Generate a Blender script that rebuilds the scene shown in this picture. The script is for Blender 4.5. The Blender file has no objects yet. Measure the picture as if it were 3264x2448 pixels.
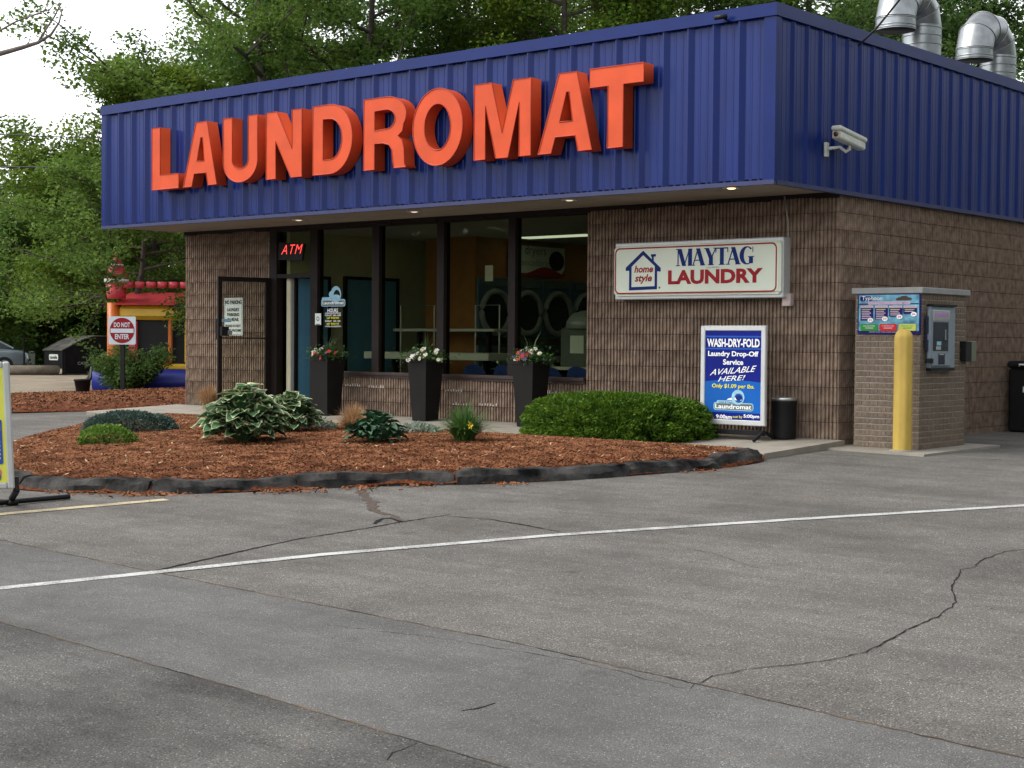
import bpy, math, random
import numpy as np
from mathutils import Matrix, Vector
from mathutils.geometry import delaunay_2d_cdt
pi = math.pi
rng = np.random.default_rng(7)
random.seed(7)
S = bpy.context.scene
COL = S.collection

# ------------------------------------------------------------------ camera
PW, PH = 3264.0, 2448.0
CF, YAW, PITCH, ROLL = 4943.4, 0.7077663, -0.0292575, 0.0079048
CAM = np.array([8.78942, -16.06669, 1.15052])
_cy, _sy, _cp, _sp = math.cos(YAW), math.sin(YAW), math.cos(PITCH), math.sin(PITCH)
_fw = np.array([-_sy * _cp, _cy * _cp, _sp]); _rt = np.array([_cy, _sy, 0.0]); _up = np.cross(_rt, _fw)
CR = math.cos(ROLL) * _rt + math.sin(ROLL) * _up
CU = -math.sin(ROLL) * _rt + math.cos(ROLL) * _up
CW = _fw
cd = bpy.data.cameras.new('camera'); cam = bpy.data.objects.new('camera', cd); COL.objects.link(cam)
cd.sensor_width = 36.0; cd.lens = CF / PW * 36.0; cd.clip_start = 0.1; cd.clip_end = 2000
cam.matrix_world = Matrix(((CR[0], CU[0], -CW[0], CAM[0]), (CR[1], CU[1], -CW[1], CAM[1]), (CR[2], CU[2], -CW[2], CAM[2]), (0, 0, 0, 1)))
S.camera = cam

# ------------------------------------------------------------------ sky, sun, exposure
SUN_EL, SUN_ROT = 50.0, 226.0
w = bpy.data.worlds.new('World'); S.world = w; w.use_nodes = True
nt = w.node_tree; nt.nodes.clear()
sky = nt.nodes.new('ShaderNodeTexSky'); sky.sky_type = 'NISHITA'; sky.sun_disc = False
sky.sun_elevation = math.radians(SUN_EL); sky.sun_rotation = math.radians(SUN_ROT)
sky.air_density = 1.0; sky.dust_density = 1.0; sky.ozone_density = 1.0
hs = nt.nodes.new('ShaderNodeHueSaturation'); hs.inputs['Saturation'].default_value = 0.12
bg = nt.nodes.new('ShaderNodeBackground'); bg.inputs['Strength'].default_value = 0.15
wo = nt.nodes.new('ShaderNodeOutputWorld')
nt.links.new(sky.outputs[0], hs.inputs['Color']); nt.links.new(hs.outputs[0], bg.inputs[0]); nt.links.new(bg.outputs[0], wo.inputs[0])
sd = bpy.data.lights.new('sun', 'SUN'); sd.energy = 1.2; sd.angle = math.radians(40); sd.color = (1.0, 0.93, 0.82)
so = bpy.data.objects.new('sun', sd); COL.objects.link(so)
_e, _r = math.radians(SUN_EL), math.radians(SUN_ROT)
sdir = Vector((math.sin(_r) * math.cos(_e), math.cos(_r) * math.cos(_e), math.sin(_e)))
so.rotation_euler = sdir.to_track_quat('Z', 'Y').to_euler(); so.location = (-8, -14, 14)
S.view_settings.view_transform = 'Standard'; S.view_settings.look = 'None'
S.view_settings.exposure = 1.3; S.view_settings.gamma = 1.0; S.view_settings.use_curve_mapping = False
S.cycles.max_bounces = 8; S.cycles.transparent_max_bounces = 16

# ------------------------------------------------------------------ places: heights of the ground, and rays for measuring
def g(x, y):
    x = np.asarray(x, float); y = np.asarray(y, float)
    z = -0.08 + 0.025 * np.minimum(0, y + 0.5)
    s = np.maximum(0, -12.5 - x)
    return z - 0.22 * (1 - np.exp(-s / 8.0))
BED = np.array([(0.12, -1.80), (0.28, -2.15), (0.27, -2.85), (0.11, -3.51), (-0.16, -4.28), (-0.47, -4.95), (-0.97, -5.61), (-1.53, -6.25), (-1.94, -6.95), (-2.35, -7.5), (-3.0, -7.9), (-3.8, -8.22), (-5.0, -8.0),
                (-6.8, -6.9), (-8.15, -5.6), (-9.07, -4.45), (-9.84, -3.12), (-9.95, -2.37), (-9.7, -1.94), (-9.4, -1.8)])
def smooth_loop(P, n=4):
    out = []; N = len(P)
    for i in range(N):
        p0, p1, p2, p3 = P[max(i - 1, 0)], P[i], P[(i + 1) % N], P[(i + 2) % N]
        for k in range(n):
            t = k / n
            out.append(0.5 * ((2 * p1) + (-p0 + p2) * t + (2 * p0 - 5 * p1 + 4 * p2 - p3) * t * t + (-p0 + 3 * p1 - 3 * p2 + p3) * t ** 3))
    return np.array(out)
def edge_dist(P, x, y):
    a = P; b = np.roll(P, -1, axis=0); q = np.stack([x, y], -1)
    d = np.full(x.shape, 1e9); inside = np.zeros(x.shape, bool)
    for p0, p1 in zip(a, b):
        e = p1 - p0; t = np.clip(((q - p0) @ e) / (e @ e), 0, 1)
        d = np.minimum(d, np.linalg.norm(q - p0 - t[..., None] * e, axis=-1))
        c = ((p0[1] > y) != (p1[1] > y)) & (x < (p1[0] - p0[0]) * (y - p0[1]) / (p1[1] - p0[1] + 1e-12) + p0[0])
        inside ^= c
    return d, inside
BEDL = np.concatenate([smooth_loop(BED[:-1], 4)[0:72], BED[-2:]])
def bed_h(x, y):
    x = np.atleast_1d(np.asarray(x, float)); y = np.atleast_1d(np.asarray(y, float))
    d, ins = edge_dist(BEDL, x, y)
    z = g(x, y) + np.where(d < 0.16, 0.02 + 0.5 * d, 0.10 + 0.11 * (1 - np.exp(-(d - 0.16) / 0.8)))
    return np.where(ins, z, -9.0)
def slab_h(y): return 0.012 + 0.036 * y
def ray(px, py): return CW + (px - PW / 2) / CF * CR - (py - PH / 2) / CF * CU
def at(px, py):
    d = ray(px, py); t = np.linspace(4, 110, 8000); P = CAM + t[:, None] * d
    h = np.maximum(g(P[:, 0], P[:, 1]), bed_h(P[:, 0], P[:, 1]))
    on = (P[:, 0] < 0.12) & (P[:, 0] > -12.6) & (P[:, 1] > -1.8) & (P[:, 1] < 0)
    h = np.where(on, np.maximum(h, slab_h(P[:, 1])), h)
    i = int(np.argmax(P[:, 2] <= h))
    return Vector((P[i, 0], P[i, 1], h[i]))
def onY(px, py, y): d = ray(px, py); return CAM + (y - CAM[1]) / d[1] * d
def onX(px, py, x): d = ray(px, py); return CAM + (x - CAM[0]) / d[0] * d
def dep(px, py, t): return CAM + t * ray(px, py)
def surf(x, y):
    h = max(float(g(x, y)), float(bed_h(x, y)[0]))
    if -12.6 < x < 0.12 and -1.8 < y < 0: h = max(h, slab_h(y))
    return h

# ------------------------------------------------------------------ materials
def newmat(name):
    m = bpy.data.materials.new(name); m.use_nodes = True
    return m, m.node_tree, m.node_tree.nodes['Principled BSDF']
def mat(name, c, rough=0.6, metal=0.0, var=0.15, vs=6.0, bump=0.0, bs=60.0, spec=0.5, c2=None, info=0.0, coat=0.0, emit=None, es=0.0, stretch=None, detail=4.0):
    m, t, p = newmat(name); L = t.links.new
    p.inputs['Roughness'].default_value = rough; p.inputs['Metallic'].default_value = metal
    p.inputs['Specular IOR Level'].default_value = spec; p.inputs['Coat Weight'].default_value = coat
    tc = t.nodes.new('ShaderNodeTexCoord'); src = tc.outputs['Object']
    if stretch:
        mp = t.nodes.new('ShaderNodeMapping'); mp.inputs['Scale'].default_value = stretch; L(src, mp.inputs[0]); src = mp.outputs[0]
    n = t.nodes.new('ShaderNodeTexNoise'); n.inputs['Scale'].default_value = vs; n.inputs['Detail'].default_value = detail; L(src, n.inputs['Vector'])
    r = t.nodes.new('ShaderNodeValToRGB')
    c = np.array(c[:3], float); a = c * (1 - var); b = np.array(c2[:3], float) if c2 is not None else np.minimum(1, c * (1 + var))
    r.color_ramp.elements[0].position = 0.32; r.color_ramp.elements[1].position = 0.68
    r.color_ramp.elements[0].color = (*a, 1); r.color_ramp.elements[1].color = (*b, 1)
    L(n.outputs['Fac'], r.inputs[0]); out = r.outputs[0]
    if info:
        oi = t.nodes.new('ShaderNodeObjectInfo'); mr = t.nodes.new('ShaderNodeMapRange')
        mr.inputs['To Min'].default_value = 1 - info; mr.inputs['To Max'].default_value = 1 + info
        hv = t.nodes.new('ShaderNodeHueSaturation'); L(oi.outputs['Random'], mr.inputs[0]); L(mr.outputs[0], hv.inputs['Value']); L(out, hv.inputs['Color']); out = hv.outputs[0]
    L(out, p.inputs['Base Color'])
    if bump:
        n2 = t.nodes.new('ShaderNodeTexNoise'); n2.inputs['Scale'].default_value = bs; n2.inputs['Detail'].default_value = 5; L(src, n2.inputs['Vector'])
        bn = t.nodes.new('ShaderNodeBump'); bn.inputs['Strength'].default_value = bump; bn.inputs['Distance'].default_value = 0.01
        L(n2.outputs['Fac'], bn.inputs['Height']); L(bn.outputs[0], p.inputs['Normal'])
    if emit: p.inputs['Emission Color'].default_value = (*emit, 1); p.inputs['Emission Strength'].default_value = es
    return m
def rgb(r_, g_, b_):
    f = lambda v: v / 255 / 12.92 if v <= 10 else ((v / 255 + 0.055) / 1.055) ** 2.4
    return (f(r_), f(g_), f(b_))
def asphalt_mat(name, lo, hi, stone=(0.42, 0.40, 0.37), stain=0.5, seed=0.0, fine=170.0):
    m, t, p = newmat(name); L = t.links.new; N = t.nodes.new
    p.inputs['Roughness'].default_value = 0.9; p.inputs['Specular IOR Level'].default_value = 0.2
    tc = N('ShaderNodeTexCoord'); mp = N('ShaderNodeMapping'); mp.inputs['Location'].default_value = (seed, seed * 1.7, 0); L(tc.outputs['Object'], mp.inputs[0]); v = mp.outputs[0]
    def noise(s, d=4, r=0.55):
        n = N('ShaderNodeTexNoise'); n.inputs['Scale'].default_value = s; n.inputs['Detail'].default_value = d; n.inputs['Roughness'].default_value = r; L(v, n.inputs['Vector']); return n.outputs['Fac']
    def ramp(f, p0, p1, a, b):
        r = N('ShaderNodeValToRGB'); r.color_ramp.elements[0].position = p0; r.color_ramp.elements[1].position = p1
        r.color_ramp.elements[0].color = (*a, 1); r.color_ramp.elements[1].color = (*b, 1); L(f, r.inputs[0]); return r.outputs[0]
    def mix(mode, fac, a, b):
        x = N('ShaderNodeMix'); x.data_type = 'RGBA'; x.blend_type = mode
        if isinstance(fac, float): x.inputs[0].default_value = fac
        else: L(fac, x.inputs[0])
        for s_, q in ((6, a), (7, b)):
            if isinstance(q, tuple): x.inputs[s_].default_value = (*q, 1)
            else: L(q, x.inputs[s_])
        return x.outputs[2]
    base = ramp(noise(fine, 3, 0.75), 0.36, 0.64, lo, hi)
    peb = N('ShaderNodeTexVoronoi'); peb.inputs['Scale'].default_value = fine * 0.8; L(v, peb.inputs['Vector'])
    wn = ramp(peb.outputs['Color'], 0.70, 0.86, (0, 0, 0), (1, 1, 1))
    dn = ramp(peb.outputs['Distance'], 0.25, 0.42, (1, 1, 1), (0, 0, 0))
    base = mix('MIX', mix('MULTIPLY', 1.0, wn, dn), base, stone)
    base = mix('MULTIPLY', 1.0, base, ramp(noise(0.9, 6, 0.6), 0.30, 0.62, (1 - stain,) * 3, (1.06, 1.06, 1.06)))
    base = mix('MULTIPLY', 1.0, base, ramp(noise(5.0, 5, 0.6), 0.25, 0.6, (0.84, 0.84, 0.85), (1.03, 1.03, 1.02)))
    m2 = N('ShaderNodeMapping'); m2.inputs['Rotation'].default_value = (0, 0, 0.55); m2.inputs['Scale'].default_value = (0.35, 2.6, 1); L(v, m2.inputs[0])
    n3 = N('ShaderNodeTexNoise'); n3.inputs['Scale'].default_value = 1.6; n3.inputs['Detail'].default_value = 7; n3.inputs['Roughness'].default_value = 0.65; L(m2.outputs[0], n3.inputs['Vector'])
    base = mix('MULTIPLY', 1.0, base, ramp(n3.outputs['Fac'], 0.34, 0.60, (1 - 0.55 * stain,) * 3, (1.05, 1.05, 1.05)))
    vo = N('ShaderNodeTexVoronoi'); vo.inputs['Scale'].default_value = 1.1; vo.inputs['Randomness'].default_value = 1.0; L(v, vo.inputs['Vector'])
    sp_ = mix('MULTIPLY', 1.0, ramp(vo.outputs['Distance'], 0.03, 0.12, (1, 1, 1), (0, 0, 0)), ramp(noise(9.0, 4, 0.7), 0.45, 0.6, (0, 0, 0), (0.65, 0.65, 0.65)))
    base = mix('MIX', sp_, base, (0.028, 0.027, 0.027))
    base = mix('MIX', ramp(noise(1.9, 6, 0.7), 0.66, 0.78, (0, 0, 0), (0.35, 0.35, 0.35)), base, (0.24, 0.15, 0.09))
    L(base, p.inputs['Base Color'])
    b = N('ShaderNodeBump'); b.inputs['Strength'].default_value = 0.5; b.inputs['Distance'].default_value = 0.006
    L(noise(fine, 2, 0.7), b.inputs['Height']); L(b.outputs[0], p.inputs['Normal'])
    return m
def leaf_mat(name, dark, light, trans=0.3, rough=0.55, spec=0.3, info=0.0):
    m, t, p = newmat(name); L = t.links.new; N = t.nodes.new
    a = N('ShaderNodeAttribute'); a.attribute_name = 'tone'
    r = N('ShaderNodeValToRGB'); r.color_ramp.elements[0].color = (*dark, 1); r.color_ramp.elements[1].color = (*light, 1); L(a.outputs['Fac'], r.inputs[0])
    p.inputs['Roughness'].default_value = rough; p.inputs['Specular IOR Level'].default_value = spec; L(r.outputs[0], p.inputs['Base Color'])
    tr = N('ShaderNodeBsdfTranslucent'); mx = N('ShaderNodeMixShader'); mx.inputs[0].default_value = trans
    L(r.outputs[0], tr.inputs[0]); L(p.outputs[0], mx.inputs[1]); L(tr.outputs[0], mx.inputs[2]); L(mx.outputs[0], t.nodes['Material Output'].inputs[0])
    return m
def glass_mat(name, tint, refl):
    m, t, p = newmat(name); L = t.links.new; N = t.nodes.new; t.nodes.remove(p)
    tr = N('ShaderNodeBsdfTransparent'); tr.inputs[0].default_value = (*tint, 1)
    gl = N('ShaderNodeBsdfGlossy'); gl.inputs['Roughness'].default_value = 0.02; gl.inputs[0].default_value = (1, 1, 1, 1)
    fr = N('ShaderNodeFresnel'); fr.inputs[0].default_value = refl; mx = N('ShaderNodeMixShader')
    L(fr.outputs[0], mx.inputs[0]); L(tr.outputs[0], mx.inputs[1]); L(gl.outputs[0], mx.inputs[2]); L(mx.outputs[0], t.nodes['Material Output'].inputs[0])
    return m
M = {}
M['asphalt'] = asphalt_mat('asphalt', (0.041, 0.039, 0.037), (0.196, 0.186, 0.174), stain=0.34, fine=120, stone=(0.46, 0.44, 0.40))
M['patch'] = asphalt_mat('patch asphalt', (0.052, 0.052, 0.051), (0.158, 0.157, 0.154), stain=0.24, seed=31, fine=150, stone=(0.34, 0.34, 0.33))
M['oldasphalt'] = asphalt_mat('old asphalt', (0.034, 0.034, 0.034), (0.155, 0.151, 0.144), stain=0.58, seed=77, fine=125, stone=(0.36, 0.35, 0.32))
M['drive'] = asphalt_mat('drive asphalt', (0.085, 0.088, 0.088), (0.14, 0.143, 0.143), stain=0.35, seed=12)
M['gravel'] = asphalt_mat('gravel', (0.19, 0.155, 0.115), (0.33, 0.28, 0.22), stain=0.25, seed=5, fine=40)
M['crack'] = mat('crack tar', (0.016, 0.015, 0.015), 0.95, var=0.4, vs=30, spec=0.1)
M['crackdirt'] = mat('crack dirt', (0.16, 0.085, 0.045), 0.9, var=0.6, vs=40, c2=(0.05, 0.045, 0.04))
M['seam'] = mat('joint dirt', (0.035, 0.032, 0.028), 0.95, var=0.5, vs=2.5, c2=(0.15, 0.10, 0.06), spec=0.1)
M['curb'] = mat('asphalt curb', (0.009, 0.0095, 0.011), 0.9, var=0.5, vs=5, bump=1.0, bs=26, c2=(0.062, 0.060, 0.058), spec=0.15)
M['concrete'] = mat('concrete', (0.24, 0.22, 0.185), 0.85, var=0.16, vs=3, bump=0.25, bs=90)
M['mulch'] = mat('mulch', (0.070, 0.019, 0.007), 0.95, var=0.5, vs=30, bump=1.0, bs=55, c2=(0.15, 0.046, 0.017), spec=0.15)
M['chipA'] = mat('chip red brown', (0.130, 0.047, 0.020), 0.95, var=0.5, vs=5, c2=(0.270, 0.118, 0.058), spec=0.12)
M['chipB'] = mat('chip pale', (0.42, 0.27, 0.16), 0.85, var=0.4, vs=2.5)
M['grass'] = leaf_mat('grass', (0.045, 0.085, 0.018), (0.13, 0.19, 0.05))
def block_mat():
    m = mat('split block', (0.192, 0.133, 0.099), 0.95, var=0.22, vs=9, bump=0.7, bs=120, info=0.14, c2=(0.265, 0.198, 0.150), spec=0.1)
    return m
M['block'] = block_mat()
M['mortar'] = mat('block mortar', (0.045, 0.032, 0.025), 0.95, var=0.25, vs=12)
M['efflo'] = mat('efflorescence', (0.5, 0.44, 0.42), 0.95, var=0.3, vs=25)
M['blue'] = mat('blue steel', (0.0042, 0.0170, 0.120), 0.32, var=0.20, vs=2.2, bump=0.05, bs=5, spec=0.24, stretch=(2.5, 2.5, 0.25))
M['bluetrim'] = mat('blue trim', (0.0040, 0.0155, 0.110), 0.30, var=0.08, vs=3, spec=0.17)
M['orange'] = mat('orange enamel', (0.55, 0.070, 0.019), 0.5, var=0.10, vs=3, spec=0.22)
M['trimorange'] = mat('orange trim', (0.40, 0.040, 0.014), 0.5, var=0.1, spec=0.3)
M['soffit'] = mat('soffit', (0.30, 0.26, 0.215), 0.8, var=0.12, vs=3)
M['bronze'] = mat('bronze frame', (0.012, 0.008, 0.007), 0.6, var=0.2, vs=8, spec=0.2)
M['sill'] = mat('bronze sill', (0.035, 0.020, 0.016), 0.5, var=0.15, vs=8)
M['glass'] = glass_mat('tinted glass', (0.72, 0.74, 0.66), 1.17)
M['doorglass'] = glass_mat('door glass', (0.88, 0.89, 0.86), 1.10)
M['roof'] = mat('roof', (0.12, 0.12, 0.12), 0.9)
M['black'] = mat('black plastic', (0.008, 0.008, 0.009), 0.5, var=0.2, spec=0.25)
M['planter'] = mat('dark planter', (0.0085, 0.008, 0.008), 0.65, var=0.2, vs=4, spec=0.18)
M['white'] = mat('white paint', (0.72, 0.73, 0.72), 0.5, var=0.05)
M['signwhite'] = mat('sign white', (0.66, 0.70, 0.66), 0.45, var=0.04, vs=2)
M['cream'] = mat('cream acrylic', (0.70, 0.76, 0.64), 0.35, var=0.04, vs=2)
M['alu'] = mat('aluminium frame', (0.56, 0.58, 0.58), 0.4, metal=0.3, var=0.06)
M['navy'] = mat('navy ink', (0.012, 0.028, 0.16), 0.45, var=0.08)
M['inkred'] = mat('red ink', (0.33, 0.022, 0.030), 0.45, var=0.08)
M['inkblack'] = mat('black ink', (0.02, 0.025, 0.025), 0.5, var=0.1)
M['inkgrey'] = mat('grey ink', (0.12, 0.14, 0.13), 0.5, var=0.1)
M['posterblue'] = mat('poster blue', (0.006, 0.013, 0.19), 0.5, var=0.12, vs=2)
M['posterband'] = mat('poster band', (0.008, 0.10, 0.40), 0.35, var=0.15, vs=2)
M['posterline'] = mat('poster line', (0.02, 0.09, 0.42), 0.35)
M['yellowink'] = mat('yellow ink', (0.74, 0.70, 0.06), 0.4, var=0.06)
M['whiteink'] = mat('white ink', (0.80, 0.82, 0.84), 0.4, var=0.03)
M['skyink'] = mat('sky blue ink', (0.28, 0.50, 0.62), 0.4, var=0.15, vs=20)
M['yellow'] = mat('bollard yellow', (0.45, 0.315, 0.07), 0.5, var=0.13, vs=6, spec=0.3, stretch=(1, 1, 0.4))
M['brick'] = mat('tan brick', (0.160, 0.122, 0.090), 0.92, var=0.22, vs=14, bump=0.5, bs=120, info=0.12, c2=(0.215, 0.168, 0.125), spec=0.15)
M['brickmortar'] = mat('pale mortar', (0.30, 0.275, 0.25), 0.95, var=0.2, vs=20)
M['stone'] = mat('cap stone', (0.25, 0.26, 0.25), 0.8, var=0.1, vs=6, bump=0.2)
M['galv'] = mat('galvanised', (0.27, 0.29, 0.30), 0.34, metal=0.85, var=0.22, vs=6)
M['steel'] = mat('brushed steel', (0.55, 0.55, 0.54), 0.35, metal=0.8, var=0.1)
M['lampglow'] = mat('lamp', (0.8, 0.75, 0.6), 0.4, emit=(1.0, 0.58, 0.20), es=2.0)
M['lampdim'] = mat('lamp dim', (0.8, 0.78, 0.7), 0.4, emit=(1.0, 0.85, 0.62), es=0.30)
M['tube'] = mat('ceiling tube', (0.8, 0.8, 0.75), 0.4, emit=(0.9, 1.0, 0.82), es=0.40)
M['neon'] = mat('red neon', (0.5, 0.02, 0.02), 0.4, emit=(1.0, 0.06, 0.05), es=0.9)
M['beige'] = mat('beige wall', (0.62, 0.58, 0.40), 0.8, var=0.06)
M['lightgrey'] = mat('pale wall', (0.45, 0.44, 0.40), 0.8, var=0.05)
M['doorblue'] = mat('blue door', (0.12, 0.33, 0.50), 0.5, var=0.06)
M['doordark'] = mat('dark blue door', (0.03, 0.055, 0.13), 0.5, var=0.06)
M['orangewall'] = mat('orange wall', (0.34, 0.14, 0.035), 0.7, var=0.1)
M['dryer'] = mat('dryer blue', (0.065, 0.12, 0.18), 0.4, var=0.08)
M['chrome'] = mat('chrome ring', (0.30, 0.33, 0.33), 0.45, metal=0.1)
M['table'] = mat('laminate', (0.62, 0.64, 0.58), 0.4, var=0.03)
M['chairblue'] = mat('chair blue', (0.02, 0.05, 0.24), 0.5, var=0.08)
M['floor'] = mat('vinyl floor', (0.16, 0.15, 0.13), 0.4, var=0.1)
M['ceiling'] = mat('ceiling tile', (0.5, 0.5, 0.46), 0.85, var=0.05)
M['bark'] = mat('bark', (0.055, 0.045, 0.036), 0.9, var=0.4, vs=9, bump=0.8, bs=18)
M['deadwood'] = mat('dead wood', (0.14, 0.115, 0.105), 0.9, var=0.3, vs=9)
M['leafA'] = leaf_mat('leaf mid', (0.052, 0.112, 0.022), (0.170, 0.265, 0.050), 0.44, spec=0.15)
M['leafB'] = leaf_mat('leaf bright', (0.045, 0.100, 0.011), (0.175, 0.250, 0.028), 0.38, spec=0.15)
M['leafC'] = leaf_mat('leaf dark', (0.040, 0.090, 0.024), (0.135, 0.215, 0.054), 0.42, spec=0.12)
M['leafD'] = leaf_mat('leaf purple', (0.020, 0.010, 0.010), (0.075, 0.032, 0.026), 0.25)
M['needle'] = leaf_mat('needles', (0.03, 0.055, 0.03), (0.10, 0.13, 0.07), 0.2)
M['yew'] = leaf_mat('yew', (0.012, 0.050, 0.006), (0.120, 0.220, 0.022), 0.25, spec=0.15)
M['juniper'] = leaf_mat('juniper', (0.025, 0.058, 0.050), (0.085, 0.135, 0.110), 0.2)
M['sedumgreen'] = leaf_mat('bright mound', (0.05, 0.12, 0.012), (0.16, 0.28, 0.04), 0.25)
M['sedum'] = leaf_mat('grey green', (0.12, 0.17, 0.13), (0.34, 0.40, 0.33), 0.2)
M['blade'] = leaf_mat('green blade', (0.020, 0.065, 0.014), (0.10, 0.20, 0.04), 0.25)
M['tan'] = leaf_mat('dry grass', (0.24, 0.12, 0.05), (0.55, 0.36, 0.19), 0.25)
M['stem'] = mat('green stem', (0.05, 0.10, 0.03), 0.6)
M['petalwhite'] = mat('white petal', (0.75, 0.74, 0.62), 0.6, var=0.05)
M['petalred'] = mat('red petal', (0.42, 0.02, 0.025), 0.6, var=0.2)
M['petalpurple'] = mat('purple petal', (0.12, 0.07, 0.20), 0.6, var=0.2)
M['petalyellow'] = mat('yellow petal', (0.70, 0.50, 0.03), 0.6, var=0.1)
M['soil'] = mat('soil', (0.03, 0.02, 0.015), 0.9)
M['vinylyellow'] = mat('vinyl yellow', (0.68, 0.42, 0.03), 0.4, var=0.08, vs=3, bump=0.3, bs=4)
M['vinylred'] = mat('vinyl red', (0.60, 0.060, 0.075), 0.4, var=0.1, vs=3, bump=0.3, bs=4)
M['vinylblue'] = mat('vinyl blue', (0.008, 0.018, 0.21), 0.45, var=0.1, vs=3, bump=0.3, bs=4)
M['vinylorange'] = mat('vinyl orange', (0.62, 0.15, 0.025), 0.4, var=0.08, vs=3, bump=0.3, bs=4)
M['net'] = mat('dark mesh', (0.012, 0.013, 0.013), 0.8)
M['signred'] = mat('sign red', (0.24, 0.012, 0.020), 0.45, var=0.05)
M['signface'] = mat('reflective white', (0.50, 0.58, 0.62), 0.4, var=0.03)
M['darksteel'] = mat('dark steel', (0.010, 0.010, 0.012), 0.6, var=0.3, vs=5, spec=0.2)
M['lid'] = mat('dumpster lid', (0.085, 0.08, 0.072), 0.75, var=0.4, vs=4)
M['scuff'] = mat('worn steel', (0.30, 0.27, 0.22), 0.6, var=0.55, vs=4)
M['carsilver'] = mat('silver car paint', (0.36, 0.42, 0.48), 0.25, metal=0.5, var=0.03, coat=0.6)
M['carblue'] = mat('blue car paint', (0.10, 0.16, 0.27), 0.25, metal=0.4, var=0.03, coat=0.6)
M['carglass'] = mat('car window', (0.02, 0.03, 0.035), 0.08, var=0.02)
M['rubber'] = mat('tyre rubber', (0.015, 0.015, 0.015), 0.8)
M['wood'] = mat('weathered log', (0.15, 0.125, 0.095), 0.9, var=0.3, vs=4)
M['menublue'] = mat('menu blue', (0.02, 0.22, 0.42), 0.35, var=0.6, vs=7, c2=(0.20, 0.52, 0.66))
M['menunavy'] = mat('menu navy', (0.018, 0.012, 0.11), 0.4, var=0.2)
M['menupurple'] = mat('menu violet', (0.34, 0.20, 0.45), 0.4, var=0.2)
M['menugreen'] = mat('menu green', (0.03, 0.26, 0.05), 0.4, var=0.1)
M['menured'] = mat('menu red', (0.50, 0.03, 0.03), 0.4, var=0.1)
M['menulime'] = mat('menu lime', (0.42, 0.46, 0.08), 0.4, var=0.15, vs=8)
M['menurose'] = mat('menu rose', (0.52, 0.40, 0.46), 0.4, var=0.1)
M['terminal'] = mat('terminal grey', (0.20, 0.25, 0.29), 0.45, var=0.08)
M['terminaldark'] = mat('terminal screen', (0.012, 0.018, 0.035), 0.2, var=0.2)
M['sage'] = mat('sage box', (0.13, 0.145, 0.10), 0.6, var=0.1)
M['camwhite'] = mat('camera housing', (0.52, 0.55, 0.50), 0.45, var=0.1, vs=12)
M['camtan'] = mat('camera face', (0.40, 0.32, 0.24), 0.5, var=0.15)
M['cable'] = mat('cable', (0.015, 0.015, 0.015), 0.6)
M['aframe'] = mat('grey sign frame', (0.40, 0.42, 0.41), 0.5, var=0.08)
M['posteryellow'] = mat('poster yellow', (0.66, 0.66, 0.07), 0.4, var=0.05)
M['sblue'] = mat('poster box blue', (0.012, 0.055, 0.33), 0.4, var=0.06)
M['pink'] = mat('pink ink', (0.55, 0.15, 0.22), 0.4, var=0.3, vs=15)
def paint_mat(name, c, under):
    m, t, p = newmat(name); L = t.links.new; N = t.nodes.new
    tc = N('ShaderNodeTexCoord'); n = N('ShaderNodeTexNoise'); n.inputs['Scale'].default_value = 70; n.inputs['Detail'].default_value = 6; n.inputs['Roughness'].default_value = 0.75; L(tc.outputs['Object'], n.inputs['Vector'])
    n2 = N('ShaderNodeTexNoise'); n2.inputs['Scale'].default_value = 5; L(tc.outputs['Object'], n2.inputs['Vector'])
    ad = N('ShaderNodeMath'); ad.operation = 'MULTIPLY_ADD'; ad.inputs[1].default_value = 0.45; L(n2.outputs['Fac'], ad.inputs[0]); L(n.outputs['Fac'], ad.inputs[2])
    r = N('ShaderNodeValToRGB'); r.color_ramp.elements[0].position = 0.63; r.color_ramp.elements[1].position = 0.76
    r.color_ramp.elements[0].color = (*under, 1); r.color_ramp.elements[1].color = (*c, 1); L(ad.outputs[0], r.inputs[0]); L(r.outputs[0], p.inputs['Base Color'])
    p.inputs['Roughness'].default_value = 0.8
    return m
M['paintwhite'] = paint_mat('road white', (0.44, 0.45, 0.445), (0.17, 0.165, 0.16))
M['paintyellow'] = paint_mat('road yellow', (0.44, 0.36, 0.215), (0.14, 0.125, 0.10))
def hosta_mat():
    m, t, p = newmat('variegated leaf'); L = t.links.new; N = t.nodes.new
    a = N('ShaderNodeAttribute'); a.attribute_name = 'rim'; r = N('ShaderNodeValToRGB')
    e = r.color_ramp.elements; e[0].position = 0.66; e[0].color = (0.048, 0.125, 0.052, 1); e[1].position = 0.76; e[1].color = (0.42, 0.47, 0.26, 1)
    L(a.outputs['Fac'], r.inputs[0])
    oi = N('ShaderNodeObjectInfo'); mr = N('ShaderNodeMapRange'); mr.inputs['To Min'].default_value = 0.7; mr.inputs['To Max'].default_value = 1.25
    hv = N('ShaderNodeHueSaturation'); L(oi.outputs['Random'], mr.inputs[0]); L(mr.outputs[0], hv.inputs['Value']); L(r.outputs[0], hv.inputs['Color'])
    L(hv.outputs[0], p.inputs['Base Color']); p.inputs['Roughness'].default_value = 0.45; p.inputs['Specular IOR Level'].default_value = 0.35
    tr = N('ShaderNodeBsdfTranslucent'); mx = N('ShaderNodeMixShader'); mx.inputs[0].default_value = 0.18
    L(hv.outputs[0], tr.inputs[0]); L(p.outputs[0], mx.inputs[1]); L(tr.outputs[0], mx.inputs[2]); L(mx.outputs[0], t.nodes['Material Output'].inputs[0])
    return m
M['hosta'] = hosta_mat()
M['bluehosta'] = mat('blue green leaf', (0.030, 0.090, 0.052), 0.6, var=0.25, vs=6, info=0.3, c2=(0.075, 0.155, 0.080), spec=0.2)

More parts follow.
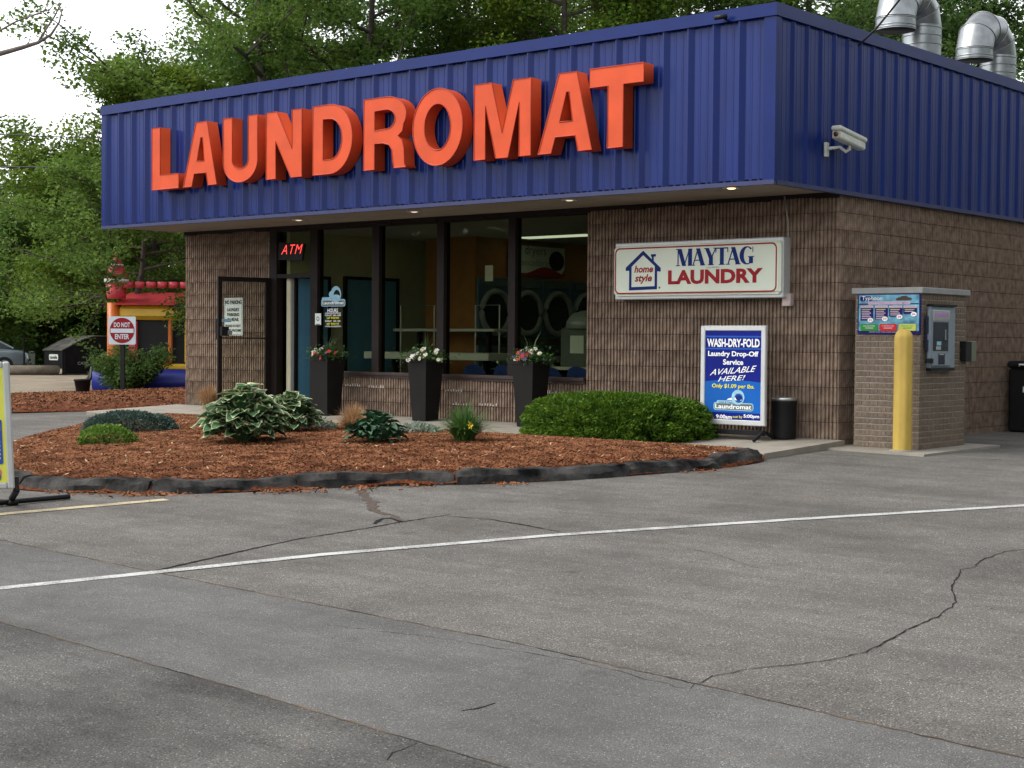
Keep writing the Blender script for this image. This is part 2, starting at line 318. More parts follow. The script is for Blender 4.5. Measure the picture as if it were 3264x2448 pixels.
for k_ in ('navy', 'inkred', 'inkblack', 'inkgrey', 'posterblue', 'posterband', 'posterline', 'yellowink', 'whiteink', 'skyink', 'signred', 'menunavy', 'menured', 'menugreen', 'cream', 'signwhite', 'signface'):
    q_ = M[k_].node_tree.nodes['Principled BSDF']; q_.inputs['Specular IOR Level'].default_value = 0.12; q_.inputs['Roughness'].default_value = 0.6
# ------------------------------------------------------------------ mesh helpers
class MB:
    def __init__(s): s.v = []; s.f = []; s.T = None
    def add(s, vs, fs):
        b = len(s.v)
        if s.T is not None: vs = [tuple(s.T @ Vector(q)) for q in vs]
        s.v += [tuple(map(float, q)) for q in vs]; s.f += [tuple(i + b for i in f) for f in fs]
        return s
    def box(s, x0, x1, y0, y1, z0, z1):
        return s.add([(x0, y0, z0), (x1, y0, z0), (x1, y1, z0), (x0, y1, z0), (x0, y0, z1), (x1, y0, z1), (x1, y1, z1), (x0, y1, z1)],
                     [(0, 3, 2, 1), (4, 5, 6, 7), (0, 1, 5, 4), (1, 2, 6, 5), (2, 3, 7, 6), (3, 0, 4, 7)])
    def bbox(s, x0, x1, y0, y1, z0, z1, b=0.01):      # box with chamfered edges
        X = (x0, x0 + b, x1 - b, x1); Y = (y0, y0 + b, y1 - b, y1); Z = (z0, z0 + b, z1 - b, z1)
        c = []; idx = {}
        for i in (0, 1):
            for j in (0, 1):
                for k in (0, 1):
                    xo, xi = (X[0], X[1]) if i == 0 else (X[3], X[2]); yo, yi = (Y[0], Y[1]) if j == 0 else (Y[3], Y[2]); zo, zi = (Z[0], Z[1]) if k == 0 else (Z[3], Z[2])
                    idx[i, j, k, 'x'] = len(c); c.append((xo, yi, zi)); idx[i, j, k, 'y'] = len(c); c.append((xi, yo, zi)); idx[i, j, k, 'z'] = len(c); c.append((xi, yi, zo))
        I = lambda *a: idx[a]; F = []
        for i in (0, 1):
            q = [I(i, 0, 0, 'x'), I(i, 1, 0, 'x'), I(i, 1, 1, 'x'), I(i, 0, 1, 'x')]; F.append(q if i else q[::-1])
            q = [I(0, i, 0, 'y'), I(0, i, 1, 'y'), I(1, i, 1, 'y'), I(1, i, 0, 'y')]; F.append(q if i else q[::-1])
            q = [I(0, 0, i, 'z'), I(1, 0, i, 'z'), I(1, 1, i, 'z'), I(0, 1, i, 'z')]; F.append(q if i else q[::-1])
        for j in (0, 1):
            for k in (0, 1):
                F.append([I(0, j, k, 'y'), I(1, j, k, 'y'), I(1, j, k, 'z'), I(0, j, k, 'z')])
                F.append([I(j, 0, k, 'x'), I(j, 1, k, 'x'), I(j, 1, k, 'z'), I(j, 0, k, 'z')])
                F.append([I(j, k, 0, 'x'), I(j, k, 1, 'x'), I(j, k, 1, 'y'), I(j, k, 0, 'y')])
        for i in (0, 1):
            for j in (0, 1):
                for k in (0, 1): F.append([I(i, j, k, 'x'), I(i, j, k, 'y'), I(i, j, k, 'z')])
        return s.add(c, F)
    def tube(s, P, R, n=8, cap=True, flat=None):
        P = [Vector(p) for p in P]; R = list(R) if hasattr(R, '__len__') else [R] * len(P)
        up = Vector((0, 0, 1)); vs = []; fs = []
        for i, p in enumerate(P):
            d = (P[min(i + 1, len(P) - 1)] - P[max(i - 1, 0)]).normalized()
            a = d.cross(up) if abs(d.z) < 0.98 else d.cross(Vector((0, 1, 0)))
            a.normalize(); b = a.cross(d).normalized()
            for k in range(n):
                t = 2 * pi * k / n; vs.append(p + float(R[i]) * (math.cos(t) * a + math.sin(t) * b))
        for i in range(len(P) - 1):
            for k in range(n): fs.append((i * n + k, i * n + (k + 1) % n, (i + 1) * n + (k + 1) % n, (i + 1) * n + k))
        if cap: fs.append(tuple(range(n))[::-1]); fs.append(tuple((len(P) - 1) * n + k for k in range(n)))
        return s.add(vs, fs)
    def lathe(s, prof, o=(0, 0, 0), n=20):
        vs = []; fs = []
        for r, z in prof:
            for k in range(n): t = 2 * pi * k / n; vs.append((o[0] + r * math.cos(t), o[1] + r * math.sin(t), o[2] + z))
        for i in range(len(prof) - 1):
            for k in range(n): fs.append((i * n + k, i * n + (k + 1) % n, (i + 1) * n + (k + 1) % n, (i + 1) * n + k))
        if prof[0][0] > 1e-6: fs.append(tuple(range(n))[::-1])
        if prof[-1][0] > 1e-6: fs.append(tuple((len(prof) - 1) * n + k for k in range(n)))
        return s.add(vs, fs)
    def poly(s, pts): return s.add(pts, [tuple(range(len(pts)))])
    def prism(s, pts, a, b):    # pts3 at a-side; offset vector a->b
        n = len(pts); A = [Vector(p) + Vector(a) for p in pts]; B = [Vector(p) + Vector(b) for p in pts]
        return s.add(A + B, [tuple(range(n))[::-1], tuple(range(n, 2 * n))] + [(i, (i + 1) % n, n + (i + 1) % n, n + i) for i in range(n)])
    def mesh(s, name):
        me = bpy.data.meshes.new(name); me.from_pydata(s.v, [], s.f); me.update(); return me
def link(name, me, m, root=None, smooth=False):
    if m is not None and not me.materials: me.materials.append(m)
    if smooth: me.polygons.foreach_set('use_smooth', np.ones(len(me.polygons), bool))
    o = bpy.data.objects.new(name, me); COL.objects.link(o)
    if root is not None: parent(o, root)
    return o
def parent(o, root):
    o.parent = root; o.matrix_parent_inverse = basis(root).inverted()
def basis(r):
    m = Matrix.LocRotScale(r.location, r.rotation_euler, r.scale)
    return (basis(r.parent) @ r.matrix_parent_inverse @ m) if r.parent else m
def part(mb, name, m, root=None, smooth=False): return link(name, mb.mesh(name), m, root, smooth)
def tag(o, label, cat, group=None):
    o['label'] = label; o['category'] = cat
    if group: o['group'] = group
    return o
def thing(name, label, cat, loc, group=None):
    o = bpy.data.objects.new(name, None); o.empty_display_size = 0.2; o.location = loc; COL.objects.link(o)
    return tag(o, label, cat, group)
def struct(o): o['kind'] = 'structure'; return o
def stuff(o): o['kind'] = 'stuff'; return o
def fast_mesh(name, V, F, tone=None, attr='tone'):
    V = np.asarray(V, np.float32); F = np.asarray(F, np.int32); me = bpy.data.meshes.new(name); k = F.shape[1]
    me.vertices.add(len(V)); me.vertices.foreach_set('co', V.ravel()); me.loops.add(F.size); me.loops.foreach_set('vertex_index', F.ravel())
    me.polygons.add(len(F)); me.polygons.foreach_set('loop_start', np.arange(0, F.size, k, dtype=np.int32)); me.update(calc_edges=True)
    if tone is not None:
        a = me.attributes.new(attr, 'FLOAT', 'FACE'); a.data.foreach_set('value', np.asarray(tone, np.float32))
    return me
def copy_tree(o, delta, par=None):
    c = o.copy(); COL.objects.link(c)
    if par is None: c.location = Vector(o.location) + Vector(delta)
    else:
        c.parent = par
        c.matrix_parent_inverse = o.matrix_parent_inverse
    for ch in o.children: copy_tree(ch, delta, c)
    return c
# flat lettering and cut-out shapes -------------------------------------------------------------
def place2d(me, o, ex, ey, name, m, root):
    V = np.empty(len(me.vertices) * 3, np.float32); me.vertices.foreach_get('co', V); V = V.reshape(-1, 3)
    ex, ey = np.array(ex, float), np.array(ey, float); ez = np.cross(ex, ey); ez /= np.linalg.norm(ez)
    W = np.array(o, float) + V[:, :1] * ex + V[:, 1:2] * ey + V[:, 2:] * ez
    me.vertices.foreach_set('co', W.astype(np.float32).ravel()); me.update()
    return link(name, me, m, root)
def text_mesh(s, bold, shear, space):
    c = bpy.data.curves.new('lettering', 'FONT'); c.body = s; c.offset = bold; c.shear = shear; c.space_character = space; c.resolution_u = 3; c.space_line = 0.9
    o = bpy.data.objects.new('lettering', c); me = o.to_mesh().copy(); bpy.data.objects.remove(o); bpy.data.curves.remove(c)
    V = np.empty(len(me.vertices) * 3, np.float32); me.vertices.foreach_get('co', V); V = V.reshape(-1, 3)
    lo, hi = V.min(0), V.max(0); V[:, 0] = (V[:, 0] - lo[0]) / (hi[0] - lo[0]); V[:, 1] = (V[:, 1] - lo[1]) / (hi[1] - lo[1]); V[:, 2] = 0
    me.vertices.foreach_set('co', V.ravel()); me.materials.clear(); return me
def text(s, o, ex, ey, m, root, bold=0.02, shear=0.0, space=1.0, name='lettering'):
    """lettering filling the parallelogram with corner o and sides ex, ey"""
    return place2d(text_mesh(s, bold, shear, space), o, ex, ey, name, m, root)
def cut_mesh(loops, depth=0.0):
    c = bpy.data.curves.new('shape', 'CURVE'); c.dimensions = '2D'; c.fill_mode = 'BOTH'; c.extrude = depth / 2
    for pts in loops:
        sp = c.splines.new('POLY'); sp.points.add(len(pts) - 1)
        for p, q in zip(sp.points, pts): p.co = (q[0], q[1], 0, 1)
        sp.use_cyclic_u = True
    o = bpy.data.objects.new('shape', c); me = o.to_mesh().copy(); bpy.data.objects.remove(o); bpy.data.curves.remove(c)
    me.materials.clear(); return me
def cut(loops, o, ex, ey, m, root, name, depth=0.0): return place2d(cut_mesh(loops, depth), o, ex, ey, name, m, root)
def rrect(w, h, r, x=0, y=0, n=5):
    out = []
    for cx, cy, a in ((w - r, h - r, 0), (r, h - r, 90), (r, r, 180), (w - r, r, 270)):
        for k in range(n + 1): t = math.radians(a + 90 * k / n); out.append((x + cx + r * math.cos(t), y + cy + r * math.sin(t)))
    return out
def arc(cx, cy, rx, ry, a0, a1, n=14): return [(cx + rx * math.cos(math.radians(a0 + (a1 - a0) * k / n)), cy + ry * math.sin(math.radians(a0 + (a1 - a0) * k / n))) for k in range(n + 1)]
EX, EY, EZ = (1, 0, 0), (0, 1, 0), (0, 0, 1)
def textY(s, x0, x1, ya, yb, y, m, root, **k):     # measured in picture coordinates on the plane Y = y: sides x0..x1 and top/bottom at the middle
    xm = (x0 + x1) / 2; ym = (ya + yb) / 2
    a, b = onY(x0, ym, y), onY(x1, ym, y); t, q = onY(xm, ya, y), onY(xm, yb, y)
    return text(s, (a[0], y, q[2]), (b[0] - a[0], 0, 0), (0, 0, t[2] - q[2]), m, root, **k)

# ------------------------------------------------------------------ ground and pavements
def sheet(poly, dz, name, m, step=1.0, kind='structure', height=None, noise=0.0):
    P = np.array(poly, float); lo, hi = P.min(0), P.max(0)
    xs = np.arange(math.floor(lo[0] / step) * step, hi[0] + step, step); ys = np.arange(math.floor(lo[1] / step) * step, hi[1] + step, step)
    X, Y = np.meshgrid(xs, ys); X = X.ravel(); Y = Y.ravel(); d, ins = edge_dist(P, X, Y); k = ins & (d > 0.25 * step)
    vs = [Vector(p) for p in P] + [Vector((a, b)) for a, b in zip(X[k], Y[k])]
    n = len(P)
    r = delaunay_2d_cdt(vs, [(i, (i + 1) % n) for i in range(n)], [], 1, 1e-5)
    V = np.array([tuple(v) for v in r[0]]); H = (height(V[:, 0], V[:, 1]) if height else g(V[:, 0], V[:, 1])) + dz
    if noise: H = H + noise * rng.standard_normal(len(H))
    me = bpy.data.meshes.new(name); me.from_pydata([(a, b, c) for (a, b), c in zip(V, H)], [], r[2]); me.update()
    o = link(name, me, m); o['kind'] = kind
    return o
def strip(pts, wid, dz, name, m, jitter=0.0, sub=0.15, root=None):
    P = [Vector((p[0], p[1])) for p in pts]; Q = []; Ws = []
    wid = list(wid) if hasattr(wid, '__len__') else [wid] * len(P)
    for i in range(len(P) - 1):
        n = max(1, int((P[i + 1] - P[i]).length / sub))
        for k in range(n): Q.append(P[i].lerp(P[i + 1], k / n)); Ws.append(wid[i] + (wid[i + 1] - wid[i]) * k / n)
    Q.append(P[-1]); Ws.append(wid[-1]); vs = []; fs = []
    if jitter: Q = [q + Vector((random.gauss(0, jitter), random.gauss(0, jitter))) for q in Q]
    for i, q in enumerate(Q):
        d = (Q[min(i + 1, len(Q) - 1)] - Q[max(i - 1, 0)]).normalized(); nrm = Vector((-d.y, d.x)); ww = Ws[i] * (1 + (random.uniform(-0.5, 0.6) if jitter else 0))
        for s_ in (-1, 1): p = q + nrm * ww / 2 * s_; vs.append((p.x, p.y, float(g(p.x, p.y)) + dz))
        if i: fs.append((2 * i - 2, 2 * i - 1, 2 * i + 1, 2 * i))
    me = bpy.data.meshes.new(name); me.from_pydata(vs, [], fs); me.update()
    return struct(link(name, me, m, root))
def axis(parts): return np.unique(np.concatenate(parts))
gx = axis([np.arange(-140, -40, 4), np.arange(-40, -12.5, 1.0), [-12.5], np.arange(-12, 30, 3), np.arange(30, 140, 10)])
gy = axis([np.arange(-60, -0.5, 4), [-0.5], np.arange(0, 60, 4), np.arange(60, 160, 10)])
X, Y = np.meshgrid(gx, gy); nx, ny = len(gx), len(gy); I = np.arange(nx * ny).reshape(ny, nx)
F = np.stack([I[:-1, :-1].ravel(), I[:-1, 1:].ravel(), I[1:, 1:].ravel(), I[1:, :-1].ravel()], 1)
me = fast_mesh('ground', np.stack([X.ravel(), Y.ravel(), g(X, Y).ravel()], 1), F)
struct(link('ground', me, M['asphalt']))
def AT(pts): return [tuple(at(x * 1.47559, y * 1.47559)[:2]) for x, y in pts]      # pixels of the 2212-wide view -> ground
pb = AT([(0, 1167), (335, 1238), (1110, 1390), (2212, 1640)]); pa = AT([(0, 1345), (500, 1485), (1090, 1659)])
db = (Vector(pb[3]) - Vector(pb[1])).normalized(); da = (Vector(pa[2]) - Vector(pa[0])).normalized()
ext = lambda p, d, k: tuple(Vector(p) + d * k)
pa_l, pa_r = ext(pa[0], da, -4), ext(pa[2], da, 7); pb_l, pb_r = ext(pb[0], db, -4), ext(pb[3], db, 6)
sheet([pa_l] + pa + [pa_r, pb_r] + pb[::-1] + [pb_l], 0.002, 'pavement_patch', M['patch'], 2.0)
sheet([pa_l, (-5, -30), (22, -30), pa_r] + pa[::-1], 0.002, 'old_pavement', M['oldasphalt'], 2.0)
strip([pb_l] + pb + [pb_r], 0.011, 0.0036, 'pavement_joint', M['seam'], 0.004, 0.05)
strip([pa_l] + pa + [pa_r], 0.008, 0.0036, 'pavement_joint', M['seam'], 0.003, 0.05)
wl = AT([(0, 1272), (335, 1238), (700, 1199), (1200, 1157), (1700, 1124), (2212, 1093)])
wl = [ext(wl[0], (Vector(wl[0]) - Vector(wl[1])).normalized(), 3)] + wl + [ext(wl[-1], (Vector(wl[-1]) - Vector(wl[-2])).normalized(), 6)]
strip(wl, 0.105, 0.0048, 'road_line', M['paintwhite'], 0.0, 0.3)
yl = AT([(360, 1080), (0, 1112)]); yl = [yl[0], yl[1], ext(yl[1], (Vector(yl[1]) - Vector(yl[0])).normalized(), 3)]
strip(yl, 0.14, 0.0048, 'yellow_road_line', M['paintyellow'], 0.0, 0.3)
def crack(px, wid, m='crack', j=0.008): return strip(AT(px), [q * (0.55 if m == 'crack' else 0.9) for q in wid], 0.0036, 'pavement_crack', M[m], j * (0.55 if m == 'crack' else 1), 0.05)
crack([(778, 1058), (790, 1072), (806, 1090), (800, 1098), (825, 1108), (842, 1114), (868, 1128)], [0.07, 0.08, 0.09, 0.07, 0.08, 0.06, 0.05], 'crackdirt', 0.02)
crack([(868, 1128), (845, 1120), (824, 1121), (808, 1133)], [0.05, 0.06, 0.06, 0.05])
crack([(972, 1112), (868, 1128), (780, 1144), (640, 1166), (520, 1192), (440, 1210), (335, 1234)], [0.015, 0.03, 0.035, 0.035, 0.04, 0.04, 0.05], 'crack', 0.006)
crack([(960, 1115), (1060, 1123), (1140, 1136), (1210, 1150)], [0.012, 0.03, 0.035, 0.012], 'crack', 0.006)
crack([(2212, 1188), (2170, 1192), (2118, 1212), (2108, 1224), (2078, 1232), (2056, 1268), (2065, 1302), (2030, 1330), (1960, 1362), (1905, 1392), (1870, 1410), (1790, 1428), (1700, 1438), (1610, 1448), (1540, 1462), (1490, 1488)],
      [0.012, 0.012, 0.014, 0.012, 0.012, 0.016, 0.014, 0.013, 0.014, 0.016, 0.016, 0.012, 0.010, 0.010, 0.010, 0.006])
crack([(905, 1606), (870, 1622), (852, 1628), (830, 1645)], [0.004, 0.010, 0.012, 0.006])
crack([(998, 1538), (1030, 1532), (1072, 1522)], [0.01, 0.035, 0.01], 'crack', 0.012)
crack([(1340, 1166), (1440, 1176), (1545, 1198), (1640, 1230)], [0.004, 0.006, 0.008, 0.004])
crack([(700, 1352), (950, 1380), (1250, 1430), (1480, 1490)], [0.004, 0.004, 0.005, 0.004], 'seam')
# left side: gravel lot, drive, mulch strip and grass verge (behind the corner of the building)
A2 = lambda pts: [tuple(at(x * 1.47559, y * 1.47559)[:2]) for x, y in pts]
k0 = A2([(40, 862), (395, 848)]); k1 = A2([(40, 893), (395, 874)])
e0 = (Vector(k0[1]) - Vector(k0[0])).normalized(); e1 = (Vector(k1[1]) - Vector(k1[0])).normalized()
sheet([ext(k0[0], e0, -14), k0[0], k0[1], ext(k0[1], e0, 16), (-13, 60), (-40, 60), (-75, 40), (-75, 0), (-45, -12)], 0.004, 'gravel_lot', M['gravel'], 2.5)
strip_poly = [ext(k0[0], e0, -9), k0[0], k0[1], ext(k0[1], e0, 6), ext(k1[1], e1, 6), k1[1], k1[0], ext(k1[0], e1, -9)]
def strip_h(x, y):
    d, ins = edge_dist(np.array(strip_poly), x, y); return g(x, y) + np.where(ins, 0.14 * (1 - np.exp(-d / 0.4)), 0.0)
sheet(strip_poly, 0.02, 'mulch_strip', M['mulch'], 0.22, height=strip_h, noise=0.012)
gv = A2([(30, 795), (140, 795)])
vd = (Vector(gv[1]) - Vector(gv[0])).normalized()
sheet([ext(gv[0], vd, -18), gv[0], gv[1], ext(gv[1], vd, 16), ext(ext(gv[1], vd, 16), Vector((-0.7, 0.7)), 30), ext(ext(gv[0], vd, -18), Vector((-0.7, 0.7)), 30)], 0.010, 'grass_verge', mat('grass ground', (0.055, 0.085, 0.022), 0.9, var=0.4, vs=2), 2.5)

# ------------------------------------------------------------------ mulch bed, curb, sidewalk
bx = np.arange(-10.8, 0.6, 0.07); by = np.arange(-8.6, -1.7, 0.07); X, Y = np.meshgrid(bx, by); d, ins = edge_dist(BEDL, X.ravel(), Y.ravel())
H = bed_h(X.ravel(), Y.ravel()) + 0.016 * rng.standard_normal(X.size); keep = ins & (d > 0.03)
vs = [Vector(p) for p in BEDL] + [Vector((a, b)) for a, b in zip(X.ravel()[keep], Y.ravel()[keep])]; n = len(BEDL)
r = delaunay_2d_cdt(vs, [(i, (i + 1) % n) for i in range(n)], [], 1, 1e-5)
V = np.array([tuple(v) for v in r[0]]); H = np.maximum(bed_h(V[:, 0], V[:, 1]), g(V[:, 0], V[:, 1]) + 0.005) + 0.010 * rng.standard_normal(len(V))
me = bpy.data.meshes.new('mulch_bed'); me.from_pydata([(a, b, c) for (a, b), c in zip(V, H)], [], r[2]); me.update()
struct(link('mulch_bed', me, M['mulch']))
def chips(name, n, sampler, m, L, Wd):
    P = sampler(n); n = len(P); a = rng.uniform(0, 2 * pi, n); t = rng.normal(0, 0.35, n); l = rng.uniform(*L, n); wd = rng.uniform(*Wd, n)
    ux = np.stack([np.cos(a) * np.cos(t), np.sin(a) * np.cos(t), np.sin(t)], 1) * l[:, None]
    uy = np.stack([-np.sin(a), np.cos(a), rng.normal(0, 0.4, n)], 1) * wd[:, None]; up = np.array([0, 0, 0.006])
    V = np.stack([P - ux - uy * 0.6, P + ux * 0.9 - uy, P + ux + uy * 0.5, P - ux * 0.8 + uy, P + up], 1).reshape(-1, 3)
    b = np.arange(n)[:, None] * 5; F = np.concatenate([b + np.array([[0, 1, 4]]), b + np.array([[1, 2, 4]]), b + np.array([[2, 3, 4]]), b + np.array([[3, 0, 4]])])
    return stuff(link(name, fast_mesh(name, V, F), m))
def bed_sampler(n):
    x = rng.uniform(-10.6, 0.5, n * 2); y = rng.uniform(-8.4, -1.8, n * 2); d, ins = edge_dist(BEDL, x, y); ins &= (d > 0.19) | (y > -2.0); x, y = x[ins][:n], y[ins][:n]
    return np.stack([x, y, bed_h(x, y) + 0.012 + 0.012 * rng.random(len(x))], 1)
chips('mulch_chips', 90000, bed_sampler, M['chipA'], (0.008, 0.024), (0.003, 0.008))
chips('pale_mulch_chips', 700, bed_sampler, M['chipB'], (0.015, 0.045), (0.005, 0.010))
def spill_sampler(n):
    c = [AT([p])[0] for p in ((600, 1063), (650, 1061), (780, 1055), (300, 1070), (205, 1055), (140, 1052), (1085, 1045), (1500, 1018), (905, 1049), (350, 1068))]
    P = np.array([c[i % len(c)] for i in range(n)]) + rng.normal(0, 0.13, (n, 2)) * np.array([1.0, 0.75])
    return np.stack([P[:, 0], P[:, 1], g(P[:, 0], P[:, 1]) + 0.014], 1)
chips('spilled_mulch', 700, spill_sampler, M['chipA'], (0.012, 0.04), (0.005, 0.012))
def strip_sampler(n):
    P = np.array(strip_poly); x = rng.uniform(P[:, 0].min(), P[:, 0].max(), n * 3); y = rng.uniform(P[:, 1].min(), P[:, 1].max(), n * 3); d, ins = edge_dist(P, x, y)
    x, y = x[ins][:n], y[ins][:n]; return np.stack([x, y, strip_h(x, y) + 0.035], 1)
chips('strip_mulch_chips', 22000, strip_sampler, M['chipA'], (0.02, 0.05), (0.008, 0.016))
# the broken asphalt curb: one piece per length between the breaks
front = BEDL[2:52]
acc = np.concatenate([[0], np.cumsum(np.linalg.norm(np.diff(front, axis=0), axis=1))])
def along(s): return np.array([np.interp(s, acc, front[:, 0]), np.interp(s, acc, front[:, 1])])
cuts = [0.0, 0.95, 2.1, 3.9, 5.35, 6.7, 8.1, 9.3, 11.2, acc[-1] - 0.05]
curb = bpy.data.objects.new('curb', None); COL.objects.link(curb); curb.location = (-0.2, -5.2, -0.2); struct(curb)
for i in range(len(cuts) - 1):
    a, b = cuts[i] + 0.005, cuts[i + 1] - random.uniform(0.004, 0.02); ss = np.arange(a, b, 0.06); ss = np.append(ss, b); off = random.uniform(-0.02, 0.02); hh = random.uniform(0.125, 0.155)
    vs = []; fs = []
    for k, s in enumerate(ss):
        p = along(s); q = along(min(s + 0.05, acc[-1])) - along(max(s - 0.05, 0)); q /= np.linalg.norm(q); nn = np.array([-q[1], q[0]])
        endf = 1.0 - 0.18 * max(0, 1 - min(s - a, b - s) / 0.08)
        for o_, z_ in ((0.0, 0.0), (-0.02, 0.55), (-0.06, 0.93), (-0.12, 1.0), (-0.19, 0.92), (-0.23, 0.2)):
            wob = 0.016 * math.sin(5.1 * s + 3 * z_) + 0.010 * math.sin(13.7 * s + 7 * z_ + i); pt = p + nn * (o_ + off + wob + random.gauss(0, 0.005)); vs.append((pt[0], pt[1], float(g(pt[0], pt[1])) - 0.01 + hh * endf * z_ + (0.012 * math.sin(3.3 * s + i) + 0.007 * math.sin(11 * s + 5 * z_) + random.gauss(0, 0.004)) * (z_ > 0.1)))
        if k: fs += [((k - 1) * 6 + j, (k - 1) * 6 + j + 1, k * 6 + j + 1, k * 6 + j) for j in range(5)]
    fs += [tuple(range(6)), tuple((len(ss) - 1) * 6 + j for j in range(6))[::-1]]
    me = bpy.data.meshes.new('curb_section'); me.from_pydata(vs, [], fs); me.update(); link('curb_section', me, M['curb'], curb)
# sidewalk slab with control joints, and the kiosk pad
sw = bpy.data.objects.new('sidewalk', None); COL.objects.link(sw); sw.location = (-6, -0.9, -0.02); struct(sw)
xs_ = [0.12, -1.45, -3.0, -4.55, -6.1, -7.65, -9.2, -10.75, -12.3]
for a, b in zip(xs_[:-1], xs_[1:]):
    mb = MB(); a_, b_ = a - 0.006, b + 0.006; y0, y1 = -1.80, -0.032; z0, z1 = slab_h(y0), slab_h(y1)
    mb.add([(b_, y0, z0 - 0.25), (a_, y0, z0 - 0.25), (a_, y1, z1 - 0.25), (b_, y1, z1 - 0.25), (b_, y0 + 0.0, z0 - 0.012), (a_, y0, z0 - 0.012), (b_, y0 + 0.012, z0), (a_, y0 + 0.012, z0), (a_, y1, z1), (b_, y1, z1)],
           [(0, 1, 5, 4), (4, 5, 7, 6), (6, 7, 8, 9), (1, 2, 8, 7, 5), (3, 0, 4, 6, 9)])
    part(mb, 'slab', M['concrete'], sw)

# ------------------------------------------------------------------ the laundromat building
FY = -1.545; FX0, FX1 = -12.25, 0.05; ZB, ZT = 2.866, 4.775; WX0 = -12.12; CH = 0.2032
B = thing('laundromat_building', 'single storey block building with a wide blue ribbed metal fascia', 'building', (-6, 4, 0))
mb = MB()
mb.box(-11.95, 0 - 0.035, 8.0, 13.8, -0.3, 2.86)          # closed rear of the building
mb.box(WX0 + 0.03, -9.99, 0.03, 0.2, -0.3, 2.862); mb.box(-8.884, -3.69, 0.03, 0.2, -0.3, 0.565); mb.box(-3.69, -0.03, 0.03, 0.2, -0.3, 2.862)
mb.box(-0.2, -0.03, 0.2, 8.0, -0.3, 2.862); mb.box(WX0 + 0.03, WX0 + 0.2, 0.2, 8.0, -0.3, 2.862)
part(mb, 'wall_core', M['mortar'], B)
def block_mesh(L, seed, ribs):
    rd = random.Random(seed); m_ = MB(); h = 0.1955; m_.box(0, L, 0.028, 0.06, 0.0, h); pitch = L / ribs
    for i in range(ribs):
        x0 = i * pitch + 0.004; x1 = (i + 1) * pitch - 0.017 + rd.uniform(-0.003, 0.003); zs = [0.0, 0.05, 0.10, 0.15, h]; vs = []
        for z in zs:
            j = lambda a: rd.uniform(-a, a); d0 = 0.001 + abs(j(0.004))
            vs += [(x0 + j(0.001), 0.029, z), (x0 + 0.003 + j(0.0018), d0 + abs(j(0.002)), z), (x1 - 0.003 + j(0.0018), d0 + abs(j(0.002)), z), (x1 + j(0.001), 0.029, z)]
        fs = []
        for k in range(4): b_ = k * 4; fs += [(b_, b_ + 1, b_ + 5, b_ + 4), (b_ + 1, b_ + 2, b_ + 6, b_ + 5), (b_ + 2, b_ + 3, b_ + 7, b_ + 6)]
        fs += [(3, 2, 1, 0), (16, 17, 18, 19)]; m_.add(vs, fs)
    return m_
FULL = [block_mesh(0.394, s, 8).mesh('concrete_block') for s in range(5)]; HALF = [block_mesh(0.192, 50 + s, 4).mesh('concrete_block') for s in range(3)]
for q in FULL + HALF: q.materials.append(M['block'])
nblk = 0
def lay(wall, o, ex, length, z0, rows, top=None, name='concrete_block'):
    """running bond of split blocks from o along ex (outside face on the right-hand side)"""
    n = round(length / 0.3985); sc = length / (n * 0.3985); ang = math.atan2(ex[1], ex[0])
    for r_ in range(rows):
        z = z0 + r_ * CH; zs = 1.0 if top is None or z + 0.1955 <= top else (top - z) / 0.1955
        u = 0.0; items = [(1.0)] * n if r_ % 2 == 0 else [0.5] + [1.0] * (n - 1) + [0.5]
        for it in items:
            me = random.choice(FULL if it == 1.0 else HALF); ob = bpy.data.objects.new(name, me); COL.objects.link(ob)
            ob.location = (o[0] + ex[0] * (u + 0.002), o[1] + ex[1] * (u + 0.002), z + 0.0038); ob.rotation_euler = (0, 0, ang); ob.scale = (sc, 1, zs); parent(ob, wall)
            u += it * 0.3985 * sc
def wall_part(name, loc):
    m_ = MB().box(loc[0] - 0.05, loc[0] + 0.05, loc[1] + 0.06, loc[1] + 0.12, 0.3, 0.5); return part(m_, name, M['mortar'], B)
wl_ = wall_part('pier', (-11, 0, 0)); lay(wl_, (WX0, 0, 0), (1, 0), WX0 * -1 - 9.99, 0.0, 14)
wm_ = wall_part('window_wall', (-6, 0, 0)); lay(wm_, (-8.884, 0, 0), (1, 0), 8.884 - 3.69, 0.0, 3, 0.562)
wr_ = wall_part('pier', (-2, 0, 0)); lay(wr_, (-3.69, 0, 0), (1, 0), 3.69, 0.0, 14)
ws_ = wall_part('side_wall', (-0.1, 1, 0)); lay(ws_, (0, 0.02, 0), (0, 1), 0.797, 0.0, 14)
def joined_blocks(name, o, length, z0, rows):
    m_ = MB(); n = round(length / 0.3985)
    src = [block_mesh(0.394, 90 + s, 8) for s in range(4)]
    hsrc = block_mesh(0.192, 95, 4)
    for r_ in range(rows):
        for i in range(-1, n):
            if i < 0 and r_ % 2 == 0: continue
            q = hsrc if i < 0 else random.choice(src); m_.T = Matrix.Translation((o[0], o[1] + max(i, 0) * 0.3985 + (0.2 if r_ % 2 and i >= 0 else 0), z0 + r_ * CH + 0.0038)) @ Matrix.Rotation(pi / 2, 4, 'Z'); m_.add(q.v, q.f)
    ob = part(m_, name, M['block'], ws_); return stuff(ob)
joined_blocks('concrete_block', (0, 0.82), 12.6, 0.0, 14); joined_blocks('concrete_block', (0, 0.02), 13.4, -0.2032, 1)
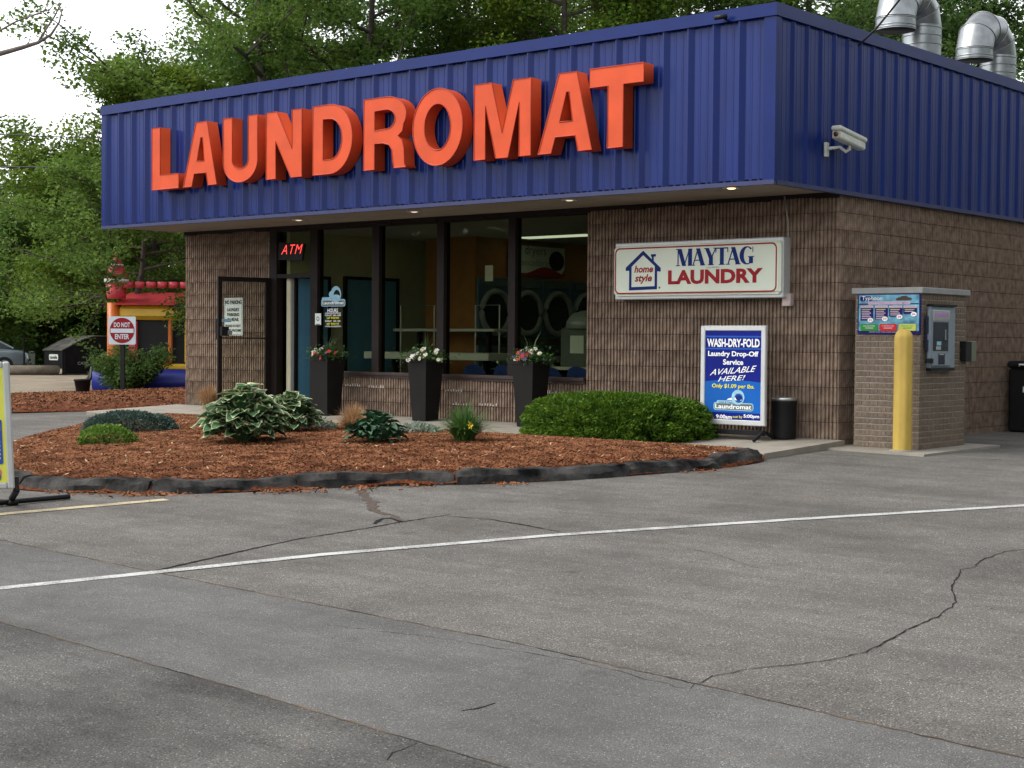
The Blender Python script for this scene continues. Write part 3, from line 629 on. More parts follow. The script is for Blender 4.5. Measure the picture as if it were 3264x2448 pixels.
# efflorescence stains on the low wall under the windows: thin uneven films of salt on the rib faces
m_ = MB()
for cx_, cz_ in ((-6.05, 0.40), (-5.9, 0.21), (-5.4, 0.22), (-4.3, 0.42), (-8.1, 0.42), (-7.6, 0.41)):
    for i in range(7):
        x = cx_ + (i - 3) * 0.05 + random.uniform(-0.006, 0.006); hgt = random.uniform(0.015, 0.05)
        m_.add([(x, -0.0035, cz_), (x + 0.022, -0.0035, cz_), (x + 0.02, -0.0045, cz_ + hgt), (x + 0.004, -0.0045, cz_ + hgt * 0.8)], [(0, 1, 2, 3)])
stuff(part(m_, 'salt_stain', M['efflo'], wm_))
# fascia: profiled steel panels
PROF = [(0.0, 0.0), (0.008, 0.050), (0.024, 0.050), (0.074, 0.0), (0.125, 0.0), (0.132, 0.005), (0.146, 0.005), (0.155, 0.0), (0.215, 0.0), (0.222, 0.005), (0.236, 0.005), (0.245, 0.0)]
def panel_mesh(wd, z0, z1, flip=False):
    p3 = [(u + k * 0.305, h) for k in range(3) for u, h in PROF] + [(0.915, 0.0)]
    if flip: p3 = [(0.915 - u, h * 0.5) for u, h in p3[::-1]]
    sc = wd / 0.915; m_ = MB(); vs = []
    for u, h in p3: vs += [(u * sc, -h, z0), (u * sc, -h, z1)]
    m_.add(vs, [(2 * i, 2 * i + 2, 2 * i + 3, 2 * i + 1) for i in range(len(p3) - 1)]); me = m_.mesh('metal_panel'); me.materials.append(M['blue']); return me
fas = part(MB().box(FX0 + 0.06, FX1 - 0.06, FY + 0.06, 13.9, ZB + 0.05, 4.55), 'fascia', M['roof'], B)
L0, L1 = FX0 + 0.10, FX1 - 0.15; npan = 12; pw = (L1 - L0) / npan; PM = panel_mesh(pw, ZB + 0.02, ZT - 0.10)
for i in range(npan):
    o = bpy.data.objects.new('metal_panel', PM); COL.objects.link(o); o.location = (L0 + i * pw, FY + 0.050, 0); parent(o, fas)
PS = panel_mesh(0.915, ZB + 0.02, ZT - 0.10, True)
for i in range(16):
    o = bpy.data.objects.new('metal_panel', PS); COL.objects.link(o); o.location = (FX1 - 0.027, FY + 0.11 + i * 0.915, 0); o.rotation_euler = (0, 0, pi / 2); parent(o, fas)
for i in range(3):
    o = bpy.data.objects.new('metal_panel', PS); COL.objects.link(o); o.location = (FX0 + 0.050, FY + 0.11 + 2.745 - i * 0.915, 0); o.rotation_euler = (0, 0, -pi / 2); parent(o, fas)
for a_, b_, c_ in ((FX0, L0, (FX0 - 0.001, FX0 + 0.05)), (L1, FX1, (FX1 - 0.05, FX1 + 0.001))): part(MB().box(a_, b_, FY, FY + 0.05, ZB, ZT - 0.12).box(*c_, FY + 0.05, FY + 0.11, ZB, ZT - 0.12), 'corner_trim', M['bluetrim'], fas)
m_ = MB().box(FX0 - 0.012, FX1 + 0.012, FY - 0.016, FY + 0.12, ZT - 0.128, ZT).box(FX1 - 0.1, FX1 + 0.012, FY + 0.12, 13.9, ZT - 0.128, ZT).box(FX0 - 0.012, FX0 + 0.1, FY + 0.12, 13.9, ZT - 0.128, ZT)
m_.box(FX0 - 0.018, FX1 + 0.018, FY - 0.022, FY - 0.010, ZT - 0.140, ZT - 0.118); m_.box(FX1 + 0.008, FX1 + 0.018, FY - 0.010, 13.9, ZT - 0.140, ZT - 0.118)
part(m_, 'coping', M['bluetrim'], fas)
m_ = MB().box(FX0 + 0.002, FX1 - 0.002, FY - 0.006, FY + 0.05, ZB - 0.03, ZB + 0.018).box(FX1 - 0.05, FX1 + 0.004, FY + 0.05, 8.0, ZB - 0.03, ZB + 0.018)
part(m_, 'drip_edge', mat('dark blue trim', (0.012, 0.018, 0.085), 0.5), fas)
m_ = MB().box(FX0 + 0.02, FX1 - 0.06, FY + 0.05, 0.04, ZB + 0.004, ZB + 0.04)
part(m_, 'soffit', M['soffit'], B)
m_ = MB()
n = 40
for i in range(n):                                     # ragged lower closure strip where wall and soffit meet
    x0 = WX0 + (12.1) * i / n; x1 = WX0 + 12.1 * (i + 1) / n - 0.004; m_.box(x0, x1, -0.035, 0.02, ZB - 0.040 - 0.018 * (i % 3 == 0) - 0.008 * random.random(), ZB + 0.003)
part(m_, 'closure_strip', M['bronze'], B)
for i, (px, py) in enumerate(((645, 475), (895, 457), (1230, 432), (1580, 406))):
    d_ = ray(px * 1.47559, py * 1.47559); p = CAM + (ZB - CAM[2]) / d_[2] * d_
    fx = part(MB().lathe([(0.055, -0.004), (0.10, -0.008), (0.105, 0.004), (0.058, 0.006)], (p[0], p[1], ZB), 20), 'downlight', M['alu'], B, True)
    part(MB().lathe([(0.001, -0.016), (0.035, -0.012), (0.054, -0.001), (0.056, 0.003)], (p[0], p[1], ZB), 20), 'lamp_disc', M['lampglow'] if i == 3 else M['lampdim'], fx)
# storefront
sf = part(MB().box(-9.98, -9.815, -0.01, 0.13, 0.0, ZB - 0.03), 'storefront', M['bronze'], B)
for x0, x1, z0 in ((-9.041, -8.884, 0.0), (-7.694, -7.548, 0.64), (-6.379, -6.244, 0.64), (-5.042, -4.917, 0.64)):
    part(MB().box(x0, x1, -0.002, 0.13, z0, ZB - 0.078), 'mullion', M['bronze'], sf)
part(MB().box(-9.815, -3.69, 0.0, 0.12, ZB - 0.078, ZB - 0.002), 'head_frame', M['bronze'], sf)
part(MB().box(-9.815, -9.041, -0.004, 0.12, 2.065, 2.125), 'transom_bar', M['bronze'], sf)
part(MB().box(-8.884, -3.692, -0.045, 0.13, 0.60, 0.642).box(-8.884, -3.692, -0.020, 0.13, 0.562, 0.60), 'window_sill', M['sill'], sf)
for x0, x1, z0, z1 in ((-8.884, -7.694, 0.642, 2.788), (-7.548, -6.379, 0.642, 2.788), (-6.244, -5.042, 0.642, 2.788), (-4.917, -3.692, 0.642, 2.788), (-9.815, -9.041, 2.125, 2.788)):
    part(MB().box(x0, x1, 0.060, 0.066, z0, z1), 'window_pane', M['glass'], sf)
# open glass door, swung out to the left
a_ = math.radians(180 + 80); hinge = Vector((-9.955, -0.02, 0)); du = Vector((math.cos(a_), math.sin(a_), 0)); dn = Vector((-du.y, du.x, 0))
door = part(MB(), 'door', M['bronze'], B)
def dbox(u0, u1, n0, n1, z0, z1, name, m):
    q = MB(); q.T = Matrix(((du.x, dn.x, 0, hinge.x), (du.y, dn.y, 0, hinge.y), (0, 0, 1, 0), (0, 0, 0, 1))); q.box(u0, u1, n0, n1, z0, z1); return q
q = dbox(0, 0.085, -0.02, 0.02, 0.04, 2.07, '', 0)
for b_ in ((0.855, 0.92, -0.021, 0.021, 0.04, 2.07), (0.085, 0.855, -0.02, 0.02, 2.00, 2.07), (0.085, 0.855, -0.02, 0.02, 0.04, 0.18), (0.085, 0.855, -0.018, 0.018, 1.115, 1.135)):
    q.T = None; r_ = dbox(*b_, '', 0); q.add(r_.v, r_.f)
door.data = q.mesh('door'); door.data.materials.append(M['bronze'])
part(dbox(0.085, 0.855, -0.004, 0.004, 0.18, 1.115, '', 0), 'door_pane', M['doorglass'], door); part(dbox(0.085, 0.855, -0.004, 0.004, 1.135, 2.0, '', 0), 'door_pane', M['doorglass'], door)
q = dbox(0.78, 0.90, 0.021, 0.10, 1.16, 1.30, '', 0); q.T = None; r_ = dbox(0.86, 0.905, -0.10, -0.06, 1.10, 1.42, '', 0); q.add(r_.v, r_.f); r_ = dbox(0.88, 0.90, -0.06, -0.02, 1.12, 1.14, '', 0); q.add(r_.v, r_.f); r_ = dbox(0.88, 0.90, -0.06, -0.02, 1.38, 1.40, '', 0); q.add(r_.v, r_.f)
part(q, 'door_handle', M['darksteel'], door)
part(dbox(0.74, 0.80, 0.10, 0.13, 1.17, 1.24, '', 0), 'push_button', M['steel'], door); part(dbox(0.70, 0.86, 0.021, 0.028, 1.37, 1.42, '', 0), 'door_sticker', M['skyink'], door)
# interior shell
part(MB().box(-9.66, -0.2, 0.2, 8.0, -0.05, 0.03).box(-9.815, -9.041, -0.03, 0.2, -0.05, 0.028), 'interior_floor', M['floor'], B)
part(MB().box(-11.95, -0.2, 0.13, 8.0, 2.80, 2.86), 'interior_ceiling', M['ceiling'], B)
part(MB().box(-9.74, -9.66, 0.135, 8.0, 0.03, 2.80).box(-9.66, -0.2, 7.9, 7.99, 0.03, 2.80).box(-0.27, -0.205, 0.21, 7.9, 0.03, 2.8), 'interior_wall', M['beige'], B)
part(MB().box(-9.654, -9.64, 0.14, 0.20, 0.04, 2.06), 'pale_panel', M['lightgrey'], B)
part(MB().box(-9.10, -8.0, 2.62, 2.70, 0.03, 2.8).box(-8.08, -8.0, 2.70, 7.9, 2.02, 2.8), 'orange_wall', M['orangewall'], B)
def idoor(y0, y1, zt, m, label):
    d_ = part(MB().box(-9.655, -9.625, y0, y1, 0.03, zt - 0.05), 'interior_door', m, B); d_['label'] = label
    part(MB().box(-9.66, -9.61, y0 - 0.06, y0, 0.03, zt).box(-9.66, -9.61, y1, y1 + 0.06, 0.03, zt).box(-9.66, -9.61, y0, y1, zt - 0.05, zt), 'door_frame', M['black'], d_)
    part(MB().tube([(-9.6, y1 - 0.09, 0.98), (-9.57, y1 - 0.09, 0.98)], 0.03, 10), 'door_knob', M['steel'], d_)
    return d_
idoor(0.26, 0.90, 2.12, M['doorblue'], 'pale blue interior door beside the entrance'); idoor(1.32, 2.45, 2.14, M['doorblue'], 'pale blue interior door behind the first windows'); idoor(3.35, 3.98, 2.02, M['doordark'], 'dark blue interior door at the far end')
for x0, x1, y0, y1 in ((-7.6, -6.2, 3.2, 3.5), (-5.9, -4.6, 3.2, 3.5), (-7.4, -6.0, 5.6, 5.9), (-4.0, -2.7, 3.2, 3.5)):
    part(MB().box(x0, x1, y0, y1, 2.785, 2.80), 'ceiling_light', M['tube'], B)

# ------------------------------------------------------------------ LAUNDROMAT letters
LY = FY - 0.175; LH = 0.93; LZ = 3.352
def lp(ch, w_, s_=0.2, h=LH):
    if ch == 'L': return [[(0, 0), (w_, 0), (w_, 0.215), (s_, 0.215), (s_, h), (0, h)]]
    if ch == 'A':
        l, r_ = 0.385 * w_, 0.715 * w_; X = lambda z: l * z / h; Xr = lambda z: w_ - (w_ - r_) * z / h; t = 0.2
        c1, c2 = 0.20 * h, 0.385 * h; k = t
        return [[(0, 0), (k, 0), (X(c1) + k, c1), (Xr(c1) - k, c1), (w_ - k, 0), (w_, 0), (r_, h), (l, h)],
                [(X(c2) + k, c2), (Xr(c2) - k, c2), ((l + r_) / 2 + 0.02, 0.76 * h), ((l + r_) / 2 - 0.02, 0.76 * h)]]
    if ch == 'U':
        o_ = [(0, h)] + arc(w_ / 2, 0.30, w_ / 2, 0.30, 180, 360, 20) + [(w_, h), (w_ - s_, h)] + arc(w_ / 2, 0.31, w_ / 2 - s_, 0.31 - 0.19, 360, 180, 16) + [(s_, h)]; return [o_]
    if ch == 'N': return [[(0, 0), (s_, 0), (s_, 0.56 * h), (w_ - s_ - 0.02, 0), (w_, 0), (w_, h), (w_ - s_, h), (w_ - s_, 0.42 * h), (s_ + 0.02, h), (0, h)]]
    if ch == 'D':
        return [[(0, 0)] + arc(0.34, h / 2, w_ - 0.34, h / 2, -90, 90, 18) + [(0, h)], [(s_, 0.19), (s_, h - 0.19)] + arc(0.34, h / 2, w_ - 0.34 - s_, h / 2 - 0.19, 90, -90, 14)]
    if ch == 'R':
        a = 0.56 * h
        o_ = [(0, 0), (s_, 0), (s_, 0.36 * h), (0.36, 0.36 * h)] + [(0.47, 0.33 * h), (0.52, 0.26 * h), (0.54, 0.1 * h), (0.56, 0.0)] + [(w_, 0), (w_ - 0.03, 0.05 * h), (w_ - 0.04, 0.25 * h), (w_ - 0.07, 0.37 * h), (w_ - 0.15, 0.44 * h), (w_ - 0.07, 0.50 * h)] + arc(0.42, 0.735 * h, w_ - 0.42, 0.265 * h, -30, 90, 12) + [(0, h)]
        return [o_, [(s_, 0.545 * h), (s_, h - 0.17)] + arc(0.42, 0.69 * h, w_ - 0.42 - 0.2, 0.137 * h, 90, -90, 10)]
    if ch == 'O': return [arc(w_ / 2, h / 2, w_ / 2, h / 2 + 0.02, 0, 360, 36)[:-1], arc(w_ / 2, h / 2, w_ / 2 - 0.205, h / 2 - 0.17, 0, 360, 30)[:-1]]
    if ch == 'M': return [[(0, 0), (0.185, 0), (0.185, 0.70 * h), (0.36, 0), (w_ - 0.36, 0), (w_ - 0.185, 0.70 * h), (w_ - 0.185, 0), (w_, 0), (w_, h), (w_ - 0.28, h), (w_ / 2, 0.33 * h), (0.28, h), (0, h)]]
    if ch == 'T': return [[(0.27, 0), (0.49, 0), (0.49, h - 0.215), (w_, h - 0.215), (w_, h), (0, h), (0, h - 0.215), (0.27, h - 0.215)]]
WORD = [('L', -10.674, -10.02, 'first letter, the orange L nearest the left end of the fascia'), ('A', -9.911, -9.135, 'orange letter A standing between the L and the U'), ('U', -8.985, -8.23, 'orange letter U on the blue fascia above the entrance door'),
        ('N', -8.04, -7.30, 'orange letter N on the blue fascia, with a slanting middle stroke'), ('D', -7.075, -6.30, 'orange letter D with straight back and round bow on the fascia'), ('R', -6.08, -5.30, 'orange letter R with curved leg beside the round O'),
        ('O', -5.180, -4.315, 'round orange letter O at the middle of the fascia sign'), ('M', -4.122, -3.208, 'wide orange letter M on the blue fascia beside the O'), ('A', -3.090, -2.284, 'orange letter A standing between the M and the T'), ('T', -2.325, -1.55, 'last letter, the orange T nearest the building corner')]
for ch, x0, x1, lab in WORD:
    o = cut(lp(ch, x1 - x0), (x0, LY + 0.08, LZ), EX, EZ, M['orange'], None, 'sign_letter', 0.19)
    for lo_ in lp(ch, x1 - x0):
        q = MB().tube([(x0 + a, LY - 0.016, LZ + b) for a, b in lo_ + [lo_[0]]], 0.008, 5, False); part(q, 'trim_cap', M['trimorange'], o)
    tag(o, lab, 'sign letter', 'orange letters on the blue fascia')
# ------------------------------------------------------------------ signs on and before the building
# house-shaped laundry sign, a light box on the right pier
sy = -0.20
tl, tr = onY(1326 * 1.47559, 527 * 1.47559, sy), onY(1690 * 1.47559, 511 * 1.47559, sy); bl, br = onY(1326 * 1.47559, 650 * 1.47559, sy), onY(1691 * 1.47559, 640 * 1.47559, sy)
sx0, sx1, sz0, sz1 = tl[0], tr[0], (bl[2] + br[2]) / 2, (tl[2] + tr[2]) / 2 - 0.01
MS = thing('light_box_sign', 'long cream wall sign with blue house outline and red border, beside the windows', 'sign', ((sx0 + sx1) / 2, -0.1, sz0))
part(MB().bbox(sx0, sx1, -0.17, 0.0, sz0, sz1 + 0.015, 0.012), 'sign_cabinet', M['alu'], MS)
part(MB().bbox(sx0 + 0.01, sx1 - 0.01, sy - 0.012, -0.165, sz0 + 0.045, sz1 - 0.03, 0.035), 'sign_face', M['cream'], MS)
fy = sy - 0.0145
sw_, sh_ = sx1 - sx0, sz1 - sz0
def SX(px, py): p = onY(1850 + px / 1.952, 600 + py / 1.952, fy); return p[0], p[2]
b0 = SX(215, 520)[0]; b1 = SX(1222, 490)[0]; bt = SX(718, 355)[1]; bb = SX(718, 652)[1]
cut([rrect(b1 - b0, bt - bb, 0.07), rrect(b1 - b0 - 0.036, bt - bb - 0.036, 0.055, 0.018, 0.018)], (b0, fy, bb), EX, EZ, M['inkred'], MS, 'border_line')
hx0, hx1 = SX(282, 490)[0], SX(500, 490)[0]; hz0, hz1 = SX(390, 635)[1], SX(390, 388)[1]; hw, hh = hx1 - hx0, hz1 - hz0
hous = [(0.10 * hw, 0), (0.90 * hw, 0.02 * hh), (0.90 * hw, 0.47 * hh), (hw, 0.46 * hh), (hw, 0.55 * hh), (0.80 * hw, 0.73 * hh), (0.80 * hw, 0.84 * hh), (0.86 * hw, 0.84 * hh), (0.86 * hw, 0.90 * hh), (0.72 * hw, 0.90 * hh), (0.72 * hw, 0.84 * hh), (0.745 * hw, 0.84 * hh), (0.745 * hw, 0.775 * hh), (0.5 * hw, hh), (0, 0.58 * hh), (0, 0.50 * hh), (0.10 * hw, 0.50 * hh)]
inn = [(0.17 * hw, 0.085 * hh), (0.17 * hw, 0.60 * hh), (0.5 * hw, 0.885 * hh), (0.83 * hw, 0.60 * hh), (0.83 * hw, 0.10 * hh)]
cut([hous, inn], (hx0, fy, hz0), EX, EZ, M['navy'], MS, 'house_emblem')
def stext(s, x0, x1, yt, yb, m, **k):
    xm = (x0 + x1) / 2; a = SX(x0, (yt + yb) / 2)[0]; b = SX(x1, (yt + yb) / 2)[0]; zt, zb = SX(xm, yt)[1], SX(xm, yb)[1]
    return text(s, (a, fy, zb), (b - a, 0, 0), (0, 0, zt - zb), m, MS, **k)
stext('home', 335, 452, 480, 525, M['inkred'], bold=0.03, shear=0.25); stext('style', 338, 445, 535, 595, M['inkred'], bold=0.03, shear=0.25)
stext('LAUNDRY', 545, 1135, 503, 594, M['inkred'], bold=0.045); stext('EQUIPPED', 785, 865, 488, 499, M['inkgrey'], bold=0.0)
# serif capitals
def stroke(p, q, w_): return [(p[0] - w_ / 2, p[1]), (p[0] + w_ / 2, p[1]), (q[0] + w_ / 2, q[1]), (q[0] - w_ / 2, q[1])]
def rect(x0, x1, y0, y1): return [(x0, y0), (x1, y0), (x1, y1), (x0, y1)]
SER = {'M': (1.12, [stroke((0.14, 0), (0.14, 1), 0.07), stroke((0.56, 0), (0.24, 1), 0.27), stroke((0.56, 0), (0.92, 1), 0.07), stroke((0.96, 0), (0.96, 1), 0.26), rect(0, 0.28, 0, 0.05), rect(0.82, 1.12, 0, 0.05), rect(0, 0.3, 0.95, 1), rect(0.84, 1.12, 0.95, 1)]),
       'A': (0.98, [stroke((0.14, 0), (0.48, 1), 0.08), stroke((0.80, 0), (0.47, 1), 0.27), rect(0.25, 0.68, 0.28, 0.34), rect(0, 0.28, 0, 0.05), rect(0.62, 0.98, 0, 0.05)]),
       'Y': (0.92, [stroke((0.46, 0.40), (0.18, 1), 0.27), stroke((0.48, 0.40), (0.78, 1), 0.08), rect(0.33, 0.59, 0, 0.5), rect(0.26, 0.66, 0, 0.05), rect(0, 0.34, 0.95, 1), rect(0.62, 0.92, 0.95, 1)]),
       'T': (0.84, [rect(0.29, 0.55, 0, 0.98), rect(0.04, 0.80, 0.93, 1.0), rect(0.22, 0.62, 0, 0.05), rect(0, 0.06, 0.72, 1.0), rect(0.78, 0.84, 0.72, 1.0)]),
       'G': (0.96, [arc(0.48, 0.5, 0.47, 0.52, 45, 325, 26) + arc(0.53, 0.5, 0.24, 0.45, 325, 45, 26), rect(0.62, 0.88, 0.04, 0.44), rect(0.56, 0.96, 0.40, 0.45), rect(0.84, 0.89, 0.68, 0.98)])}
wt = sum(SER[c][0] for c in 'MAYTAG') - 0.10 * 5 - 0.12
xa, xb = SX(595, 430)[0], SX(1082, 420)[0]; zt_, zb_ = SX(838, 370)[1], SX(838, 478)[1]; kx = (xb - xa) / wt; cx = xa
for i, c in enumerate('MAYTAG'):
    wd_, st = SER[c]; q = MB()
    for j, s_ in enumerate(st): q.poly([(cx + a * kx, fy - 0.0004 * j, zb_ + b * (zt_ - zb_)) for a, b in s_])
    part(q, 'lettering', M['navy'], MS); cx += (wd_ - 0.10 - (0.12 if c in 'YT' and i in (2, 3) else 0.0) * 0.5) * kx
cut([arc(0, 0, 0.014, 0.014, 0, 360, 12)[:-1]], (SX(492, 618)[0], fy, SX(492, 618)[1]), EX, EZ, M['inkgrey'], MS, 'lettering')
# conduit and junction box
cp_ = [onY(1695 * 1.47559, 424 * 1.47559, -0.05), onY(1699 * 1.47559, 455 * 1.47559, -0.04), onY(1703 * 1.47559, 480 * 1.47559, -0.03), onY(1703 * 1.47559, 560 * 1.47559, -0.03), onY(1703 * 1.47559, 634 * 1.47559, -0.03)]
CO = thing('conduit', 'thin grey conduit running from the soffit down to a small junction box', 'conduit', tuple(cp_[-1]))
part(MB().tube(cp_, 0.011, 8), 'pipe', mat('conduit grey', (0.24, 0.22, 0.20), 0.5), CO, True)
p = cp_[-1]; part(MB().bbox(p[0] - 0.055, p[0] + 0.06, -0.085, -0.002, p[2] - 0.15, p[2] + 0.0, 0.006), 'junction_box', mat('box pinkish grey', (0.42, 0.34, 0.32), 0.5), CO)
# NO PARKING sign on the left pier
p0, p1 = onY(484 * 1.47559, 684 * 1.47559, -0.02), onY(523.5 * 1.47559, 684 * 1.47559, -0.02); zt_, zb_ = onY(503 * 1.47559, 643.5 * 1.47559, -0.02)[2], onY(503 * 1.47559, 724.5 * 1.47559, -0.02)[2]
NP = thing('parking_sign', 'tall white sign with dark capitals, behind the open glass door', 'sign', ((p0[0] + p1[0]) / 2, -0.01, zb_))
part(MB().box(p0[0], p1[0], -0.016, -0.002, zb_, zt_), 'sign_plate', M['signwhite'], NP)
npw, nph = p1[0] - p0[0], zt_ - zb_
cut([rrect(npw - 0.03, nph - 0.03, 0.02), rrect(npw - 0.042, nph - 0.042, 0.016, 0.006, 0.006)], (p0[0] + 0.015, -0.018, zb_ + 0.015), EX, EZ, M['inkgrey'], NP, 'border_line')
for s_, a, b, u, v in (('NO PARKING', 0.83, 0.94, 0.06, 0.94), ('LAUNDRY', 0.64, 0.73, 0.17, 0.83), ('PARKING', 0.51, 0.60, 0.17, 0.83), ('IN REAR', 0.38, 0.47, 0.20, 0.80), ('PLEASE DO NOT', 0.22, 0.29, 0.09, 0.91), ('BLOCK VACUUMS', 0.10, 0.17, 0.08, 0.92)):
    text(s_, (p0[0] + u * npw, -0.019, zb_ + a * nph), ((v - u) * npw, 0, 0), (0, 0, (b - a) * nph), M['inkblack'], NP, bold=0.035)
# ATM sign in the transom
def Q(px, py, y=0.055): return onY(570 + px / 2.4397, 650 + py / 2.4397, y)
a = [Q(795, 300), Q(990, 312), Q(972, 440), Q(778, 436)]
AS = thing('neon_sign', 'small black neon sign with slanted red capitals in the transom window', 'sign', (float(np.mean([q[0] for q in a])), 0.055, a[2][2]))
part(MB().prism([(q[0], 0, q[2]) for q in a], (0, 0.052, 0), (0, 0.012, 0)), 'sign_body', M['black'], AS)
o_ = Q(797, 398, 0.01); e_ = Q(945, 398, 0.01); t_ = Q(815, 325, 0.01)
tm = text('ATM', (o_[0], 0.009, o_[2] + 0.01), (e_[0] - o_[0], 0, 0), (t_[0] - o_[0], 0, t_[2] - o_[2]), M['neon'], AS, bold=-0.015, shear=0.0, space=1.15, name='neon_lettering')
o_ = Q(872, 424, 0.01); e_ = Q(938, 424, 0.01); t_ = Q(873, 408, 0.01)
text('OPEN 24', (o_[0], 0.009, o_[2]), (e_[0] - o_[0], 0, 0), (0, 0, t_[2] - o_[2]), M['inkgrey'], AS) if False else None
# window decals
def wq(px, py, y=0.054): return onY(960 + px / 10.37, 920 + py / 10.37, y)
WD = thing('window_decal', 'pale blue laundromat logo and opening hours lettering on the window glass', 'decal', (-8.4, 0.054, 1.2))
def wbox(x0, x1, y0, y1, m, name, y=0.054, r=None):
    xm, ym = (x0 + x1) / 2, (y0 + y1) / 2; a, b = wq(x0, ym, y)[0], wq(x1, ym, y)[0]; zt_, zb_ = wq(xm, y0, y)[2], wq(xm, y1, y)[2]
    return cut([rrect(b - a, zt_ - zb_, r or min(b - a, zt_ - zb_) * 0.3)], (a, y, zb_), EX, EZ, m, WD, name)
def wtext(s, x0, x1, y0, y1, m, y=0.050, **k):
    xm, ym = (x0 + x1) / 2, (y0 + y1) / 2; a, b = wq(x0, ym, y)[0], wq(x1, ym, y)[0]; zt_, zb_ = wq(xm, y0, y)[2], wq(xm, y1, y)[2]
    return text(s, (a, y, zb_), (b - a, 0, 0), (0, 0, zt_ - zb_), m, WD, **k)
wbox(660, 1460, 350, 590, M['skyink'], 'logo_panel', 0.0565); wbox(690, 980, 285, 400, M['skyink'], 'logo_panel', 0.0555); wbox(690, 1430, 395, 565, M['inkgrey'], 'logo_panel', 0.0545)
c0 = wq(1150, 190); cut([arc(0, 0, 0.115, 0.125, 0, 360, 20)[:-1], arc(0.02, -0.01, 0.07, 0.08, 0, 360, 16)[:-1]], (c0[0], 0.0525, c0[2]), EX, EZ, M['skyink'], WD, 'swirl_emblem')
c0 = wq(1240, 290); cut([arc(0, 0, 0.10, 0.045, 0, 360, 16)[:-1]], (c0[0] - 0.06, 0.0535, c0[2]), EX, EZ, M['skyink'], WD, 'swirl_emblem')
c0 = wq(990, 200); cut([arc(0, 0, 0.05, 0.055, 0, 360, 16)[:-1]], (c0[0], 0.0535, c0[2]), EX, EZ, M['skyink'], WD, 'swirl_emblem')
wtext('Laundromat', 705, 1410, 415, 520, M['whiteink'], bold=0.03); wtext('HOURS', 870, 1215, 655, 785, M['yellowink'] if False else M['whiteink'], bold=0.02)
wbox(785, 1310, 800, 820, M['whiteink'], 'rule_line', r=0.002)
wtext('MON-SAT  6:00 - 10:00', 785, 1310, 850, 912, M['whiteink'], bold=0.02); wtext('LAST WASH 8:30', 845, 1245, 935, 1005, M['yellowink'], bold=0.02); wtext('SUNDAY   6:00 - 9:00', 790, 1295, 1040, 1100, M['whiteink'], bold=0.02)
wtext('LAST WASH 7:30', 835, 1245, 1130, 1198, M['yellowink'], bold=0.02); wtext('CLOSED ON HOLIDAYS', 785, 1310, 1225, 1270, M['whiteink'], bold=0.02)
ns = [wq(466, 1010, -0.004), wq(660, 1010, -0.004), wq(563, 820, -0.004), wq(563, 1200, -0.004)]
NT = tag(part(MB().box(ns[0][0], ns[1][0], -0.009, -0.003, ns[3][2], ns[2][2]), 'paper_notice', M['signwhite']), 'small white paper notice taped to the window post beside the entrance', 'notice')
cut([arc(0, 0, 0.035, 0.035, 0, 360, 14)[:-1], arc(0, 0, 0.02, 0.02, 0, 360, 14)[:-1]], ((ns[0][0] + ns[1][0]) / 2, -0.0105, ns[2][2] - 0.08), EX, EZ, M['inkgrey'], NT, 'print')
cut([rrect(0.10, 0.02, 0.008)], ((ns[0][0] + ns[1][0]) / 2 - 0.05, -0.0105, ns[2][2] - 0.18), EX, EZ, M['inkgrey'], NT, 'print')
q0, q1 = onY(1150 + 877 / 2.2125, 600 + 545 / 2.2125, 0.07), onY(1150 + 932 / 2.2125, 600 + 655 / 2.2125, 0.07)
tag(part(MB().box(q0[0], q1[0], 0.069, 0.072, q1[2], q0[2]), 'paper_notice', M['lightgrey']), 'sheet of paper taped inside the third large window pane', 'notice')

# free-standing poster sign in front of the right pier
wy = -0.62
def W(px, py, y=wy): return onY(2200 + px / 3.7704, 1000 + py / 3.7704, y)
pl, pr = W(120, 740)[0], W(902, 740)[0]; pt, pbm = W(511, 142)[2], W(511, 1338)[2]
PSN = thing('poster_stand', 'white framed blue poster on a dark stand, beside the clipped hedge', 'sign stand', ((pl + pr) / 2, wy, slab_h(wy)))
fwid = 0.062
m_ = MB().bbox(pl, pr, wy, wy + 0.05, pt - fwid, pt, 0.008).bbox(pl, pr, wy, wy + 0.05, pbm, pbm + fwid, 0.008).bbox(pl, pl + fwid, wy - 0.002, wy + 0.048, pbm + 0.002, pt - 0.002, 0.008).bbox(pr - fwid, pr, wy - 0.002, wy + 0.048, pbm + 0.002, pt - 0.002, 0.008)
for a, b, n_ in ((0, 0, 'frame_rail'),): pass
for args in ((pl, pr, wy, wy + 0.05, pt - fwid, pt), (pl, pr, wy, wy + 0.05, pbm, pbm + fwid)): part(MB().bbox(*args, 0.008), 'frame_rail', M['alu'], PSN)
for args in ((pl + 0.001, pl + fwid, wy - 0.003, wy + 0.047, pbm + 0.003, pt - 0.003), (pr - fwid, pr - 0.001, wy - 0.003, wy + 0.047, pbm + 0.003, pt - 0.003)): part(MB().bbox(*args, 0.008), 'frame_rail', M['alu'], PSN)
PO = part(MB().box(pl + 0.03, pr - 0.03, wy + 0.012, wy + 0.04, pbm + 0.03, pt - 0.03), 'poster', M['posterblue'], PSN)
y1 = wy + 0.010
def pbox(x0, x1, ya, yb, m, name, y=y1, r=0.002):
    xm, ym = (x0 + x1) / 2, (ya + yb) / 2; a, b = W(x0, ym, y)[0], W(x1, ym, y)[0]; zt_, zb_ = W(xm, ya, y)[2], W(xm, yb, y)[2]
    return cut([rrect(b - a, zt_ - zb_, r)], (a, y, zb_), EX, EZ, m, PO, name)
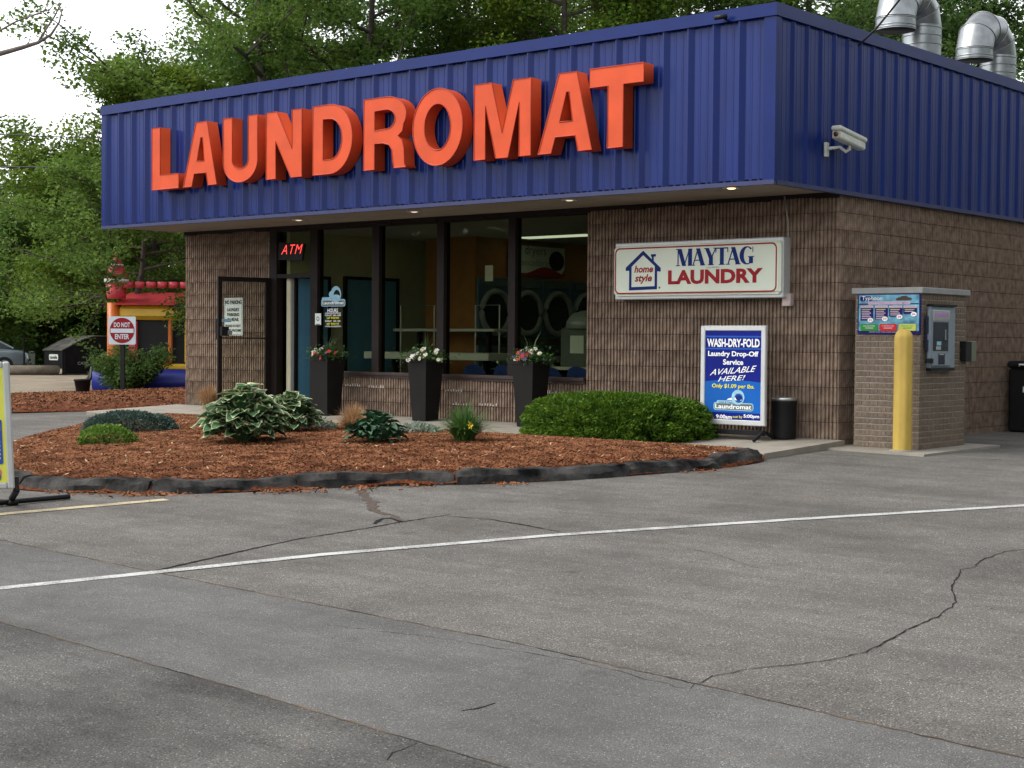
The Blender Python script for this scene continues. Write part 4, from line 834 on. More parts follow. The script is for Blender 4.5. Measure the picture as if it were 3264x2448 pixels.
def ptext(s, x0, x1, ya, yb, m, y=wy + 0.006, rise=0, slant=0.0, **k):
    xm, ym = (x0 + x1) / 2, (ya + yb) / 2; a, b = W(x0, ym, y)[0], W(x1, ym, y)[0]; zt_, zb_ = W(xm, ya, y)[2], W(xm, yb, y)[2]; r_ = rise * (b - a)
    return text(s, (a, y, zb_ - r_ / 2), (b - a - slant, 0, r_), (slant, 0, zt_ - zb_), m, PO, **k)
pbox(172, 858, 265, 285, M['posterline'], 'poster_band'); pbox(172, 858, 412, 430, M['posterline'], 'poster_band')
cut([[(0, 0), (pr - pl - 2 * fwid - 0.004, 0)] + [((pr - pl - 2 * fwid - 0.004) * (1 - k / 12), 0.36 + 0.022 * math.sin(pi * k / 12)) for k in range(13)]], (pl + fwid + 0.002, y1, W(511, 1190)[2]), EX, EZ, M['posterband'], PO, 'poster_band')
ptext('WASH-DRY-FOLD', 203, 835, 300, 402, M['whiteink'], bold=0.035); ptext('Laundry Drop-Off', 215, 820, 450, 530, M['whiteink'], bold=0.03); ptext('Service', 395, 638, 548, 615, M['whiteink'], bold=0.03)
ptext('AVAILABLE', 235, 800, 645, 720, M['whiteink'], rise=0.085, slant=0.04, bold=0.005); ptext('HERE!', 333, 668, 745, 808, M['whiteink'], rise=0.07, slant=0.035, bold=0.005)
ptext('Only $1.09 per lbs.', 262, 770, 845, 908, M['yellowink'], bold=0.02, shear=0.1)
pbox(280, 760, 1070, 1165, M['skyink'], 'logo_panel', wy + 0.0085, 0.03); pbox(292, 748, 1082, 1155, M['inkgrey'], 'logo_panel', wy + 0.0075, 0.02); pbox(320, 520, 1042, 1085, M['skyink'], 'logo_panel', wy + 0.0080, 0.015)
ptext('Quick & Clean', 340, 505, 1050, 1078, M['navy'], y=wy + 0.0058, bold=0.0); ptext('Laundromat', 300, 735, 1090, 1145, M['whiteink'], y=wy + 0.0055, bold=0.025)
c0 = W(570, 1005); cut([arc(0, 0, 0.088, 0.088, 0, 360, 24)[:-1], arc(0.01, -0.01, 0.058, 0.056, 0, 360, 18)[:-1]], (c0[0], wy + 0.0065, c0[2]), EX, EZ, M['skyink'], PO, 'swirl_emblem')
c0 = W(570, 1010); cut([arc(0, 0, 0.042, 0.032, 0, 360, 18)[:-1]], (c0[0] + 0.01, wy + 0.0060, c0[2]), EX, EZ, M['navy'], PO, 'swirl_emblem'); cut([arc(0, 0, 0.10, 0.03, 0, 180, 14)], (c0[0] - 0.05, wy + 0.0072, c0[2] - 0.03), EX, EZ, M['whiteink'], PO, 'swirl_emblem')
ptext('In by', 190, 290, 1225, 1265, M['yellowink'], bold=0.01); ptext('9:00am', 310, 500, 1212, 1262, M['whiteink'], bold=0.03); ptext('out by', 510, 628, 1222, 1262, M['yellowink'], bold=0.01); ptext('5:00pm', 640, 830, 1212, 1265, M['whiteink'], bold=0.03)
sl = slab_h(wy)
part(MB().bbox(pl + 0.05, pr - 0.03, wy + 0.01, wy + 0.05, sl + 0.06, sl + 0.12, 0.006), 'base_bar', M['darksteel'], PSN)
for x in (pl + 0.1, pr - 0.08): part(MB().tube([(x, wy + 0.028, sl + 0.10), (x, wy + 0.028, pbm + 0.02)], 0.022, 8), 'spring', M['darksteel'], PSN)
for x in (pl + 0.08, pr - 0.02): part(MB().tube([(x, wy - 0.20, slab_h(wy - 0.2) + 0.02), (x, wy - 0.05, sl + 0.085), (x, wy + 0.06, sl + 0.10), (x, wy + 0.24, slab_h(wy + 0.24) + 0.02)], 0.020, 8), 'foot', M['darksteel'], PSN)
# litter bin with a steel ash tray
b_ = at(1694 * 1.47559, 948 * 1.47559); tx, ty = b_.x, min(b_.y, -0.24); tz = slab_h(ty); h0 = onY(1694 * 1.47559, 858 * 1.47559, ty)[2] - tz; rr = 0.148
TB = thing('litter_bin', 'round dark litter bin with steel top, beside the poster stand', 'bin', (tx, ty, tz))
part(MB().lathe([(rr * 0.93, 0.0), (rr * 0.95, 0.02), (rr, h0 - 0.06), (rr * 1.02, h0 - 0.055), (rr * 1.02, h0 - 0.04)], (tx, ty, tz), 28), 'bin_body', M['black'], TB, True)
part(MB().lathe([(rr * 0.99, h0 - 0.04), (rr * 0.99, h0 - 0.005), (rr * 0.93, h0), (rr * 0.86, h0 - 0.012), (rr * 0.4, h0 - 0.02), (0.001, h0 - 0.02)], (tx, ty, tz), 28), 'ash_tray', M['steel'], TB, True)

# ------------------------------------------------------------------ pay kiosk, bollard, bin
KX0, KX1, KY0, KY1 = 0.205, 1.02, 0.0, 1.18; kz = -0.055
kt = onY(2840, 936, KY0)[2]
m_ = MB(); m_.add([(-0.02, -0.42, kz - 0.2), (1.36, -0.58, kz - 0.2), (1.32, 1.5, kz - 0.2), (0.06, 1.5, kz - 0.2), (-0.02, -0.42, kz), (1.36, -0.58, kz), (1.32, 1.5, kz), (0.06, 1.5, kz)], [(4, 5, 6, 7), (0, 1, 5, 4), (1, 2, 6, 5), (2, 3, 7, 6), (3, 0, 4, 7)])
KP = struct(part(m_, 'concrete_pad', M['concrete']))
KS = thing('pay_kiosk', 'square tan brick pay kiosk with grey stone cap at the building corner', 'kiosk', (0.6, 0.6, kz))
part(MB().box(KX0 + 0.008, KX1 - 0.008, KY0 + 0.008, KY1 - 0.008, kz, kt - 0.002), 'kiosk_core', M['brickmortar'], KS)
part(MB().bbox(KX0 - 0.03, KX1 + 0.03, KY0 - 0.034, KY1 + 0.035, kt, kt + 0.068, 0.006), 'cap_stone', M['stone'], KS)
def brick_mesh(L, seed):
    rd = random.Random(seed); m_ = MB(); j = lambda: rd.uniform(-0.0015, 0.0015); h = 0.0565
    v = [(0 + j(), 0.012, j()), (L + j(), 0.012, j()), (L + j(), 0.012, h + j()), (j(), 0.012, h + j()), (0.003 + j(), 0.0 + j(), 0.003 + j()), (L - 0.003 + j(), 0.0 + j(), 0.003 + j()), (L - 0.003 + j(), j(), h - 0.003 + j()), (0.003 + j(), j(), h - 0.003 + j())]
    m_.add(v, [(4, 5, 6, 7), (0, 1, 5, 4), (1, 2, 6, 5), (2, 3, 7, 6), (3, 0, 4, 7)]); q = m_.mesh('brick'); q.materials.append(M['brick']); return q
BR = [brick_mesh(1.0, s) for s in range(4)]
crs = (kt - kz) / 26
for face, (o, ang, L) in enumerate((((KX0, KY0), 0.0, KX1 - KX0), ((KX1, KY0 + 0.001), pi / 2, KY1 - KY0))):
    for r_ in range(26):
        u = 0.0; first = True; off = (r_ + face) % 2
        while u < L - 0.02:
            l = 0.103 if (first and off) else 0.203; l = min(l, L - u)
            if L - u - l < 0.05: l = L - u
            ob = bpy.data.objects.new('brick', random.choice(BR)); COL.objects.link(ob); ob.scale = (l - 0.009, 1, crs / 0.0665)
            ob.location = (o[0] + math.cos(ang) * (u + 0.0045), o[1] + math.sin(ang) * (u + 0.0045), kz + r_ * crs + 0.004); ob.rotation_euler = (0, 0, ang); parent(ob, KS); u += l; first = False
# menu board
my = KY0 - 0.03
def K(px, py, y=my - 0.002): return onY(2700 + px / 7.9, 900 + py / 7.9, y)
mx0, mx1 = K(265, 800)[0], K(1842, 800)[0]; mt, mbz = K(1050, 288)[2], K(1050, 1305)[2]
MN = thing('menu_board', 'blue car wash price board with green, red and lime boxes on the kiosk', 'sign', ((mx0 + mx1) / 2, my, mbz))
cut([rrect(mx1 - mx0, mt - mbz, 0.025)], (mx0, my + 0.0135, mbz), EX, EZ, M['menunavy'], MN, 'board', 0.025)
ly = [my - 0.001]
def kbox(x0, x1, ya, yb, m, name='print_panel', r=0.004):
    ly[0] -= 0.0003; y = ly[0]; xm, ym = (x0 + x1) / 2, (ya + yb) / 2; a, b = K(x0, ym, y)[0], K(x1, ym, y)[0]; zt_, zb_ = K(xm, ya, y)[2], K(xm, yb, y)[2]
    return cut([rrect(b - a, zt_ - zb_, min(r, (zt_ - zb_) * 0.45))], (a, y, zb_), EX, EZ, m, MN, name)
def ktext(s, x0, x1, ya, yb, m, **k):
    ly[0] -= 0.0003; y = ly[0]; xm, ym = (x0 + x1) / 2, (ya + yb) / 2; a, b = K(x0, ym, y)[0], K(x1, ym, y)[0]; zt_, zb_ = K(xm, ya, y)[2], K(xm, yb, y)[2]
    return text(s, (a, y, zb_), (b - a, 0, 0), (0, 0, zt_ - zb_), m, MN, **k)
kbox(296, 1812, 312, 1225, M['menublue'], r=0.012); kbox(300, 1805, 530, 560, M['menunavy']); kbox(530, 1590, 478, 556, M['menurose'], r=0.01); kbox(330, 640, 355, 478, M['menunavy'], r=0.02)
ktext('Typhoon', 380, 890, 350, 480, M['whiteink'], bold=0.0, shear=0.1)
cut([[(0, 0.014), (0.03, 0.028), (0.05, 0.028), (0.07, 0.045), (0.13, 0.045), (0.15, 0.028), (0.19, 0.024), (0.19, 0.0), (0, 0.0)]], (K(1240, 440)[0], my - 0.012, K(1240, 445)[2]), EX, EZ, M['crackdirt'], MN, 'print_panel')
ktext('SOFT TOUCH  CAR WASH  MENU', 560, 1560, 490, 548, M['menupurple'], bold=0.01)
for x0, x1, yb, s_, pr_, (px, py), n_ in ((340, 660, 965, 'The Works', '$12', (600, 952), 5), (700, 1025, 930, 'Super Wash', '$10', (962, 918), 5), (1060, 1390, 860, 'Deluxe', '$8', (1332, 868), 4), (1420, 1760, 790, 'Express', '$6', (1690, 802), 2)):
    kbox(x0, x1, 585, 640, M['menurose']); ktext(s_, x0 + 40, x1 - 40, 592, 634, M['menupurple'], bold=0.01); kbox(x0, x1, 645, yb, M['menunavy'])
    for i in range(n_ + 1):
        yy = 672 + i * 46
        if yy + 26 < yb: kbox(x0 + 28, x1 - 60 - 35 * (i % 2), yy, yy + 20, M['menurose'] if i else M['menulime'], 'print_line', 0.002)
    p = K(px, py); cut([arc(0, 0, 0.036, 0.026, 0, 360, 20)[:-1]], (p[0], my - 0.0125, p[2]), EX, EZ, M['whiteink'], MN, 'price_tag'); text(pr_, (p[0] - 0.02, my - 0.0132, p[2] - 0.012), (0.04, 0, 0), (0, 0, 0.024), M['menured'], MN, bold=0.02)
for x0, x1, m, tx_ in ((340, 770, 'menugreen', 'EARN FREE WASHES'), (810, 1250, 'menured', 'PAY HERE THEN PULL AHEAD'), (1295, 1740, 'menulime', 'THANK YOU')):
    kbox(x0, x1, 1045, 1220, M[m], r=0.02); ktext(tx_, x0 + 70, x1 - 70, 1075, 1120, M['menurose'] if m != 'menulime' else M['menugreen'], bold=0.01); kbox(x0 + 110, x1 - 110, 1140, 1160, M['menurose'] if m != 'menulime' else M['menugreen'], 'print_line', 0.002)
ktext('PLEASE HAVE YOUR CODE READY', 560, 1270, 1238, 1262, M['menurose'])
# pay terminal on the side of the kiosk
def T(px, py, x=KX1 + 0.0): return onX(2920 + px / 5.53, 960 + py / 5.53, x)
ty0, ty1 = T(192, 600)[1], T(622, 600)[1]; tt, tb_ = T(400, 95)[2], T(400, 1180)[2]; tx = KX1
TM = thing('pay_terminal', 'grey pay machine with dark screen set in the kiosk side', 'pay terminal', (tx, (ty0 + ty1) / 2, tb_))
part(MB().bbox(tx - 0.01, tx + 0.045, ty0, ty1, tb_, tt, 0.008), 'housing', M['terminal'], TM)
part(MB().box(tx - 0.01, tx + 0.075, ty0 - 0.01, ty1 - 0.02, tt, tt + 0.022), 'hood', M['black'], TM); part(MB().box(tx - 0.01, tx + 0.06, ty0 - 0.01, ty1 - 0.03, tb_ - 0.03, tb_), 'bottom_lip', M['black'], TM)
def tbox(px0, px1, py0, py1, dx, m, name, b=0.004):
    a, b2 = T(px0, (py0 + py1) / 2, tx + dx)[1], T(px1, (py0 + py1) / 2, tx + dx)[1]; zt_, zb_ = T((px0 + px1) / 2, py0, tx + dx)[2], T((px0 + px1) / 2, py1, tx + dx)[2]
    return part(MB().bbox(tx + dx - 0.03, tx + dx, a, b2, zb_, zt_, b), name, m, TM)
tbox(300, 625, 150, 1150, 0.072, M['terminal'], 'front_panel', 0.012); tbox(315, 600, 165, 345, 0.076, M['steel'], 'header_panel'); tbox(330, 575, 210, 275, 0.0775, M['menupurple'], 'print_panel', 0.001)
tbox(312, 572, 365, 880, 0.076, M['terminaldark'], 'screen', 0.004); tbox(245, 300, 150, 1010, 0.066, M['terminal'], 'rail'); tbox(196, 245, 265, 880, 0.05, M['terminaldark'], 'side_display', 0.002); tbox(205, 232, 580, 680, 0.0515, M['menupurple'], 'print_panel', 0.001)
tbox(190, 310, 1010, 1095, 0.10, M['black'], 'receipt_tray'); tbox(400, 510, 925, 1115, 0.078, M['terminaldark'], 'bill_slot'); tbox(420, 490, 935, 950, 0.081, M['steel'], 'slot_trim', 0.002)
tbox(370, 445, 710, 780, 0.0785, M['skyink'], 'sticker', 0.001); tbox(360, 440, 800, 860, 0.080, M['steel'], 'coin_slot', 0.002)
for i in range(5): p = T(522, 520 + i * 36, tx + 0.078); part(MB().tube([(tx + 0.070, p[1], p[2]), (tx + 0.080, p[1], p[2])], 0.013, 10), 'button', M['steel'], TM)
# intercom boxes at the far edge of the kiosk
p = T(700, 880, KX1); KB = thing('meter_box', 'narrow black box with a sage cover at the kiosk back edge', 'box', (KX1, KY1 - 0.05, T(700, 1055)[2]))
part(MB().bbox(KX1 - 0.02, KX1 + 0.075, KY1 - 0.16, KY1 - 0.005, T(700, 1060)[2], T(700, 705)[2], 0.006), 'box_body', M['black'], KB)
part(MB().bbox(KX1 - 0.05, KX1 + 0.060, KY1 - 0.003, KY1 + 0.16, T(780, 1065)[2], T(780, 700)[2], 0.006), 'box_cover', M['sage'], KB)
# bollard
br_ = 0.103; bp = at(2879, 1428); bx_, by_ = 0.98 - 0.03, -0.27; btz = onY(2897, 1047, by_)[2]
BO = thing('bollard', 'round yellow bollard with domed top in front of the kiosk', 'bollard', (bx_, by_, kz))
prof = [(br_, 0.0)]; hb = btz - kz
prof = [(br_, 0.0), (br_ * 1.0, 0.3), (br_ * 0.99, hb - 0.11)] + [(br_ * 0.99 * math.cos(math.radians(a)), hb - 0.11 + 0.11 * math.sin(math.radians(a))) for a in range(10, 91, 10)]
nfl = 40; m_ = MB(); vs = []; fs = []
for i, (r_, z) in enumerate(prof):
    for k in range(nfl): t = 2 * pi * k / nfl; q = r_ * (1 + 0.022 * math.cos(8 * t)); vs.append((bx_ + q * math.cos(t), by_ + q * math.sin(t), kz + z))
    if i: fs += [((i - 1) * nfl + k, (i - 1) * nfl + (k + 1) % nfl, i * nfl + (k + 1) % nfl, i * nfl + k) for k in range(nfl)]
part(m_.add(vs, fs), 'sleeve', M['yellow'], BO, True)
part(MB().lathe([(br_ * 1.35, 0.0), (br_ * 1.3, 0.012), (br_, 0.014)], (bx_, by_, kz), 24), 'collar', M['concrete'], BO)
# black bin by the side wall at the frame edge
_b = onX(3216, 1364, 0.10); bp = Vector((0.16, _b[1], float(g(0, 0)))); VB = thing('waste_bin', 'tall black square bin by the side wall, with a pale handle', 'bin', tuple(bp))
hbn = 0.98; c_, s_ = 0.33, 0.33
part(MB().bbox(bp.x - 0.06, bp.x + 0.62, bp.y - 0.05, bp.y + 0.65, bp.z, bp.z + hbn - 0.10, 0.03), 'bin_body', M['black'], VB); part(MB().bbox(bp.x - 0.08, bp.x + 0.64, bp.y - 0.07, bp.y + 0.67, bp.z + hbn - 0.10, bp.z + hbn, 0.03), 'bin_lid', M['darksteel'], VB)
part(MB().tube([(bp.x + 0.10, bp.y - 0.07, bp.z + hbn - 0.07), (bp.x + 0.12, bp.y - 0.12, bp.z + hbn - 0.05), (bp.x + 0.30, bp.y - 0.12, bp.z + hbn - 0.05), (bp.x + 0.32, bp.y - 0.07, bp.z + hbn - 0.07)], 0.012, 8), 'handle', M['white'], VB)
part(MB().box(bp.x + 0.15, bp.x + 0.27, bp.y - 0.054, bp.y - 0.05, bp.z + 0.55, bp.z + 0.63), 'sticker', M['signwhite'], VB)

# ------------------------------------------------------------------ on the fascia and roof: cameras, cable, vents
cxx = FX1 + 0.20
a = onX(2560 + 1020 / 9.217, 360 + 480 / 9.217, cxx); b = onX(2560 + 1760 / 9.217, 360 + 760 / 9.217, cxx); zc = (a[2] + b[2]) / 2
SC = thing('security_camera', 'white box security camera on an arm on the dark blue side fascia', 'camera', (FX1, a[1], zc - 0.2))
y0_, y1_ = a[1] - 0.03, b[1] + 0.0
TILT = Matrix(((1, 0, 0, 0), (0, 1, 0, 0), (0, -0.13, 1, 0.13 * y0_ - 0.0), (0, 0, 0, 1)))
def TB_(): q_ = MB(); q_.T = TILT; return q_
part(TB_().bbox(cxx - 0.055, cxx + 0.055, y0_, y1_ - 0.03, zc - 0.085, zc + 0.005, 0.015), 'camera_body', M['camwhite'], SC); part(TB_().bbox(cxx - 0.062, cxx + 0.062, y0_ - 0.02, y1_, zc + 0.008, zc + 0.062, 0.015), 'sun_shield', M['camwhite'], SC)
part(TB_().bbox(cxx - 0.05, cxx + 0.05, y0_ - 0.008, y0_ + 0.01, zc - 0.08, zc + 0.002, 0.004), 'face_plate', M['camtan'], SC); part(TB_().tube([(cxx, y0_ + 0.0, zc - 0.035), (cxx, y0_ - 0.016, zc - 0.035)], 0.028, 14), 'lens', M['carglass'], SC, True)
ym = y0_ + 0.30; m_ = onX(2560 + 690 / 9.217, 360 + 1050 / 9.217, FX1)
part(MB().tube([(cxx, ym, zc - 0.11), (cxx, ym, zc - 0.17), (cxx - 0.03, ym - 0.02, zc - 0.20), (FX1 + 0.10, m_[1] + 0.12, m_[2] + 0.02), (FX1 + 0.02, m_[1], m_[2])], [0.026, 0.024, 0.022, 0.018, 0.02], 10), 'arm', M['camwhite'], SC, True)
part(MB().bbox(FX1 - 0.02, FX1 + 0.015, m_[1] - 0.035, m_[1] + 0.035, m_[2] - 0.09, m_[2] + 0.07, 0.006), 'mount_plate', M['camwhite'], SC)
part(MB().tube([(FX1, m_[1], m_[2] + 0.03), (FX1 + 0.07, m_[1] + 0.05, m_[2] - 0.02), (FX1 + 0.13, m_[1] + 0.16, m_[2] + 0.03), (cxx, ym - 0.03, zc - 0.14)], 0.006, 6), 'camera_cable', M['cable'], SC)
a = onY(1200 + 1842 / 1.7015, 93 / 1.7015, FY - 0.10); b = onY(1200 + 1912 / 1.7015, 96 / 1.7015, FY - 0.10); z_ = (a[2] + b[2]) / 2
SM = thing('spot_camera', 'tiny black tube camera clipped to the coping near the building corner', 'camera', (b[0], FY - 0.03, z_))
part(MB().tube([(a[0], FY - 0.13, z_ + 0.0), (a[0] + 0.13, FY - 0.085, z_ + 0.012)], 0.026, 12), 'camera_body', M['black'], SM, True); part(MB().tube([(a[0] + 0.10, FY - 0.09, z_ - 0.01), (a[0] + 0.12, FY - 0.05, z_ - 0.03), (a[0] + 0.12, FY - 0.014, z_ - 0.03)], 0.012, 8), 'bracket', M['black'], SM)
c0 = onX(2464 + 645 / 2.37, 345 / 2.37, FX1 + 0.012); c1 = onX(2464 + 780 / 2.37, 215 / 2.37, FX1 + 0.35); c2 = onX(2464 + 955 / 2.37, 0, FX1 + 0.9); c3 = onX(2464 + 1100 / 2.37, -160, FX1 + 1.6)
tag(part(MB().tube([tuple(c0), tuple(c1), tuple(c2), tuple(c3)], 0.012, 6), 'service_cable', M['cable']), 'black service cable slanting up from the side fascia past the first vent', 'cable')
def gooseneck(ox, oy, oz, R, span, rise, label):
    """galvanised gooseneck: outlet mouth at (ox, oy, oz), riser span further back"""
    GV = thing('roof_vent', label, 'vent', (ox, oy + span, 4.55), 'galvanised gooseneck vents on the roof'); cy = oy + span / 2; rb = span / 2; zc_ = oz + 0.17
    part(MB().tube([(ox, oy, oz), (ox, oy, zc_ - 0.01)], R, 28, False), 'outlet', M['galv'], GV, True)
    pth = [(ox, cy - rb * math.cos(math.radians(t)), zc_ + rise * math.sin(math.radians(t))) for t in (0, 36, 72, 108, 144, 180)]
    for i in range(5):
        p_, q_ = Vector(pth[i]), Vector(pth[i + 1]); e_ = (q_ - p_) * 0.04; m_ = MB(); vs = []; fs = []
        for j, th in enumerate((i * 36.0, (i + 1) * 36.0)):         # mitred gore between two radial planes
            c_ = Vector(pth[i + j]); rad = Vector((0, -math.cos(math.radians(th)), math.sin(math.radians(th))))
            for k in range(28): t = 2 * pi * k / 28; vs.append(c_ + Vector((1, 0, 0)) * R * math.cos(t) + rad * R * math.sin(t))
        m_.add(vs, [(k, (k + 1) % 28, 28 + (k + 1) % 28, 28 + k) for k in range(28)]); part(m_, 'bend_gore', M['galv'], GV, True)
    part(MB().tube([(ox, oy + span, 4.5), (ox, oy + span, zc_)], R * 0.995, 28, False), 'riser', M['galv'], GV, True)
    for c_, up_ in (((ox, oy, oz + 0.02), 1), ((ox, oy, oz + 0.055), 1), ((ox, oy, zc_ - 0.02), 1), ((ox, oy + span, zc_ - 0.03), 1), ((ox, oy + span, zc_ - 0.14), 1), ((ox, oy + span, zc_ - 0.26), 1)):
        part(MB().lathe([(R + 0.001, -0.008), (R + 0.009, -0.005), (R + 0.009, 0.005), (R + 0.001, 0.008)], c_, 28), 'seam_band', M['galv'], GV, True)
    for k in range(6):
        th = 36.0 * k
        if k in (0, 5): continue
        c_ = Vector(pth[k]); rad = Vector((0, -math.cos(math.radians(th)), math.sin(math.radians(th))))
        ring = [c_ + Vector((1, 0, 0)) * (R + 0.004) * math.cos(2 * pi * j / 28) + rad * (R + 0.004) * math.sin(2 * pi * j / 28) for j in range(29)]
        part(MB().tube(ring, 0.006, 5, False), 'seam_band', M['galv'], GV, True)
    m_ = MB().lathe([(R * 0.97, 0.001), (R * 0.97, 0.16)], (ox, oy, oz), 28); part(m_, 'inner_lining', M['darksteel'], GV, True)
o1 = onX(2464 + 925 / 2.37, 232 / 2.37, -0.95); gooseneck(-0.95, o1[1], o1[2], 0.265, 0.78, 0.34, 'galvanised gooseneck roof vent nearest the building corner, behind the slanting cable')
o2 = onX(2464 + 1520 / 2.37, 458 / 2.37, -0.95); gooseneck(-0.95, o2[1], o2[2], 0.265, 0.84, 0.34, 'galvanised gooseneck roof vent at the right edge, farther from the corner')
# ------------------------------------------------------------------ inside the laundromat
DX = -7.95
def dryer(y, z, label):
    D = thing('stack_dryer', label, 'dryer', (DX, y, z), 'dryers set in the orange wall')
    part(MB().bbox(DX - 0.6, DX, y - 0.40, y + 0.40, z, z + 0.985, 0.01), 'cabinet', M['dryer'], D)
    q = MB(); ring = [(DX + 0.02, y + 0.345 * math.cos(2 * pi * k / 28), z + 0.42 + 0.345 * math.sin(2 * pi * k / 28)) for k in range(29)]
    part(q.tube(ring, 0.05, 8, False), 'door_ring', M['chrome'], D, True)
    dm = [(DX + 0.015, y + 0.31 * math.cos(2 * pi * k / 28), z + 0.42 + 0.31 * math.sin(2 * pi * k / 28)) for k in range(28)]
    part(MB().poly(dm), 'door_glass', M['carglass'], D); part(MB().bbox(DX, DX + 0.02, y - 0.33, y + 0.33, z + 0.84, z + 0.94, 0.005), 'control_panel', M['inkgrey'], D)
for i, y in enumerate((3.05, 3.86, 4.67, 5.48, 6.29)):
    n_ = ('nearest the orange corner', 'second from the orange corner', 'third from the orange corner', 'fourth from the orange corner', 'last in the row')[i]
    dryer(y, 0.05, 'round door dryer in the lower row, ' + n_); dryer(y, 1.16, 'round door dryer in the upper row, ' + n_)
a = onX(1150 + 1040 / 2.2125, 600 + 410 / 2.2125, DX); b = onX(1150 + 1430 / 2.2125, 600 + 620 / 2.2125, DX); dz0, dz1 = onX(1150 + 1250 / 2.2125, 600 + 625 / 2.2125, DX)[2] + 0.02, onX(1150 + 1250 / 2.2125, 600 + 420 / 2.2125, DX)[2] + 0.02
DS = thing('dryer_sign', 'cream wall sign above the dryers with a red wave along its foot', 'sign', (DX, a[1], dz0))
dl = b[1] - a[1]
part(MB().box(DX + 0.001, DX + 0.02, a[1], b[1], dz0, dz1), 'sign_board', M['cream'], DS); YV = (0, 1, 0)
cut([[(0, 0), (dl, 0), (dl, 0.13)] + [(dl * (1 - k / 20), 0.09 + 0.06 * math.sin(2 * pi * (1 - k / 20) * 1.3 + 2.6)) for k in range(1, 21)]], (DX + 0.022, a[1], dz0), YV, EZ, M['inkred'], DS, 'wave_print')
u0, u1 = onX(1150 + 1085 / 2.2125, 600 + 470 / 2.2125, DX)[1], onX(1150 + 1236 / 2.2125, 600 + 470 / 2.2125, DX)[1]
text('dryers', (DX + 0.023, u0 + 0.24, dz0 + 0.30), (0, u1 - u0, 0), (0, 0, 0.20), M['inkblack'], DS, bold=-0.01); text('secadoras', (DX + 0.023, u0 + 0.16, dz0 + 0.16), (0, u1 - u0 + 0.20, 0), (0, 0, 0.11), M['inkgrey'], DS, bold=-0.01)
part(MB().poly([(DX + 0.0225, b[1] - 0.22 + 0.21 * math.cos(t), dz0 + 0.26 + 0.17 * math.sin(t)) for t in np.linspace(0, 2 * pi, 14)[:-1]]), 'picture_print', M['carglass'], DS)
def table(x0, x1, y0, y1, z, th, label):
    TBL = thing('folding_table', label, 'table', ((x0 + x1) / 2, (y0 + y1) / 2, 0.03), 'laundry folding tables')
    part(MB().bbox(x0, x1, y0, y1, z - th, z, 0.008), 'table_top', M['table'], TBL)
    for x in (x0 + 0.35, x1 - 0.35): part(MB().box(x - 0.03, x + 0.03, (y0 + y1) / 2 - 0.04, (y0 + y1) / 2 + 0.04, 0.03, z - th), 'leg', M['black'], TBL); part(MB().box(x - 0.04, x + 0.04, y0 + 0.1, y1 - 0.1, 0.03, 0.07), 'foot', M['black'], TBL)
table(-8.95, -6.32, 1.05, 1.75, 0.93, 0.11, 'long white folding table just behind the windows')
table(-9.2, -7.0, 1.95, 2.5, 1.30, 0.045, 'high white counter table at the back near the blue door')
table(-5.2, -3.9, 0.75, 1.3, 0.76, 0.04, 'short white table behind the last window pane')
def chair(x, y, label):
    CHR = thing('plastic_chair', label, 'chair', (x, y, 0.03), 'blue chairs inside the windows'); m_ = MB(); vs = []; fs = []
    for i in range(5):
        z = 0.45 + 0.33 * i / 4
        for k in range(9): t = (k / 8 - 0.5) * 2; wd_ = 0.24 * (1 - 0.30 * (i / 4) ** 3); vs.append((x + wd_ * t, y - 0.02 - 0.07 * i / 4 + 0.05 * t * t, z - 0.05 * t * t * (i / 4)))
    for i in range(4):
        for k in range(8): fs.append((i * 9 + k, i * 9 + k + 1, i * 9 + 10 + k, i * 9 + 9 + k))
    part(m_.add(vs, fs), 'backrest', M['chairblue'], CHR, True); part(MB().bbox(x - 0.22, x + 0.22, y, y + 0.42, 0.43, 0.46, 0.01), 'seat', M['chairblue'], CHR)
    for sx in (-0.18, 0.18):
        for sy_ in (0.04, 0.38): part(MB().tube([(x + sx, y + sy_, 0.43), (x + sx * 1.1, y + sy_, 0.03)], 0.012, 6), 'leg', M['steel'], CHR)
chair(-6.12, 0.55, 'blue plastic chair behind the third window pane, nearest its middle'); chair(-5.55, 0.55, 'blue plastic chair beside the post of the fourth window pane'); chair(-4.22, 0.55, 'blue plastic chair in front of the short white table'); chair(-4.78, 0.60, 'blue plastic chair hidden partly behind the third planter')
def cart(x0, x1, y, zt, label):
    CT = thing('laundry_cart', label, 'cart', ((x0 + x1) / 2, y, 0.03), 'hanging rod laundry carts'); part(MB().tube([(x0, y, 0.4), (x0, y, zt), (x1, y, zt), (x1, y, 0.4)], 0.013, 8), 'hanging_rod', M['steel'], CT)
    q = MB()
    for z in (0.42, 0.55, 0.68):
        q.tube([(x0 - 0.02, y - 0.25, z), (x1 + 0.02, y - 0.25, z), (x1 + 0.02, y + 0.25, z), (x0 - 0.02, y + 0.25, z), (x0 - 0.02, y - 0.25, z)], 0.006, 5)
    part(q, 'basket_wire', M['steel'], CT)
    for x in (x0, x1): part(MB().tube([(x, y - 0.2, 0.42), (x, y - 0.2, 0.08)], 0.012, 6), 'leg', M['steel'], CT); part(MB().tube([(x, y - 0.2, 0.08), (x, y - 0.2, 0.03)], 0.03, 8), 'caster', M['black'], CT)
cart(-9.02, -8.27, 1.95, 1.67, 'wire laundry cart with a hanging rod by the blue doors'); cart(-7.52, -7.02, 2.1, 1.67, 'wire laundry cart with a hanging rod before the dryers')
DV = thing('scale_machine', 'pale dome topped machine beyond the fourth window pane', 'machine', (-4.75, 1.25, 0.03))
